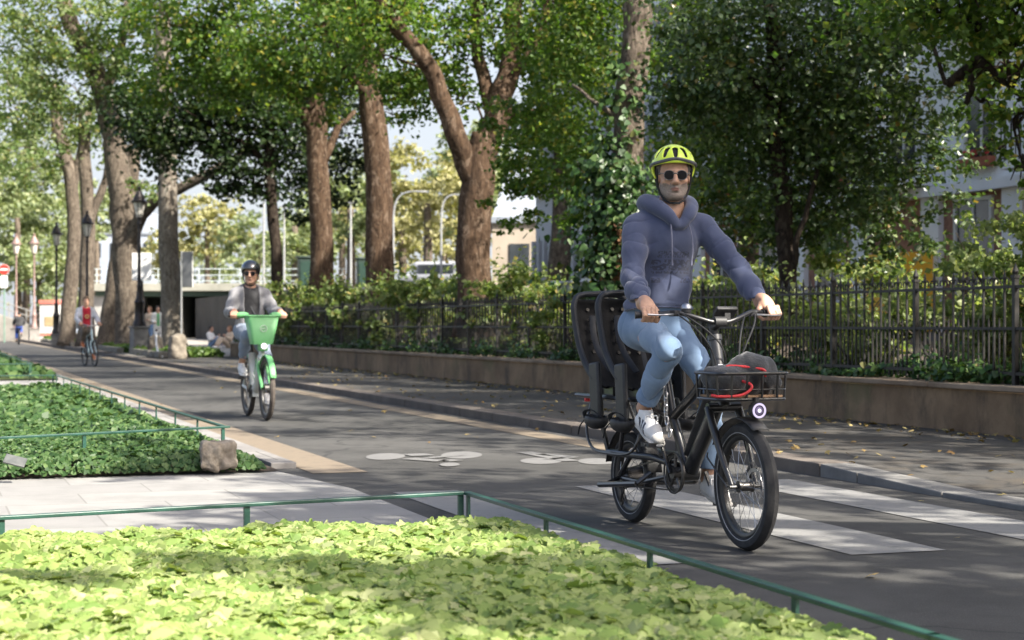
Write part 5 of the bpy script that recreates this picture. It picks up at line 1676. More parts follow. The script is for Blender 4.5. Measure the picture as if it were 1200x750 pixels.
def shoe_sdf(h, heel, ball, wid=.047):
    heel, ball = Vector(heel), Vector(ball)
    x = (ball - heel).normalized()
    y = Vector((0, 0, 1)).cross(x).normalized()
    z = x.cross(y)
    M = Matrix((x, y, z)).transposed().to_4x4()
    M.translation = heel
    L = (ball - heel).length / .70      # heel to toe tip
    lo = [min(heel[i], (heel + x * L)[i]) - .10 for i in range(3)]
    hi = [max(heel[i], (heel + x * L)[i]) + .16 for i in range(3)]
    return M, L, lo, hi
def build_shoe(root, heel, ball, ankle, h, up_m, sole_m, name="shoe", stripes=None, outer=1, laces=None):
    M, L, lo, hi = shoe_sdf(h, heel, ball)
    s = SDF(lo, hi, h)
    P = PS(s, M)
    P.cone((.035, 0, .042), (L * .55, 0, .046), .036, .040, .03, flat=((0, 0, 1), .9))
    P.cone((L * .55, 0, .046), (L - .045, 0, .034), .040, .032, .04, flat=((0, 0, 1), .72))
    P.cone((.040, 0, .05), (.048, 0, .098), .036, .036, .03)
    P.cone((.075, 0, .085), (L * .60, 0, .058), .026, .024, .03)
    s2 = SDF(lo, hi, h)
    P.cone((.044, 0, .088), (.046, 0, .16), .028, .034, .004, 's')
    Mi = M.inverted()
    R3, T3 = np.array(Mi.to_3x3()), np.array(Mi.translation)
    def mfs(c):
        q = c @ R3.T + T3
        out = np.zeros(len(c), int)
        if stripes:
            k = q[:, 0] + q[:, 2] * .55 - L * .36
            side = (q[:, 1] * outer > .016) & (q[:, 2] > .020) & (q[:, 2] < .080) & (k > 0) & (k < .094)
            out[side & (np.mod(k, .034) < .019)] = 1
            out[(q[:, 0] > L * .80) & (q[:, 2] < .062)] = 2
            out[(q[:, 0] < .035) & (q[:, 2] > .07)] = 1
        return out
    up = s.build(name, [up_m, stripes or up_m, sole_m], root, mfs)
    P2 = PS(s2, M)
    P2.cone((.036, 0, .012), (L * .45, 0, .012), .038, .036, .02, flat=((0, 0, 1), .36))
    P2.cone((L * .45, 0, .012), (L - .044, 0, .013), .036, .036, .02, flat=((0, 0, 1), .36))
    P2.cone((L * .62, 0, .014), (L * .75, 0, .015), .042, .042, .02, flat=((0, 0, 1), .36))
    s2.build("sole", sole_m, up)
    if laces:
        mb = MB()
        for k in range(6):
            x0 = L * .40 + k * .018
            zz = .092 - k * .0055
            mb.tube([M @ Vector((x0, -.024, zz - .008)), M @ Vector((x0 + .004, 0, zz + .002)), M @ Vector((x0, .024, zz - .008))], .004, 5)
        mb.tube(smooth_path([M @ Vector((L * .38, 0, .10)), M @ Vector((L * .42, -.03, .108)), M @ Vector((L * .46, -.034, .085))], 4), .0035, 5)
        mb.tube(smooth_path([M @ Vector((L * .38, 0, .10)), M @ Vector((L * .42, .03, .108)), M @ Vector((L * .46, .034, .085))], 4), .0035, 5)
        mb.build("laces", laces, up)
    return up

def arm_wrinkles(V, a, b, amp, seed, near=.16, freq=55):
    "creases that wind round a sleeve or trouser leg: broad soft ridges between narrow valleys, broken up by noise"
    t, d = seg_t(V, a, b)
    A, B_ = Vector(a), Vector(b)
    L = (B_ - A).length
    e1, e2, _ = frame_from(B_ - A)
    R = V - np.array(A)
    ang = np.arctan2(R @ np.array(e1), R @ np.array(e2))
    m = np.clip(2.2 * (1 - d / near), 0, 1) * np.clip(np.minimum(t + .12, 1.12 - t) * 7, 0, 1)
    ph = .95 * np.sin(ang + seed) + .5 * np.sin(2 * ang + 1.7 * seed) + .9 * vnoise(V, 7, seed)
    v = np.abs(np.sin(t * L * freq * .5 + ph)) ** .55
    v2 = np.abs(np.sin(t * L * freq * .8 - 1.3 * ph + seed)) ** .55
    k1 = np.clip(.35 + 1.1 * vnoise(V, 6, seed + 3), 0, 1)
    k2 = np.clip(.15 + 1.1 * vnoise(V, 8, seed + 5), 0, 1)
    return amp * m * ((v - .75) * k1 * 1.25 + (v2 - .75) * k2 * .7)

def person(label, loc, rz, J, cl, h=.01, group=None, fine=True, seed=1, name="person"):
    """J: joints in local coordinates.  cl: clothes (style, materials)"""
    root = thing(name, label, "person", loc, rz, group)
    hd = J['head']
    HM = place(hd, J.get('yaw', 0), J.get('pitch', 0), J.get('roll', 0))
    fem = cl.get('female', False)
    allp = [Vector(v) for k, v in J.items() if isinstance(v, tuple)] + [Vector(q) for k, v in J.items() if isinstance(v, list) for q in v]
    lo = [min(p[i] for p in allp) - .16 for i in range(3)]
    hi = [max(p[i] for p in allp) + .20 for i in range(3)]
    lo[2] = min(lo[2], hd[2] - 1.0) if False else lo[2]
    # ---- body: one continuous skin
    s = SDF(lo, hi, h)
    P = PS(s, HM)
    head_sdf(P, fem, fine)
    nb = Vector(J['neck'])
    s.cone(tuple(HM @ Vector((-.022, 0, -.06))), tuple(nb), .054 if not fem else .046, .060 if not fem else .05, .03)
    pel = (Vector(J['hip'][0]) + Vector(J['hip'][1])) / 2
    s.path([tuple(nb), tuple(nb * .6 + pel * .4), tuple(pel)], [.075, .10, .10], .05)
    for i in (0, 1):
        s.path([tuple(nb - Vector((0, 0, .04))), J['sh'][i]], [.04, .036], .03)
        s.path([J['sh'][i], J['el'][i], J['wr'][i]], [.042, .036, .026], .02)
        s.path([J['hip'][i], J['kn'][i], J['an'][i]], [.075, .050, .034], .03)
        a = Vector(J['an'][i])
        s.path([tuple(a), tuple((Vector(J['heel'][i]) + Vector(J['ball'][i])) / 2 + Vector((0, 0, .04)))], [.033, .026], .02)
        gx = Vector(J['grip'][i])
        ax = Vector(J.get('gaxis', [(0, 1, 0), (0, 1, 0)])[i]).normalized()
        wr = Vector(J['wr'][i])
        xd = (gx - wr)
        xd = (xd - ax * xd.dot(ax)).normalized()
        zd = xd.cross(ax)
        M = Matrix((xd, ax, zd)).transposed().to_4x4()
        # let the hand follow the forearm: back of the hand points to the wrist
        M.translation = gx
        drop = J.get('htilt', .35)
        M = M @ Matrix.Rotation(drop, 4, 'Y')
        PH = PS(s, M)
        if fine:
            hand_sdf(PH, 1 if i == 0 else -1)
            s.cone(tuple(wr), tuple(M @ Vector((-.085, 0, .010))), .027, .027, .02)
        else:
            PH.ell((-.02, 0, .012), (.05, .042, .03), None, .01)
            for y in (-.03, -.01, .01, .03):
                PH.path([(.01, y, .03), (.036, y, .012), (.02, y, -.02)], [.011, .010, .009], .004)
            s.cone(tuple(wr), tuple(M @ Vector((-.05, 0, .010))), .027, .027, .02)
    skin = cl.get('skin', M_SKIN)
    Hi = HM.inverted()
    R3 = np.array(Hi.to_3x3()); T3 = np.array(Hi.translation)
    def mf(c):
        q = c @ R3.T + T3
        out = np.zeros(len(c), int)
        inhead = (np.abs(q[:, 1]) < .1) & (np.abs(q[:, 0]) < .14)
        if cl.get('beard'):
            jag = .007 * vnoise(q, 130, 2)
            b = inhead & (q[:, 2] < -.040 + jag + .10 * np.abs(q[:, 1]) ** 1.0 * (q[:, 0] > .05) * -0.0) & (q[:, 2] > -.128) & (q[:, 0] > .012)
            cheek = (np.abs(q[:, 1]) < .05) & (q[:, 2] > -.052 + 0.5 * (np.abs(q[:, 1]) - .02)) & (np.abs(q[:, 1]) > .026)
            under = (np.abs(q[:, 1]) < .020) & (q[:, 2] > -.046)
            b &= ~cheek & ~under
            out[b] = 1
            out[inhead & ((q[:, 1] / .022) ** 2 + ((q[:, 2] + .0705) / .0095) ** 2 < 1) & (q[:, 0] > .080)] = 2
        elif fine:
            out[inhead & ((q[:, 1] / .021) ** 2 + ((q[:, 2] + .070) / .010) ** 2 < 1) & (q[:, 0] > .080)] = 2
        return out
    s.build("body", [skin, M_BEARD, M_LIP], root, mf, relax=1)
    # ---- trousers
    s = SDF(lo, hi, h)
    leg = cl.get('leg', (.092, .070, .058))
    s.cone(tuple(Vector(J['hip'][0]) + Vector((-.01, .02, -.01))), tuple(Vector(J['hip'][1]) + Vector((-.01, -.02, -.01))), .118, .118, .05)
    s.cone(tuple(pel + Vector((.0, 0, 0))), tuple(pel + (nb - pel) * .26), .135, .135, .05, flat=((1, 0, 0), .85))
    for i in (0, 1):
        hp, kn, an = Vector(J['hip'][i]), Vector(J['kn'][i]), Vector(J['an'][i])
        s.path([tuple(hp), tuple(hp * .45 + kn * .55 + Vector((0, 0, .008))), tuple(kn)], [leg[0] * 1.12, leg[0] * .96, leg[1]], .03)
        calf = kn * .62 + an * .38 + (Vector((-1, 0, 0)) * .012)
        hem = kn + (an - kn) * cl.get('hem', 1.02)
        s.path([tuple(kn), tuple(calf), tuple(hem)], [leg[1] * 1.0, leg[1] * .98, leg[2]], .03)
    for i in (0, 1):
        kn, an = Vector(J['kn'][i]), Vector(J['an'][i])
        d = (an - kn).normalized()
        hem = kn + (an - kn) * cl.get('hem', 1.02)
        s.cone(tuple(hem + d * .045), tuple(hem + d * .16), leg[2] + .05, leg[2] + .06, .0, 's')
        s.cone(tuple(hem - d * .02), tuple(hem + d * .1), leg[2] - .010, leg[2] - .008, .004, 's')
    wsc = cl.get('wr', 1.0)
    def dl(V):
        o = np.zeros(len(V))
        for i in (0, 1):
            o += arm_wrinkles(V, J['kn'][i], J['an'][i], .0190 * wsc, seed + i, .14, 44)
            o += arm_wrinkles(V, J['hip'][i], tuple(Vector(J['hip'][i]) * .25 + Vector(J['kn'][i]) * .75), .0150 * wsc, seed + 4 + i, .17, 34)
            kn = np.array(J['kn'][i]); dd = np.linalg.norm(V - kn, axis=1)
            o += .0 * wsc * np.clip(1 - dd / .12, 0, 1) * np.sin(V[:, 2] * 95 + V[:, 0] * 60 + 3 * vnoise(V, 9, seed))
        Q = V * np.array([1.0, 1.0, 1.5]) + .04 * vnoise(V, 7, seed + 6)[:, None]
        o += .0026 * wsc * vnoise(Q, 13, seed + 5)
        return o
    s.build("trousers" if not cl.get('jeans') else "jeans", cl['trousers'], root, None, dl if fine else None)
    # ---- upper garments
    ch = nb * .74 + pel * .26
    be = nb * .36 + pel * .64
    tw = cl.get('torso', (.135, .185, .125, .165))
    def torso(s, add=0.0, low=True):
        up = (nb - pel).normalized()
        rot = Matrix.Rotation(math.atan2(up.x, up.z), 3, 'Y')
        s.ell(tuple(ch + Vector((.012, 0, 0))), (tw[0] + add, tw[1] + add, .19 + add), rot, .05)
        s.ell(tuple(be + Vector((.012, 0, 0))), (tw[2] + add, tw[3] + add, .20 + add), rot, .06)
        if low: s.ell(tuple(pel + Vector((.0, 0, .03))), (tw[2] + .012 + add, tw[3] + .008 + add, .125 + add), rot, .06)
        for i in (0, 1):
            q = Vector(J['sh'][i])
            s.cone(tuple(nb + Vector((-.02, (q.y - nb.y) * .28, .0))), tuple(q + Vector((0, 0, .0))), .056 + add, cl.get('slv', (.074, .060, .047))[0] * .86 + add, .04)
    slv = cl.get('slv', (.074, .060, .047))
    def sleeves(s, add=0.0):
        for i in (0, 1):
            S_, E_, W_ = Vector(J['sh'][i]), Vector(J['el'][i]), Vector(J['wr'][i])
            s.path([tuple(S_), tuple((S_ + E_) / 2), tuple(E_)], [slv[0] + add, slv[0] * .92 + add, slv[1] + add], .03)
            s.path([tuple(E_), tuple((E_ + W_) / 2), tuple(W_ * .93 + E_ * .07)], [slv[1] + add, (slv[1] + slv[2]) / 2 + .004 + add, slv[2] + add], .03)
    def dt(V):
        o = np.zeros(len(V))
        for i in (0, 1):
            o += arm_wrinkles(V, J['sh'][i], J['el'][i], .0125 * wsc, seed + 10 + i, .12, 46)
            o += arm_wrinkles(V, J['el'][i], J['wr'][i], .0135 * wsc, seed + 14 + i, .11, 58)
        mid = np.clip(1 - np.abs(V[:, 1]) / .22, 0, 1)
        o += .0110 * wsc * mid * (np.abs(np.sin((V[:, 2] + .55 * np.abs(V[:, 1] + .02)) * 26 + 1.6 * vnoise(V, 5, seed + 2))) ** .55 - .75) * np.clip(vnoise(V, 4.2, seed + 9) + .5, 0, 1)
        o += .003 * wsc * vnoise(V, 14, seed)
        Q = V * np.array([1.0, .7, 1.7]) + .05 * vnoise(V, 6, seed + 6)[:, None]
        o += .0010 * wsc * vnoise(Q, 11, seed + 5)
        Q = V * np.array([1.4, 1.2, .8]) + .04 * vnoise(V, 8, seed + 16)[:, None]
        o += .0016 * wsc * vnoise(Q, 21, seed + 15)
        return o
    if cl['style'] == 'hoodie':
        s = SDF(lo, hi, h)
        torso(s)
        sleeves(s)
        up = (nb - pel).normalized()
        # ribbed hem
        hem = pel + up * .105
        s.ell(tuple(hem + Vector((.02, 0, -.01))), (tw[2] + .028, tw[3] + .020, .06), Matrix.Rotation(math.atan2(up.x, up.z), 3, 'Y'), .02)
        # hood lying round the neck
        for sgn in (-1, 1):
            pts = [nb + Vector((.112, sgn * .016, -.062)), nb + Vector((.098, sgn * .062, -.005)), nb + Vector((.030, sgn * .106, .040)), nb + Vector((-.060, sgn * .100, .055)), nb + Vector((-.125, 0, .050))]
            s.path([tuple(p) for p in smooth_path(pts, 4)], lerp_list([.022, .030, .036, .042, .045], 17), .018)
        s.ell(tuple(nb + Vector((-.14, 0, -.035))), (.075, .12, .085), None, .04)
        # neck opening
        s.path([tuple(nb + Vector((.075, 0, -.05))), tuple(nb + Vector((.02, 0, .03))), tuple(nb + Vector((.03, 0, .15)))], [.034, .066, .085], .015, 's')
        # front pocket
        s.box(tuple(be * .75 + pel * .25 + Vector((tw[2] - .002, 0, .02))), (.022, .115, .075), .02, Matrix.Rotation(math.atan2(up.x, up.z) - .1, 3, 'Y'), .008)
        # cuffs
        for i in (0, 1):
            E_, W_ = Vector(J['el'][i]), Vector(J['wr'][i])
            d = (W_ - E_).normalized()
            s.cone(tuple(W_ - d * .060), tuple(W_ - d * .008), slv[2] - .004, slv[2] - .008, .004)
            s.cone(tuple(W_ - d * .075), tuple(W_ - d * .066), slv[2] + .004, slv[2] + .003, .01)
            s.cone(tuple(W_ - d * .03), tuple(W_ + d * .09), .033, .036, .003, 's')
        s.plane(tuple(pel + Vector((0, 0, .072))), (.12, 0, -1))
        s.build("hoodie", cl['top'], root, None, dt if fine else None)
        mb = MB()
        for sgn in (-1, 1):
            x0 = nb + Vector((.118, sgn * .050, -.055))
            pts = [x0, x0 + Vector((.022, sgn * .006, -.06)), x0 + Vector((.030, sgn * .008, -.13)), x0 + Vector((.024, sgn * .004, -.19))]
            mb.tube(smooth_path(pts, 5), .0042, 6)
            mb.tube([pts[-1], pts[-1] + Vector((-.001, 0, -.022))], .0055, 6)
        mb.build("drawstring", cl['string'], root)
    else:
        s = SDF(lo, hi, h)
        torso(s, .0)
        s.cone(tuple(nb + Vector((.02, 0, .0))), tuple(nb + Vector((.03, 0, .1))), .060, .075, .01, 's')
        up = (nb - pel).normalized()
        s.plane(tuple(pel - up * .05), tuple(-up))
        s.build("top", cl['top'], root, None, dt if fine else None)
        s = SDF(lo, hi, h)
        torso(s, .016)
        sleeves(s)
        # collar
        for sgn in (-1, 1):
            s.path([tuple(nb + Vector((.06, sgn * .075, -.03))), tuple(nb + Vector((-.02, sgn * .085, .03))), tuple(nb + Vector((-.075, sgn * .03, .045)))], [.016, .018, .018], .015)
        s.cone(tuple(nb + Vector((.02, 0, -.0))), tuple(nb + Vector((.03, 0, .1))), .064, .08, .01, 's')
        c0 = (ch + be) / 2 + Vector((.20, 0, 0))
        gap = cl.get('gap', .075)
        s.box(tuple(c0 + Vector((0, 0, .1))), (.19, gap, .55), .01, Matrix.Rotation(math.atan2(up.x, up.z), 3, 'Y'), .015, 's')
        for i in (0, 1):
            E_, W_ = Vector(J['el'][i]), Vector(J['wr'][i])
            d = (W_ - E_).normalized()
            s.cone(tuple(W_ - d * .02), tuple(W_ + d * .1), .034, .036, .003, 's')
        s.plane(tuple(pel - up * cl.get('jlen', .03)), tuple(-up))
        s.build("jacket", cl['jacket'], root, None, dt if fine else None)
    # ---- shoes
    for i in (0, 1):
        build_shoe(root, J['heel'][i], J['ball'][i], J['an'][i], h * .8, cl['shoe'], cl.get('sole', cl['shoe']), stripes=cl.get('stripes'), outer=-1 if i == 0 else 1, laces=cl.get('laces'))
    # ---- hair
    if cl.get('hair'):
        s = SDF(tuple(Vector(hd) - Vector((.2, .2, .3))), tuple(Vector(hd) + Vector((.2, .2, .22))), h)
        P = PS(s, HM)
        P.ell((-.022, 0, .044), (.104, .086, .098), None, .0)
        P.box((.12, 0, -.04), (.09, .2, .10), .03, None, .01, 's')
        if cl.get('hairlong', 0):
            for sgn in (-1, 1):
                P.path([(-.03, sgn * .07, .02), (-.045, sgn * .078, -.08), (-.05, sgn * .07, -.08 - cl['hairlong'])], [.03, .03, .02], .02)
            P.ell((-.08, 0, -.05), (.045, .07, .10), None, .03)
        else:
            P.box((-.02, 0, -.13), (.2, .2, .075), .01, None, .01, 's')
        hn = vnoise
        s.build("hair", cl['hair'], root, None, lambda V: .004 * vnoise(V, 90, 4))
    return root, HM

def helmet(root, HM, shell_m, band_m, liner_m, strap_m, vents=True, h=.004, deep=0.0):
    lo = tuple(HM.translation - Vector((.2, .2, .1)))
    hi = tuple(HM.translation + Vector((.2, .2, .25)))
    s = SDF(lo, hi, h)
    P = PS(s, HM)
    P.ell((-.018, 0, .050), (.140, .112, .112), None, .0)
    P.ell((-.018, 0, .040), (.121, .094, .104), None, .0, 's')
    # lower edge: higher over the brow, lower at the sides and back
    P.box((.10, 0, -.024 - deep), (.115, .2, .082), .03, Matrix.Rotation(-.12, 3, 'Y'), .01, 's')
    P.box((-.02, 0, -.10), (.3, .2, .085), .01, None, .01, 's')
    if vents:
        for az in (-64, -33, 0, 33, 64):
            a = math.radians(az)
            q = []
            for z in (.098, .138):
                k = math.sqrt(max(0, 1 - ((z - .05) / .112) ** 2))
                q.append((-.018 + .140 * k * math.cos(a), .112 * k * math.sin(a), z))
            P.cone(q[0], q[1], .0095, .0150, .001, 's')
            P.cone(tuple(Vector(q[0]) * .93), tuple(Vector(q[1]) * .93), .0095, .0150, .001, 's')
        for az in (-55, -20, 20, 55):
            a = math.radians(az)
            P.cone((-.05 + .02 * math.cos(a), .10 * math.sin(a) * .7, .145), (-.12, .10 * math.sin(a) * .7, .12), .010, .013, .003, 's')
        for sg in (-1, 1):
            P.cone((.02, sg * .108, .09), (-.07, sg * .108, .10), .010, .013, .003, 's')
    Hi = HM.inverted()
    R3, T3 = np.array(Hi.to_3x3()), np.array(Hi.translation)
    def vent_shade_idx(c):
        q = c @ R3.T + T3
        e = np.sqrt(((q[:, 0] + .018) / .14) ** 2 + (q[:, 1] / .112) ** 2 + ((q[:, 2] - .05) / .112) ** 2)
        return ((e < .955) & (q[:, 2] > .07)).astype(int)  # vent recesses of the shell coloured dark in place of shade
    sh = s.build("helmet", [shell_m, liner_m], root, vent_shade_idx, relax=1)
    s = SDF(lo, hi, h)
    P = PS(s, HM)
    P.ell((-.018, 0, .046), (.127, .100, .100), None, .0)  # near-black liner under the shell so the vents look dark
    P.box((.10, 0, -.016 - deep), (.115, .2, .082), .03, Matrix.Rotation(-.12, 3, 'Y'), .01, 's')
    P.box((-.02, 0, -.085), (.3, .2, .085), .01, None, .01, 's')
    s.build("helmet_liner", liner_m, sh)
    if band_m:
        mb = MB()
        pts = []
        for k in range(-17, 18):
            a = k / 17 * math.radians(118)
            z = .071 - .018 * (1 - math.cos(a)) + .010 * max(0, math.cos(a)) ** 8
            sc = math.sqrt(max(0, 1 - ((z - .05) / .112) ** 2)) + .012
            pts.append(HM @ Vector((-.018 + .140 * sc * math.cos(a), .112 * sc * math.sin(a), z)))
        mb.tube(pts, .0085, 8, up=Vector((0, 0, 1)))
        mb.build("helmet_band", band_m, sh)
    mb = MB()
    for sg in (-1, 1):
        e = HM @ Vector((.012, sg * .079, -.060))
        mb.tube(smooth_path([HM @ Vector((.050, sg * .088, .035)), e, HM @ Vector((.040, sg * .045, -.125)), HM @ Vector((.055, 0, -.140))], 5), .0055, 6, flat=.5)
        mb.tube(smooth_path([HM @ Vector((-.055, sg * .090, .02)), HM @ Vector((-.02, sg * .086, -.03)), e], 4), .0055, 6, flat=.5)
    mb.box(tuple(HM @ Vector((.056, .012, -.138))), (.014, .034, .012), HM.to_3x3())
    mb.build("chin_strap", strap_m, root)
    return sh

def sunglasses(root, HM, frame_m, r=.0240):
    mb = MB()
    for sg in (-1, 1):
        pts = [HM @ Vector((.0985, sg * (.0320) + r * 1.08 * math.cos(a), .001 + r * .95 * math.sin(a) - (.003 if math.sin(a) < 0 else 0))) for a in [2 * PI * k / 20 for k in range(20)]]
        mb.tube(pts, .0019, 6, closed=True)
        mb.tube([HM @ Vector((.0975, sg * .054, .008)), HM @ Vector((.085, sg * .074, .010)), HM @ Vector((.02, sg * .083, .008)), HM @ Vector((-.01, sg * .084, .002))], .0026, 6)
    mb.tube(smooth_path([HM @ Vector((.0985, -.011, .006)), HM @ Vector((.104, 0, .010)), HM @ Vector((.0985, .011, .006))], 4), .0026, 6)
    f = mb.build("sunglasses", frame_m, root)
    for sg in (-1, 1):
        mb = MB()
        n = 20
        vs = [HM @ Vector((.1005, sg * .032, .0))]
        vs += [HM @ Vector((.0985, sg * .032 + r * 1.06 * math.cos(2 * PI * k / n), .001 + r * .93 * math.sin(2 * PI * k / n) - (.003 if math.sin(2 * PI * k / n) < 0 else 0))) for k in range(n)]
        fs = [(0, 1 + k, 1 + (k + 1) % n) for k in range(n)]
        mb.add(vs, fs)
        vs = [v - (HM.to_3x3() @ Vector((.003, 0, 0))) for v in vs]
        mb.add(vs, [(0, 1 + (k + 1) % n, 1 + k) for k in range(n)])
        mb.build("lens", M_LENS, f)
    return f

# ---------------------------------------------------------------- the man on the cargo bike
BIKE_O = Vector((.645, 9.09, .002))
BIKE_RZ = math.atan2(-.931, .366)
def hoodie_mat():
    m = cloth_mat("hoodie_slate", (0.056, 0.069, 0.124), (0.074, 0.089, 0.152), 5, .95, bmp=.5, bscale=420, bdist=.002)
    t = m.node_tree
    p = [n for n in t.nodes if n.type == 'BSDF_PRINCIPLED'][0]
    src = p.inputs['Base Color'].links[0].from_socket
    # faded dark chest print: two lines of broken lettering with a broad word between
    tc = t.nodes.new("ShaderNodeTexCoord")
    sep = t.nodes.new("ShaderNodeSeparateXYZ")
    t.links.new(tc.outputs['Object'], sep.inputs[0])
    def math_(op, a, b=None, c=None):
        n = t.nodes.new("ShaderNodeMath"); n.operation = op
        for i, v in enumerate((a, b, c)):
            if v is None: continue
            if hasattr(v, 'links'): t.links.new(v, n.inputs[i])
            else: n.inputs[i].default_value = v
        return n.outputs[0]
    def band(sock, c, hw): return math_('LESS_THAN', math_('ABSOLUTE', math_('SUBTRACT', sock, c)), hw)
    front = math_('GREATER_THAN', sep.outputs['X'], .44)
    zc, y = sep.outputs['Z'], sep.outputs['Y']
    wave = t.nodes.new("ShaderNodeTexNoise"); wave.inputs['Scale'].default_value = 62; wave.inputs['Detail'].default_value = 1
    t.links.new(tc.outputs['Object'], wave.inputs['Vector'])
    big = math_('GREATER_THAN', wave.outputs[0], .47)
    w2 = t.nodes.new("ShaderNodeTexNoise"); w2.inputs['Scale'].default_value = 110; w2.inputs['Detail'].default_value = 1
    t.links.new(tc.outputs['Object'], w2.inputs['Vector'])
    small = math_('GREATER_THAN', w2.outputs[0], .5)
    l1 = math_('MULTIPLY', math_('MULTIPLY', band(zc, 1.405, .016), band(y, -.01, .085)), small)
    l2 = math_('MULTIPLY', math_('MULTIPLY', band(zc, 1.352, .027), band(y, -.01, .105)), big)
    l2b = math_('MULTIPLY', math_('MULTIPLY', band(zc, 1.315, .006), band(y, -.005, .105)), small)
    l3 = math_('MULTIPLY', math_('MULTIPLY', band(zc, 1.275, .012), math_('SUBTRACT', band(y, -.01, .11), band(y, -.01, .055))), small)
    msk = math_('MULTIPLY', math_('MULTIPLY', math_('ADD', math_('ADD', l1, l2), math_('ADD', l2b, l3)), front), .62)
    col = mixc(t, src, (0.030, 0.030, 0.040), msk)
    t.links.new(col, p.inputs['Base Color'])
    return m
M_HOOD = hoodie_mat()
def denim(name, c1, c2):
    return mat(name, c1, c2, 4.5, .9, bmp=.4, bscale=380, bdist=.0015, sheen=.2, lo=.3, hi=.7, spec=.2, detail=6)
M_JEAN = denim("light_denim", (.125, .195, .305), (.215, .30, .42))
M_SHOEW = mat("shoe_white_leather", (.60, .60, .59), (.68, .68, .67), 8, .5, bmp=.1, bscale=100)
M_SOLE = mat("shoe_sole", (.42, .40, .37), (.50, .48, .44), 8, .7)
M_NAVY = mat("navy_stripe", (.02, .02, .035), (.03, .03, .05), 8, .6)
M_LIME = mat("helmet_lime", (.52, .68, .035), (.60, .76, .06), 3, .35, coat=.5)
M_BAND = mat("helmet_band_grey", (.05, .055, .065), (.08, .085, .095), 5, .4)
M_FOAM = mat("helmet_liner_vent_dark", (.012, .012, .014), (.02, .02, .022), 9, .9)
M_STRAP = mat("strap_black", (.012, .012, .013), (.025, .025, .026), 40, .8)
M_HAIRG = mat("hair_grey_brown", (.05, .04, .034), (.16, .14, .125), 60, .7, bmp=.6, bscale=200, stretch=(1, 1, .3))
JM = dict(
    head=(.475, 0, 1.803), yaw=-.37, pitch=.03, neck=(.425, 0, 1.615),
    sh=[(.405, -.178, 1.545), (.445, .180, 1.550)],
    el=[(.530, -.255, 1.285), (.600, .305, 1.330)],
    wr=[(.742, -.305, 1.150), (.780, .325, 1.160)],
    grip=[(.842, -.322, 1.098), (.868, .330, 1.110)], gaxis=[(.18, 1, -.02), (-.18, 1, .02)], htilt=.25,
    hip=[(.255, -.095, 1.045), (.255, .095, 1.045)],
    kn=[(.690, -.135, .925), (.640, .130, .735)],
    an=[(.408, -.135, .630), (.598, .130, .275)],
    heel=[(.352, -.135, .535), (.560, .130, .200)],
    ball=[(.535, -.140, .462), (.735, .132, .160)])
man, HMm = person("man in a slate-blue hoodie and lime-yellow helmet riding the black cargo bike", BIKE_O, BIKE_RZ, JM,
    dict(style='hoodie', top=M_HOOD, string=mat("drawstring_grey", (.12, .125, .18), (.16, .165, .22), 30, .9), trousers=M_JEAN, jeans=True, shoe=M_SHOEW, sole=M_SOLE, stripes=M_NAVY, laces=M_SIGNW,
         skin=M_SKIN, beard=True, hair=M_HAIRG, leg=(.075, .062, .056), hem=.98, torso=(.135, .178, .128, .168), slv=(.066, .054, .045), wr=.9), h=.0045, seed=3)
helmet(man, HMm, M_LIME, M_BAND, M_FOAM, M_STRAP, h=.0035)
sunglasses(man, HMm, mat("glasses_grey_frame", (.10, .095, .09), (.15, .145, .14), 20, .4))

# ---------------------------------------------------------------- generic rider pose
def rider_pose(lean=0.0, up=0.0, gx=.62, gz=1.16, gy=.27, flip=False, yaw=0.0, head_dz=0.0):
    J = dict(
        head=(.165 + lean, 0, 1.640 + up), yaw=yaw, neck=(.13 + lean, 0, 1.455 + up),
        sh=[(.12 + lean, -.165, 1.395 + up), (.12 + lean, .165, 1.395 + up)],
        el=[(.27 + lean * .9, -.262, 1.195 + up * .7), (.27 + lean * .9, .262, 1.195 + up * .7)],
        wr=[(gx - .10, -gy + .005, gz + .035), (gx - .10, gy - .005, gz + .035)],
        grip=[(gx, -gy, gz), (gx, gy, gz)], gaxis=[(.25, 1, 0), (-.25, 1, 0)], htilt=.2,
        hip=[(.10, -.088, .985), (.10, .088, .985)],
        kn=[(.510, -.115, .925), (.455, .115, .700)],
        an=[(.235, -.120, .610), (.375, .120, .275)],
        heel=[(.180, -.120, .515), (.335, .120, .200)],
        ball=[(.365, -.125, .478), (.505, .122, .160)])
    if flip:
        for k in ('kn', 'an', 'heel', 'ball'):
            a, b = J[k]
            J[k] = [(b[0], -b[1], b[2]), (a[0], -a[1], a[2])]
    return J
# ================================================================== BICYCLES AND THEIR RIDERS
M_BLACK = mat("frame_black", (.010, .010, .011), (.020, .020, .021), 6, .35, coat=.3)
M_MATTE = mat("plastic_black", (.014, .014, .015), (.028, .028, .029), 25, .55, bmp=.15, bscale=200)
M_GREYPL = mat("seat_shell_grey", (.020, .022, .026), (.035, .038, .044), 9, .6, spec=.3)
M_SHELL = mat("seat_shell_black", (.007, .007, .008), (.014, .014, .015), 25, .7, bmp=.3, bscale=120, spec=.25)
M_TYRE = mat("tyre_rubber", (.016, .016, .017), (.035, .034, .033), 20, .85, bmp=.4, bscale=90)
M_RIMB = mat("rim_black", (.02, .02, .02), (.035, .035, .035), 5, .35, .4)
M_REFL = mat("tyre_reflex_line", (.22, .22, .22), (.30, .30, .30), 20, .5)
M_STEEL = mat("steel", (.35, .35, .36), (.45, .45, .46), 12, .28, .9)
M_STEELD = mat("steel_dark", (.06, .058, .055), (.11, .105, .10), 12, .4, .8)
M_RED = mat("red_strap", (.55, .03, .035), (.66, .05, .05), 9, .6)

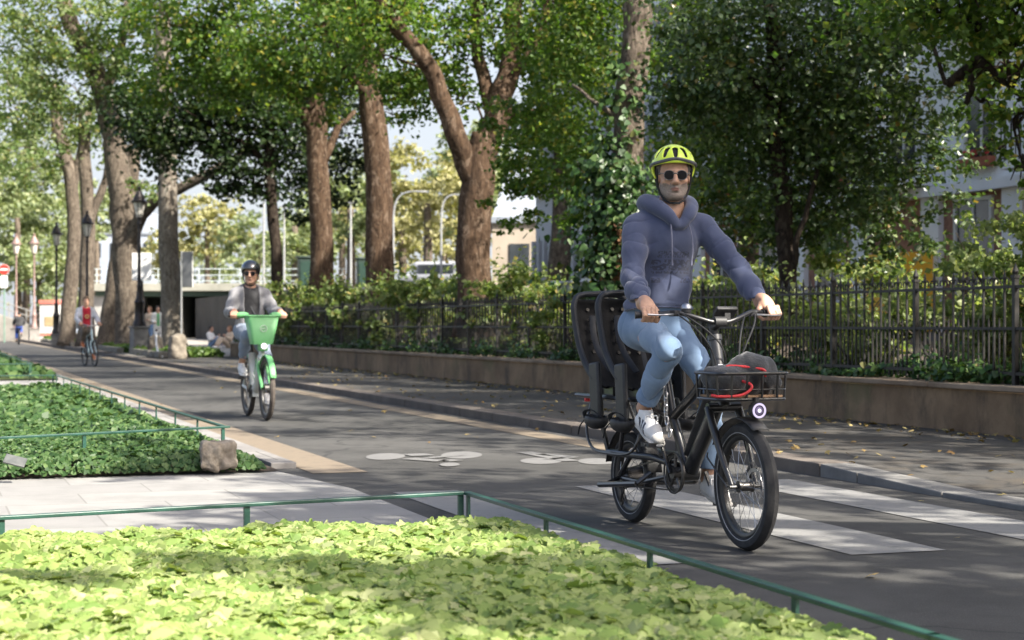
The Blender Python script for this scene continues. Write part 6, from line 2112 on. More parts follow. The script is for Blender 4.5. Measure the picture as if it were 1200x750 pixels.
def wheel(root, c, R, tr, spokes, axis=Vector((0, 1, 0)), tyre_m=None, rim_m=None, hubw=.055, tread=True, reflex=True, hub_r=.018, spoke_m=None, spoke_r=.0013):
    c = Vector(c)
    a, b, t = frame_from(axis)
    mb = MB()
    for k in range(spokes):
        q = 2 * PI * k / spokes
        q2 = q + (.35 if k % 2 else -.35) * (1 if (k // 2) % 2 else -1)
        sd = hubw / 2 if k % 2 else -hubw / 2
        p0 = c + t * sd + (a * math.cos(q2) + b * math.sin(q2)) * hub_r
        p1 = c + (a * math.cos(q) + b * math.sin(q)) * (R - tr * 2.05)
        mb.tube([p0, p1], spoke_r, 4, caps=False)
    w_ = mb.build("wheel", spoke_m or M_STEEL, root)
    mb = MB()
    prof = []
    for j in range(12):
        q = 2 * PI * j / 12
        rr = tr * (1 + (.06 if tread and math.cos(q) > .5 and j % 2 == 0 else 0))
        prof.append((math.cos(q) * rr, math.sin(q) * rr * .98))
    mb.torus(c, t, R - tr, tr, 72, prof=prof)
    mb.build("tyre", tyre_m or M_TYRE, w_, angle=30)
    mb = MB()
    z = tr * .62
    mb.torus(c, t, R - tr * 2.05, .01, 60, prof=[(.006, -z), (.006, z), (-.003, z), (-.016, z * .6), (-.018, 0), (-.016, -z * .6), (-.003, -z)])
    mb.build("rim", rim_m or M_RIMB, w_, angle=40)
    if reflex:
        mb = MB()
        for s in (-1, 1):
            mb.torus(c + t * s * tr * .86, t, R - tr * 1.45, .0028, 60, 5)
        mb.build("reflex_ring", M_REFL, w_)
    mb = MB()
    mb.lathe([(.008, -hubw / 2 - .03), (.008, -hubw / 2 - .005), (hub_r + .006, -hubw / 2 - .003), (hub_r + .006, -hubw / 2 + .004), (hub_r, -hubw / 2 + .008), (hub_r, hubw / 2 - .008), (hub_r + .006, hubw / 2 - .004), (hub_r + .006, hubw / 2 + .003), (.008, hubw / 2 + .005), (.008, hubw / 2 + .03)], c, t, 14)
    mb.build("hub", M_STEELD, w_)
    return w_
def disc_brake(root, c, y, R, m=None):
    mb = MB()
    mb.torus((c[0], c[1] + y, c[2]), (0, 1, 0), R, .006, 28, prof=[(.008, -.001), (.008, .001), (-.008, .001), (-.008, -.001)])
    for k in range(5):
        q = 2 * PI * k / 5
        mb.tube([(c[0], c[1] + y, c[2]), (c[0] + R * math.cos(q), c[1] + y, c[2] + R * math.sin(q))], .003, 4)
    mb.build("brake_disc", m or M_STEEL, root)
def crank(root, c, yR, rp, lp, ring, m=None, ring_m=None, teeth=True, yoff=.10, guard=False):
    """c centre; rp / lp pedal centres of the right and the left side"""
    c = Vector(c)
    mb = MB()
    mb.torus((c.x, yR, c.z), (0, 1, 0), ring, .006, 40, prof=[(.010, -.004), (.010, .004), (-.010, .004), (-.010, -.004)])
    for k in range(5):
        q = 2 * PI * k / 5 + .3
        mb.tube([(c.x, yR, c.z), (c.x + ring * math.cos(q), yR, c.z + ring * math.sin(q))], .009, 6)
    mb.lathe([(.03, -.02), (.03, .02)], (c.x, yR, c.z), (0, 1, 0), 14)
    if guard:
        mb.torus((c.x, yR - .012, c.z), (0, 1, 0), ring + .012, .005, 40, 6)
    mb.build("chainring", ring_m or M_STEELD, root)
    for y0, p in ((yR - .025, Vector(rp)), (-yR + .025, Vector(lp))):
        s = -1 if p.y < 0 else 1
        mb = MB()
        mb.tube([(c.x, y0, c.z), (p.x * .5 + c.x * .5, y0 + s * .008, p.z * .5 + c.z * .5), (p.x, y0 + s * .012, p.z)], [.016, .012, .013], 8, flat=.6)
        ar = mb.build("crank_arm", m or M_BLACK, root)
        mb = MB()
        yc = y0 + s * .065
        mb.tube([(p.x, y0 + s * .012, p.z), (p.x, yc + s * .045, p.z)], .008, 6)
        for dx in (-.038, .038): mb.box((p.x + dx, yc, p.z), (.014, .085, .022))
        for dy in (-.036, .036): mb.box((p.x, yc + dy, p.z), (.085, .010, .018))
        mb.build("pedal", M_MATTE, ar, smooth=False)
def chain_loop(root, c1, r1, c2, r2, y, m=None):
    mb = MB()
    pts = []
    for k in range(9):
        q = math.radians(90 - 180 * k / 8)
        pts.append((c1[0] + r1 * math.cos(q), y, c1[1] + r1 * math.sin(q)))
    for k in range(9):
        q = math.radians(270 - 180 * k / 8)
        pts.append((c2[0] + r2 * math.cos(q), y, c2[1] + r2 * math.sin(q)))
    mb.tube(pts, .0045, 5, closed=True)
    mb.build("chain", m or M_STEELD, root)
def saddle(root, p, m=None):
    s = SDF((p[0] - .2, -.13, p[2] - .1), (p[0] + .22, .13, p[2] + .06), .008)
    s.ell((p[0] - .065, 0, p[2] - .02), (.085, .080, .034), None, .02)
    s.cone((p[0] - .05, 0, p[2] - .018), (p[0] + .125, 0, p[2] - .026), .034, .020, .03, flat=((0, 0, 1), .8))
    s.build("saddle", m or M_MATTE, root)
def grips(root, ends, m=None, L=.12):
    for (p, d) in ends:
        p, d = Vector(p), Vector(d).normalized()
        mb = MB()
        mb.lathe([(.019, -L / 2), (.0175, -L / 2 + .01), (.0165, 0), (.0175, L / 2 - .01), (.019, L / 2)], p, d, 12)
        mb.build("grip", m or M_MATTE, root)

# ---------------------------------------------------------------- the black cargo bike
cb = thing("cargo_bike", "black long-tail cargo bike with front basket and two child seats", "bicycle", BIKE_O, BIKE_RZ)
RF, RR = .297, .238
HT, HB = Vector((.912, 0, .985)), Vector((1.000, 0, .672))
BB = Vector((.637, 0, .315))
f = MB()
f.tube([HT, HB], .030, 14)
for z in (0, 1): f.lathe([(.036, -.012), (.036, .012)], HT if z == 0 else HB, (HT - HB), 14)
f.tube([HB + Vector((-.02, 0, .05)), (.82, 0, .52), BB + Vector((.03, 0, .02))], [.034, .036, .036], 12, flat=1.25)
f.tube([HT + Vector((.012, 0, -.10)), (.72, 0, .72), (.47, 0, .58)], .024, 12)
f.tube([BB, (.47, 0, .58), (.385, 0, .80)], .023, 12)
f.lathe([(.042, -.045), (.042, .045)], BB, (0, 1, 0), 16)
for s in (-1, 1):
    f.tube([BB + Vector((-.02, s * .04, .03)), (.40, s * .075, .375), (.10, s * .085, .370), (-.12, s * .09, .368)], .019, 10)
    f.tube([(.14, s * .08, .368), (.03, s * .075, .28), (0, s * .07, RR)], .014, 8)
    f.tube([BB + Vector((-.03, s * .045, -.01)), (.25, s * .07, .235), (0, s * .07, RR)], .012, 8)
    f.tube([(-.12, s * .09, .368), (-.16, s * .105, .50), (-.18, s * .11, .655)], .013, 8)
    f.tube([(.02, s * .085, .372), (.10, s * .105, .52), (.16, s * .11, .655)], .013, 8)
    f.tube([(.47, s * .02, .58), (.36, s * .09, .64), (.30, s * .11, .66), (-.50, s * .11, .66)], .013, 8)
for x in (-.48, -.34, -.18, 0, .16, .29):
    f.tube([(x, -.11, .66), (x, .11, .66)], .009, 6)
f.build("frame", M_BLACK, cb)
mb = MB()
mb.tube([HB + Vector((-.075, 0, .085)), (.80, 0, .59), (.665, 0, .405)], [.045, .05, .045], 4, flat=1.0)
mb.build("battery", M_MATTE, cb, smooth=False, bevel=.008)
mb = MB()
mb.tube([(.385, 0, .80), (.335, 0, .955)], .0155, 10)
mb.build("seat_post", M_STEELD, cb)
saddle(cb, (.285, 0, .995))
mb = MB()      # steering column
mb.tube([HT, HT + (HT - HB).normalized() * .10, (.915, 0, 1.055)], [.022, .020, .018], 10)
mb.tube([(.905, 0, 1.035), (.955, 0, 1.062)], .020, 10)
mb.lathe([(.026, -.03), (.026, .03)], (.958, 0, 1.064), (0, 1, 0), 12)
mb.build("stem", M_MATTE, cb)
mb = MB()
mb.box(HB + (HT - HB) * .52 + Vector((.030, -.004, 0)), (.008, .03, .055), Matrix.Rotation(-.27, 3, 'Y'))
mb.build("head_badge", M_STEEL, cb, bevel=.003)
mb = MB()
bar = smooth_path([(.838, -.362, 1.096), (.865, -.285, 1.100), (.905, -.20, 1.108), (.945, -.11, 1.082), (.960, -.04, 1.063), (.960, .04, 1.063), (.948, .11, 1.082), (.912, .20, 1.112), (.872, .285, 1.110), (.846, .372, 1.108)], 5)
mb.tube(bar, .0125, 10)
mb.build("handlebar", M_BLACK, cb)
grips(cb, [((.847, -.328, 1.098), (.37, 1, .03)), ((.858, .335, 1.109), (-.36, 1, 0))])
for s in (-1, 1):
    mb = MB()
    mb.box((.905, s * .215, 1.104), (.045, .035, .028), Matrix.Rotation(-s * .35, 3, 'Z'))
    mb.build("lever_clamp", M_MATTE, cb, bevel=.004)
    mb = MB()
    mb.tube(smooth_path([(.915, s * .215, 1.100), (.940, s * .265, 1.098), (.930, s * .31, 1.096), (.915, s * .36, 1.098)], 5), lerp_list([.008, .007, .0065, .008], 16), 7, flat=.7)
    mb.build("brake_lever", M_STEEL, cb)
mb = MB()
mb.lathe([(.027, 0), (.026, .010), (.020, .020), (.010, .026), (0, .027)], (.915, -.155, 1.128), (0, 0, 1), 16)
bl = mb.build("bell", M_STEEL, cb)
mb = MB(); mb.lathe([(.024, -.018), (.024, -.001)], (.915, -.155, 1.126), (0, 0, 1), 14); mb.box((.912, -.155, 1.105), (.02, .03, .02)); mb.build("bell_base", M_MATTE, bl)
mb = MB()
mb.box((.935, .045, 1.112), (.062, .115, .022), Matrix.Rotation(-.75, 3, 'Y'))
ds = mb.build("display", M_MATTE, cb, bevel=.006)
mb = MB(); mb.box((.9265, .045, 1.1225), (.045, .085, .004), Matrix.Rotation(-.75, 3, 'Y')); mb.build("screen", M_LENS, ds)
mb = MB(); mb.box((.950, .045, 1.082), (.02, .03, .05)); mb.build("display_bracket", M_MATTE, ds)
for k, (a, b_, c_, d_) in enumerate([((.93, -.21, 1.10), (1.06, -.15, 1.02), (1.02, -.03, .95), (1.02, -.035, .70)), ((.93, .21, 1.10), (1.09, .14, 1.03), (1.03, .05, .92), (1.02, .04, .70)), ((.925, -.18, 1.10), (1.07, -.06, 1.00), (1.00, .05, .92), (.93, .03, .80)), ((.925, .16, 1.10), (1.08, .04, 1.02), (1.06, .05, .9), (1.04, .06, .80))]):
    mb = MB(); mb.tube(bez(a, b_, c_, d_, 14), .0042, 6); mb.build("cable", M_MATTE, cb)
# fork and front wheel, steered a little to the right
ST_A = math.radians(-3)
ax_dir = (HT - HB).normalized()
STM = Matrix.Translation(HB) @ Matrix.Rotation(ST_A, 4, ax_dir) @ Matrix.Translation(-HB)
hubF = STM @ Vector((1.222, 0, RF))
waxis = (STM.to_3x3() @ Vector((0, 1, 0)))
mb = MB()
def S_(p): return STM @ Vector(p)
mb.tube([S_((1.0, -.085, .655)), S_((1.0, .085, .655))], .024, 10)
mb.tube([S_((1.0, 0, .70)), S_((1.0, 0, .65))], .028, 10)
for s in (-1, 1):
    mb.tube(smooth_path([S_((.995, s * .078, .655)), S_((1.045, s * .080, .575)), S_((1.13, s * .074, .43)), S_((1.215, s * .062, RF - .005))], 5), lerp_list([.021, .020, .016, .012], 16), 10)
mb.tube([S_((1.222, -.082, RF)), S_((1.222, .082, RF))], .009, 8)
mb.build("fork", M_BLACK, cb)
wf = wheel(cb, hubF, RF, .032, 28, waxis, hubw=.07, hub_r=.022)
mb = MB(); mb.torus(hubF + waxis * .046, waxis, .075, .006, 30, prof=[(.009, -.001), (.009, .001), (-.009, .001), (-.009, -.001)]); mb.build("brake_disc", M_STEEL, wf)
mb = MB(); mb.box(S_((1.165, .062, .365)), (.045, .028, .07), Matrix.Rotation(.6, 3, 'Y')); mb.build("brake_caliper", M_MATTE, cb, bevel=.005)
mb = MB()      # short front mudguard
rows = []
for k in range(9):
    q = math.radians(58 + k * 11)
    rows.append([S_((1.222 + (RF + .022 + (.006 if abs(y) < .03 else 0)) * math.cos(q), y, RF + (RF + .022 + (.006 if abs(y) < .03 else 0)) * math.sin(q))) for y in (-.042, -.026, 0, .026, .042)])
mb.grid(rows)
mg = mb.build("mudguard", M_MATTE, cb)
so = mg.modifiers.new("thick", 'SOLIDIFY'); so.thickness = .003
# thin stay from the axle backwards
mb = MB(); mb.tube([S_((1.21, -.085, RF)), S_((1.0, -.09, .42)), S_((.985, -.08, .44))], .0045, 6); mb.build("stay", M_STEELD, cb)
wr_ = wheel(cb, (0, 0, RR), RR, .031, 24, hubw=.10, hub_r=.055)
mb = MB(); mb.lathe([(.055, -.02), (.045, -.004), (.03, .01)], (0, -.058, RR), (0, -1, 0), 16); mb.build("cassette", M_STEELD, wr_)
mb = MB(); mb.torus((0, .062, RR), (0, 1, 0), .075, .006, 30, prof=[(.009, -.001), (.009, .001), (-.009, .001), (-.009, -.001)]); mb.build("brake_disc", M_STEEL, wr_)
mb = MB()
rows = []
for k in range(14):
    q = math.radians(10 + k * 12)
    rows.append([((RR + .03) * math.cos(q), y, RR + (RR + .03 + (.006 if abs(y) < .03 else 0)) * math.sin(q)) for y in (-.042, -.026, 0, .026, .042)])
mb.grid(rows)
mg = mb.build("mudguard", M_MATTE, cb); so = mg.modifiers.new("thick", 'SOLIDIFY'); so.thickness = .003
crank(cb, BB, -.072, (.560, -.12, .452), (.714, .12, .160), .088, guard=True)
chain_loop(cb, (BB.x, BB.z), .088, (0, RR), .04, -.068)
mb = MB()
mb.tube([(.02, -.085, RR - .02), (.05, -.09, RR - .08), (.035, -.088, RR - .12)], .012, 6)
mb.lathe([(.022, -.005), (.022, .005)], (.035, -.086, RR - .12), (0, 1, 0), 12)
mb.lathe([(.02, -.005), (.02, .005)], (.05, -.086, RR - .06), (0, 1, 0), 12)
mb.build("derailleur", M_STEELD, cb)
# foot boards along the tail
for s in (-1, 1):
    mb = MB()
    mb.tube([(-.06, s * .17, .200), (.40, s * .17, .245)], .015, 8)
    mb.tube([(.40, s * .17, .245), (.42, s * .10, .300)], .012, 8)
    mb.tube([(.02, s * .17, .208), (0, s * .085, RR)], .012, 8)
    mb.build("foot_board", M_BLACK, cb)
    mb = MB()      # tail side bar
    mb.tube(smooth_path([(-.30, s * .10, .655), (-.27, s * .15, .50), (-.16, s * .17, .395), (.05, s * .17, .375), (.30, s * .15, .40), (.33, s * .10, .55)], 5), .008, 8)
    mb.build("side_bar", M_BLACK, cb)
# front rack basket
bx0, bx1, by, bz0, bz1 = 1.035, 1.305, .182, .705, .825
mb = MB()
def rr_loop(z, x0, x1, y, r=.035):
    pts = []
    for cx, cy, q0 in ((x1 - r, y - r, 0), (x0 + r, y - r, 90), (x0 + r, -y + r, 180), (x1 - r, -y + r, 270)):
        for k in range(5):
            q = math.radians(q0 + k * 22.5)
            pts.append((cx + r * math.cos(q), cy + r * math.sin(q), z))
    return pts
mb.tube(rr_loop(bz1, bx0, bx1, by), .0085, 8, closed=True)
mb.tube(rr_loop(bz0, bx0 + .01, bx1 - .01, by - .008), .008, 8, closed=True)
mb.tube(rr_loop(bz0 + .045, bx0 + .008, bx1 - .008, by - .005), .004, 6, closed=True)
for y in (-.12, -.04, .04, .12):
    for x, x2 in ((bx0, bx0 + .01), (bx1, bx1 - .01)):
        mb.tube([(x, y, bz1), (x2, y, bz0)], .0065, 6)
for x in (bx0 + .035, (bx0 + bx1) / 2, bx1 - .035):
    for s in (-1, 1):
        mb.tube([(x, s * by, bz1), (x, s * (by - .008), bz0)], .0065, 6)
mb.tube([(bx0 + .03, -by + .03, bz1), (bx0 + .03, -by + .03, bz0)], .006, 6)
mb.tube([HB + Vector((.02, -.04, .09)), (1.10, -.05, bz0)], .011, 8)
mb.tube([HB + Vector((.02, .04, .09)), (1.10, .05, bz0)], .011, 8)
mb.tube([HB + Vector((.03, 0, .02)), (1.15, 0, bz0 - .005)], .012, 8)
bk = mb.build("front_basket", M_BLACK, cb)
mb = MB(); mb.box(((bx0 + bx1) / 2, 0, bz0 + .012), (bx1 - bx0 - .04, by * 2 - .05, .012)); mb.build("wooden_base", mat("basket_wood", (.26, .15, .075), (.36, .22, .12), 9, .6, stretch=(1, 6, 1)), bk, bevel=.003)
# headlight with its bright ring
mb = MB()
mb.lathe([(.020, -.05), (.036, -.035), (.040, 0), (.038, .006)], (1.335, .0, .655), (1, 0, -.02), 18)
mb.box((1.31, 0, .69), (.03, .02, .05))
hl = mb.build("headlight", M_MATTE, cb)
def emit(name, c, s):
    m, t, out = nodes_of(name)
    e = t.nodes.new("ShaderNodeEmission")
    e.inputs[0].default_value = (*c, 1)
    e.inputs[1].default_value = s
    t.links.new(e.outputs[0], out.inputs[0])
    return m
mb = MB(); mb.torus((1.343, 0, .655), (1, 0, -.02), .030, .005, 28, 8); mb.build("light_ring", emit("lit_ring", (.80, .70, 1.0), .42), hl)
mb = MB(); mb.lathe([(.021, 0), (.018, .004), (0, .006)], (1.339, 0, .655), (1, 0, -.02), 18); mb.build("reflector", mat("lamp_reflector", (.16, .13, .24), (.22, .18, .32), 5, .25, .4), hl)
mb = MB(); mb.lathe([(.010, .004), (.008, .009), (0, .010)], (1.339, 0, .655), (1, 0, -.02), 12); mb.build("bulb", emit("lit_bulb", (.95, .90, 1.0), .5), hl)
# child seats bolted one behind the other on the tail
def child_seat(xb, first):
    # shell: a tall trough with upright side walls, open to the front and slightly dished
    prof = [(.150, .765), (.080, .805), (.015, .860), (-.045, .935), (-.090, 1.030), (-.118, 1.120), (-.138, 1.195)]
    PR = smooth_path([(xb + x, 0, z) for x, z in prof], 5)
    W_2 = .168
    rows = []
    for i, p in enumerate(PR):
        tt = i / (len(PR) - 1)
        d = (PR[min(i + 1, len(PR) - 1)] - PR[max(i - 1, 0)]).normalized()
        nb_ = Vector((-d.z, 0, d.x))           # towards the back
        w2 = W_2 - .020 * max(0, (tt - .86) / .14) ** 2
        row = []
        for k in range(17):
            y = -1 + k / 8
            dep = .070 * (1 - abs(y) ** 3.5) * (1 - .55 * max(0, (tt - .82) / .18) ** 2)
            row.append(p + nb_ * (dep if nb_.x < 0 else -dep) + Vector((0, y * w2, 0)))
        rows.append(row)
    o = MB(); o.grid(rows)
    sh = o.build("child_seat", M_SHELL, cb, angle=60)
    so = sh.modifiers.new("thick", 'SOLIDIFY'); so.thickness = .010; so.offset = 0
    m2 = MB()
    left = [PR[i] + Vector((0, -(W_2 - .020 * max(0, (i / (len(PR) - 1) - .86) / .14) ** 2), 0)) for i in range(len(PR))]
    topz = PR[-1]
    arc = [topz + Vector((-.006, y, dz)) for y, dz in ((-.128, .016), (-.09, .024), (0, .027), (.09, .024), (.128, .016))]
    right = [Vector((p.x, -p.y, p.z)) for p in reversed(left)]
    m2.tube(left + arc + right, .0165, 10, flat=1.2)
    m2.build("shell_rim", M_GREYPL, sh)
    # holes in the back shown as dark studs and slots of the padding
    m3 = MB()
    for k in range(5):
        for j in (-1, 0, 1):
            z = .90 + k * .058
            m3.lathe([(.012, 0), (.010, .004), (0, .004)], (xb - .092 - (z - .9) * .36, j * .06, z), (1, 0, .42), 8)
    m3.build("pad_stud", M_RIMB, sh)
    for sy in (-1, 1):
        m4 = MB()
        m4.tube(smooth_path([(xb - .145, sy * .045, 1.10), (xb - .105, sy * .055, 1.00), (xb - .03, sy * .055, .90), (xb + .07, sy * .03, .80)], 5), .017, 6, flat=.22)
        m4.build("harness_strap", M_GREYPL, sh)
        m5 = MB()      # leg guard with its foot cup
        m5.box((xb + .175, sy * .168, .69), (.115, .030, .32), Matrix.Rotation(-.10, 3, 'Y'))
        lg = m5.build("leg_guard", M_MATTE, sh, bevel=.012)
        s5 = SDF((xb + .12, sy * .19 - .09, .47), (xb + .34, sy * .19 + .09, .62), .008)
        s5.ell((xb + .23, sy * .19, .545), (.080, .062, .050), None, 0)
        s5.ell((xb + .235, sy * .19, .572), (.066, .049, .048), None, .004, 's')
        s5.build("foot_cup", M_MATTE, lg)
        m6 = MB()
        m6.tube(smooth_path([(xb + .16, sy * .22, .55), (xb + .20, sy * .245, .585), (xb + .27, sy * .235, .60), (xb + .31, sy * .20, .565)], 5), .011, 6, flat=.3)
        if sy < 0:
            m6.tube(smooth_path([(xb + .16, -.22, .55), (xb + .12, -.235, .51), (xb + .10, -.238, .46)], 4), .006, 6, flat=.3)
        m6.build("foot_strap", M_GREYPL, lg)
    m7 = MB()
    m7.box((xb + .09, 0, .692), (.20, .15, .052))
    m7.tube([(xb + .03, -.09, .69), (xb + .03, .09, .69)], .02, 8)
    m7.build("seat_mount", M_BLACK, sh)
    return sh
child_seat(-.285, True)
child_seat(.04, False)
# small rear lamp and kick stand
mb = MB(); mb.box((-.52, 0, .64), (.03, .10, .04)); mb.build("rear_lamp", M_RED, cb, bevel=.006)

# grey bag with the red lock lying in the basket
bag = thing("bag", "dark grey fabric bag slumped in the front basket of the cargo bike", "bag", BIKE_O + Matrix.Rotation(BIKE_RZ, 3, 'Z') @ Vector((1.17, 0, .72)), BIKE_RZ)
s = SDF((-.18, -.24, -.04), (.18, .24, .26), .007)
s.ell((-.01, -.08, .070), (.115, .105, .070), None, .02)
s.ell((-.02, .07, .075), (.095, .11, .085), None, .03)
s.ell((-.01, .05, .125), (.085, .105, .075), None, .04)
s.cone((.05, .05, .12), (.02, .13, .13), .05, .04, .04)
s.cone((.03, .08, .10), (.05, .155, .055), .06, .035, .03)
s.cone((-.04, -.10, .08), (-.03, -.14, .10), .05, .04, .03)
s.build("sack", cloth_mat("bag_charcoal", (.030, .031, .033), (.060, .061, .063), 6, .85, bmp=.6, bscale=60, bdist=.01), bag, None,
        lambda V: .009 * np.sin(V[:, 1] * 60 + 3 * vnoise(V, 14, 2)) * np.clip(vnoise(V, 9, 5) + .4, 0, 1) + .006 * vnoise(V, 26, 1))
mb = MB(); mb.tube(smooth_path([(.05, .00, .14), (.02, .05, .185), (-.03, .09, .18), (-.06, .12, .12)], 5), .012, 8, flat=.4); mb.build("strap", M_STRAP, bag)
lk = thing("strap", "red strap looped over the basket rim and the grey bag", "strap", BIKE_O + Matrix.Rotation(BIKE_RZ, 3, 'Z') @ Vector((1.17, -.03, .72)), BIKE_RZ)
mb = MB()
mb.tube(smooth_path([(.10, .10, .075), (.11, .095, .115), (.09, .06, .128), (.02, -.04, .138), (.03, -.055, .12), (.07, -.03, .08), (.145, .0, .055), (.15, -.005, .03), (.135, -.05, .005), (.11, -.14, .0), (.075, -.165, .005)], 6), .0065, 8)
mb.build("band", M_RED, lk)
mb = MB(); mb.box((.10, .10, .075), (.02, .02, .03)); mb.build("hook", M_MATTE, lk, bevel=.004)
# chain lock hanging below the saddle
cl_ = thing("chain_lock", "steel chain lock hanging from the seat tube beside the man's knee", "lock", BIKE_O + Matrix.Rotation(BIKE_RZ, 3, 'Z') @ Vector((.56, -.10, .80)), BIKE_RZ)
for k in range(9):
    mb = MB()
    q = math.radians(90 * (k % 2) + 20)
    M = Matrix.Translation((.012 * math.sin(k * .9), .004 * k, -.045 - k * .031)) @ Matrix.Rotation(q, 4, 'Z')
    pts = []
    for j in range(12):
        a = 2 * PI * j / 12
        pts.append(M @ Vector((.010 * math.cos(a), 0, .013 * math.sin(a) + (.009 if math.sin(a) > 0 else -.009))))
    mb.tube(pts, .0042, 6, closed=True)
    mb.build("chain_link", M_STEEL, cl_)
mb = MB(); mb.tube([(-.12, .08, .06), (-.05, .03, .03), (.0, .0, -.02)], .013, 8); mb.build("lock_sleeve", M_STRAP, cl_)

# ---------------------------------------------------------------- ordinary bicycles
def city_bike(label, loc, rz, frame_m, group=None, R=.345, tr=.022, fine=True, step=False, tyre_m=None, gx=.62, gz=1.16, gy=.27, basket=None, fender_m=None, grip_m=None, seat_z=.965, wb=1.09, bar_m=None, thick=1.0, fork_m=None):
    b = thing("bicycle", label, "bicycle", loc, rz, group)
    ht, hb = Vector((wb - .335, 0, .93)), Vector((wb - .255, 0, .64))
    bb = Vector((.437, 0, .29))
    m = MB()
    th = .02 * thick
    m.tube([ht, hb], th * 1.2, 12)
    if step:
        m.tube(smooth_path([hb + Vector((-.01, 0, .06)), (.72, 0, .52), (.58, 0, .36), bb + Vector((0, 0, .03))], 5), th * 2.0, 12)
        m.tube([bb + Vector((0, 0, .02)), (.36, 0, .42), (.24, 0, .72)], th * 1.7, 12)
        m.box(bb + Vector((-.02, 0, .02)), (.22, .10, .14))
    else:
        m.tube([hb + Vector((-.01, 0, .04)), bb], th, 10)
        m.tube([ht + Vector((.01, 0, -.05)), (.245, 0, .74)], th * .85, 10)
        m.tube([bb, (.22, 0, .80)], th * .9, 10)
    for s in (-1, 1):
        m.tube([bb + Vector((-.02, s * .035, 0)), (0, s * .06, R)], th * .6, 8)
        m.tube([(.26, s * .02, .66), (0, s * .06, R)], th * .5, 8)
    m.build("frame", frame_m, b)
    m = MB(); m.tube([(.23, 0, .72), (.165, 0, seat_z - .03)], .014, 8); m.build("seat_post", M_STEELD, b)
    saddle(b, (.12, 0, seat_z))
    m = MB()
    hub = Vector((wb, 0, R))
    for s in (-1, 1):
        m.tube(smooth_path([hb + Vector((0, s * .045, -.01)), hb + Vector((.03, s * .05, -.10)), hub + Vector((0, s * .05, 0))], 5), .014 * thick, 8)
    m.tube([hb + Vector((0, -.05, -.005)), hb + Vector((0, .05, -.005))], .018, 8)
    m.build("fork", fork_m or frame_m, b)
    wheel(b, hub, R, tr, 24 if fine else 14, reflex=False, tyre_m=tyre_m, hub_r=.02 if not step else .05, spoke_r=.0013 if fine else .002)
    wheel(b, (0, 0, R), R, tr, 24 if fine else 14, reflex=False, tyre_m=tyre_m, hub_r=.02, spoke_r=.0013 if fine else .002)
    crank(b, bb, -.055, (.375, -.12, .445), (.500, .12, .145), .075)
    chain_loop(b, (bb.x, bb.z), .075, (0, R), .035, -.052)
    m = MB()
    m.tube([ht, ht + Vector((-.03, 0, .10)), (wb - .36, 0, gz - .04)], .015, 8)
    m.build("stem", bar_m or M_STEELD, b)
    m = MB()
    m.tube(smooth_path([(gx - .02, -gy - .06, gz), (gx + .03, -gy * .72, gz + .004), (wb - .35, -.10, gz - .02), (wb - .34, 0, gz - .035), (wb - .35, .10, gz - .02), (gx + .03, gy * .72, gz + .004), (gx - .02, gy + .06, gz)], 5), .012, 8)
    m.build("handlebar", bar_m or M_STEELD, b)
    grips(b, [((gx, -gy, gz), (.25, 1, 0)), ((gx, gy, gz), (-.25, 1, 0))], grip_m)
    if fender_m:
        for c, q0, n in ((hub, 20, 14), (Vector((0, 0, R)), 15, 15)):
            m = MB(); rows = []
            for k in range(n):
                q = math.radians(q0 + k * 10.5)
                rows.append([(c.x + (R + .016 + (.008 if abs(y) < .03 else 0)) * math.cos(q), y, R + (R + .016 + (.008 if abs(y) < .03 else 0)) * math.sin(q)) for y in (-.036, -.022, 0, .022, .036)])
            m.grid(rows)
            o = m.build("mudguard", fender_m, b); so = o.modifiers.new("thick", 'SOLIDIFY'); so.thickness = .004
    return b, ht, hb, hub
M_LGREEN = mat("share_bike_green", (.135, .40, .15), (.17, .46, .185), 3, .45)
M_LWHITE = mat("share_bike_white", (.55, .57, .54), (.64, .66, .63), 3, .4, coat=.3)
M_TYREB = mat("tyre_dusty", (.055, .045, .038), (.095, .08, .068), 20, .9)
WO = Vector((-3.06, 19.8, .002)); WRZ = math.atan2(-1.05, .37)
gb, ht, hb, hub = city_bike("white and green shared electric bicycle with a green front basket, ridden by the woman", WO, WRZ, M_LWHITE, step=True, R=.35, tr=.03, tyre_m=M_TYREB, gx=.60, gz=1.155, gy=.275, fender_m=M_LGREEN, grip_m=M_MATTE, seat_z=.955, wb=1.10, thick=1.4, fork_m=M_LGREEN)
# the green basket, tapering down, with a round white mark
mb = MB()
lo4 = [(.69, -.115), (.89, -.115), (.89, .115), (.69, .115)]
hi4 = [(.645, -.178), (.935, -.178), (.935, .178), (.645, .178)]
def rounded(c4, z, r=.03):
    cx = sum(p[0] for p in c4) / 4
    out = []
    x0, x1 = c4[0][0], c4[1][0]
    y1 = c4[2][1]
    for px_, py_, q0 in ((x1 - r, y1 - r, 0), (x0 + r, y1 - r, 90), (x0 + r, -y1 + r, 180), (x1 - r, -y1 + r, 270)):
        for k in range(5):
            q = math.radians(q0 + k * 22.5)
            out.append(Vector((px_ + r * math.cos(q), py_ + r * math.sin(q), z)))
    return out
r0, r1 = rounded(lo4, .835), rounded(hi4, 1.15, .04)
n = len(r0)
mb.add(r0 + r1, [(i, (i + 1) % n, n + (i + 1) % n, n + i) for i in range(n)] + [tuple(range(n - 1, -1, -1))])
bk = mb.build("front_basket", M_LGREEN, gb, angle=50)
so = bk.modifiers.new("thick", 'SOLIDIFY'); so.thickness = .007
mb = MB(); mb.tube(r1, .010, 8, closed=True); mb.build("basket_rim", M_LGREEN, bk)
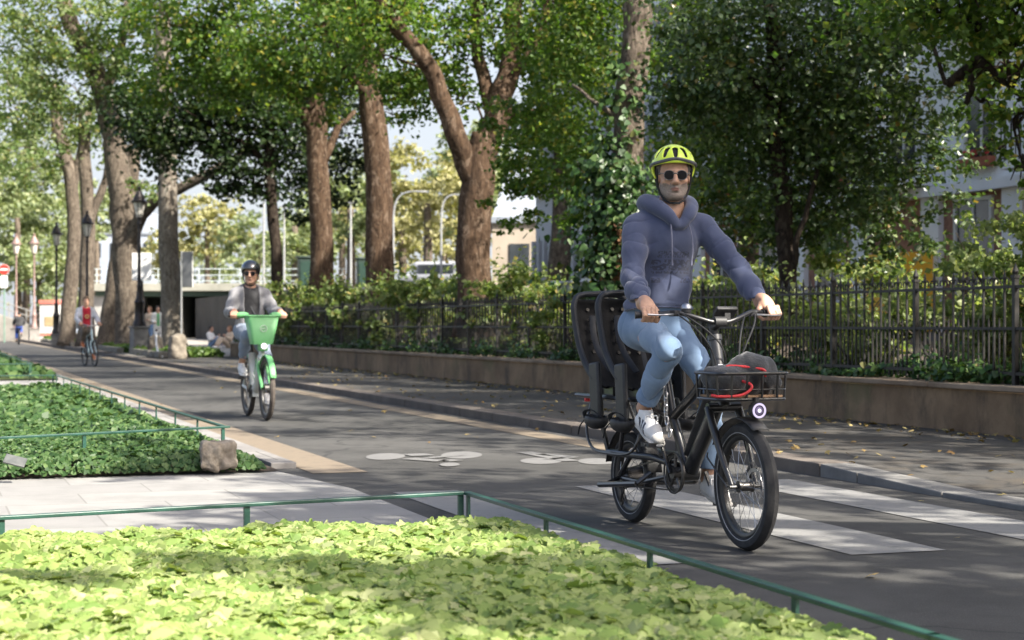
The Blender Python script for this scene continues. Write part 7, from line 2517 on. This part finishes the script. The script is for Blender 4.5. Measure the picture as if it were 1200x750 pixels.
mb = MB(); mb.torus((.918, .0, 1.01), (1, 0, -.14), .035, .006, 20, 6); mb.tube([(.918, -.02, 1.005), (.920, .02, 1.015)], .006, 6); mb.build("round_mark", mat("mark_pale", (.50, .66, .50), (.55, .7, .55), 3, .5), bk)
mb = MB(); mb.box((.86, 0, .80), (.16, .09, .08)); mb.build("basket_support", M_LGREEN, gb, bevel=.015)
mb = MB(); mb.lathe([(.035, -.03), (.038, .0)], (.945, 0, .815), (1, 0, 0), 14)
hl = mb.build("headlight", M_LWHITE, gb)
mb = MB(); mb.lathe([(.028, .001), (.02, .008), (0, .010)], (.945, 0, .815), (1, 0, 0), 14); mb.build("light_glass", emit("lit_white", (1, .97, .9), 1.8), hl)
for sg in (-1, 1):
    mb = MB(); mb.lathe([(.024, -.07), (.034, -.03), (.034, .03), (.026, .07)], (.655, sg * .19, 1.160), (-.5, sg, 0), 12); mb.build("grip_cover", M_LGREEN, gb)
# lettering on the green seat tube: pale upright letters
mb = MB()
FM = bpy.data.curves.new("lettering", 'FONT')
FM.body = "Lime"
FM.size = .15
FM.extrude = .002
tf_ = bpy.data.objects.new("lettering_font", FM)
COL.objects.link(tf_)
bpy.context.view_layer.update()
tme = bpy.data.meshes.new_from_object(tf_.evaluated_get(bpy.context.evaluated_depsgraph_get()))
bpy.data.objects.remove(tf_)
tx = link("lettering", tme)
tx.parent = gb
tx.location = (.655, -.050, .40)
tx.rotation_euler = (math.radians(90), math.radians(-62), 0)
tx.data.materials.clear(); tx.data.materials.append(M_LGREEN)

JW = rider_pose(lean=-.02, gx=.60, gz=1.155, gy=.275, yaw=-.30)
M_JACK = cloth_mat("jacket_light_grey", (.17, .17, .178), (.225, .225, .235), 6, .9, bmp=.4, bscale=240)
M_TOPB = cloth_mat("top_black", (.014, .014, .016), (.03, .03, .032), 9, .8, bmp=.4, bscale=160)
M_JEANG = denim("grey_blue_denim", (.17, .215, .29), (.25, .30, .38))
wom, HMw = person("woman in a light grey jacket, black top and black helmet riding the green shared bike", WO, WRZ, JW,
    dict(style='open', female=True, top=M_TOPB, jacket=M_JACK, trousers=M_JEANG, shoe=M_SHOEW, sole=M_SHOEW, skin=M_SKINL, hair=mat("hair_dark_brown", (.03, .02, .014), (.07, .048, .034), 50, .6, stretch=(1, 1, .3)),
         leg=(.090, .062, .050), hem=.86, torso=(.120, .155, .112, .145), slv=(.074, .062, .048), gap=.085, wr=1.3), h=.007, seed=8)
M_HELB = mat("helmet_gloss_black", (.010, .011, .013), (.016, .017, .020), 3, .12, coat=1.0, spec=.8)
helmet(wom, HMw, M_HELB, None, M_FOAM, M_STRAP, vents=False, h=.006, deep=.012)
sunglasses(wom, HMw, M_STRAP, .025)
mb = MB()
mb.tube(smooth_path([(.10, -.13, 1.44), (.215, -.03, 1.30), (.235, .03, 1.18), (.20, .10, 1.08)], 5), .014, 6, flat=.3)
mb.build("bag_strap", M_GREYPL, wom)

# ---- the red-shirted cyclist further back
FO = Vector((-10.97, 43.83, .002)); FRZ = math.atan2(-.89, .45)
M_PALEBL = mat("bike_pale_blue", (.40, .52, .54), (.5, .62, .64), 3, .4)
city_bike("pale blue bicycle ridden by the cyclist in the red shirt", FO, FRZ, M_PALEBL, R=.345, tr=.02, fine=False, gx=.62, gz=1.06, gy=.24, seat_z=.965, bar_m=M_STEEL)
JF = rider_pose(lean=-.02, up=.02, gx=.62, gz=1.06, gy=.24, yaw=-.1)
M_REDT = cloth_mat("red_shirt", (.36, .015, .03), (.46, .03, .045), 6, .9)
per, HMf = person("cyclist in a red shirt under an open pale jacket, brown trousers and orange shoes", FO, FRZ, JF,
    dict(style='open', female=True, top=M_REDT, jacket=cloth_mat("jacket_pale_lilac", (.42, .43, .47), (.52, .53, .57), 6, .9), trousers=cloth_mat("trousers_brown", (.085, .065, .045), (.13, .10, .075), 6, .9), shoe=mat("shoe_orange", (.36, .11, .035), (.45, .15, .05), 6, .6), sole=M_SOLE,
         skin=M_SKINL, hair=mat("hair_light_brown", (.11, .07, .04), (.19, .13, .08), 50, .7), leg=(.095, .075, .062), hem=.92, torso=(.125, .16, .118, .15), gap=.10, wr=1.6, jlen=.0), h=.011, fine=True, seed=12)
mb = MB(); mb.torus((.246, 0, 1.27), (1, 0, .12), .042, .012, 18, 6); mb.build("shirt_emblem", mat("emblem_yellow", (.55, .45, .16), (.62, .52, .22), 4, .7), per)

# ---- the farthest cyclist, riding away
BO = W(94.2, 4.82, .002); BRZ = math.atan2(CT, -ST)
city_bike("dark bicycle ridden away from the camera by the farthest cyclist", BO, BRZ, M_BLACK, fine=False, gx=.62, gz=1.05, gy=.26, seat_z=.965)
JB = rider_pose(lean=.06, gx=.62, gz=1.05, gy=.26)
person("cyclist seen from behind in a black jacket and bright blue trousers, farthest along the path", BO, BRZ, JB,
    dict(style='open', top=M_TOPB, jacket=cloth_mat("jacket_black", (.018, .019, .021), (.045, .045, .047), 4, .8), trousers=cloth_mat("trousers_blue", (.03, .07, .30), (.05, .10, .38), 5, .9), shoe=M_STRAP, skin=M_SKIN,
         hair=mat("hair_black", (.012, .010, .009), (.025, .022, .02), 40, .6), torso=(.15, .19, .14, .18), slv=(.09, .075, .055), leg=(.10, .08, .07)), h=.02, fine=False, seed=20)

# ---- people on the plaza
def stand_pose(a=0.0, arm=.35):
    return dict(head=(.0, 0, 1.61), neck=(-.02, 0, 1.43), sh=[(-.02, -.17, 1.37), (-.02, .17, 1.37)], el=[(.0, -.22, 1.12), (.02, .22, 1.12)], wr=[(.18, -.17, 1.0 + arm * .3), (.2, .15, 1.0 + arm * .4)],
                grip=[(.25, -.15, 1.02 + arm * .35), (.27, .13, 1.02 + arm * .45)], hip=[(0, -.09, .90), (0, .09, .90)], kn=[(.03, -.1, .48), (.0, .1, .48)], an=[(.0, -.1, .09), (-.03, .11, .09)], heel=[(-.05, -.1, .0), (-.08, .11, .0)], ball=[(.13, -.11, .0), (.10, .12, .0)])
def sit_pose():
    return dict(head=(-.02, 0, .80), neck=(-.06, 0, .62), sh=[(-.07, -.17, .56), (-.07, .17, .56)], el=[(.02, -.24, .34), (.05, .22, .36)], wr=[(.20, -.15, .40), (.25, .12, .50)], grip=[(.27, -.12, .42), (.32, .10, .55)],
                hip=[(0, -.09, .12), (0, .09, .12)], kn=[(.36, -.13, .42), (.38, .13, .38)], an=[(.58, -.11, .09), (.62, .12, .09)], heel=[(.53, -.11, .0), (.57, .12, .0)], ball=[(.70, -.11, .01), (.74, .12, .01)])
hairs = [mat("hair_ginger", (.16, .08, .04), (.22, .12, .06), 40, .7), MATS["hair_dark_brown"], MATS["hair_black"]]
def bystander(label, px, Y, rz, J, topc, jackc, legc, hair, long_=.1):
    person(label, onpath(px, Y, .10), rz, J, dict(style='open', female=True, top=cloth_mat("cloth_" + topc[0], *topc[1:]), jacket=cloth_mat("cloth_" + jackc[0], *jackc[1:]), trousers=cloth_mat("cloth_" + legc[0], *legc[1:]), shoe=M_SHOEW, skin=M_SKINL, hair=hair, hairlong=long_, torso=(.12, .155, .115, .145), gap=.06), h=.022, fine=False, seed=30, group=None)
BE = ("beige", (.45, .36, .27), (.55, .45, .35)); WH = ("white", (.6, .6, .59), (.68, .68, .67)); GR = ("green", (.12, .30, .15), (.16, .38, .2)); BL = ("jean_blue", (.10, .18, .32), (.16, .25, .4))
bystander("standing person with ginger hair in a beige top, between the lamp and the pale trunk", 175, 72, -2.2, stand_pose(), BE, BE, BL, hairs[0])
bystander("standing person in white with a green shirt, just left of the pale trunk", 185, 70, -1.2, stand_pose(.0, .1), GR, WH, WH, hairs[1])
bystander("seated person with dark hair, white top and blue jeans on the plaza", 248, 71, -.3, sit_pose(), WH, WH, BL, hairs[2], .0)
bystander("seated person in beige just behind the woman on the green bike", 268, 70, -2.4, sit_pose(), BE, BE, BE, hairs[0])
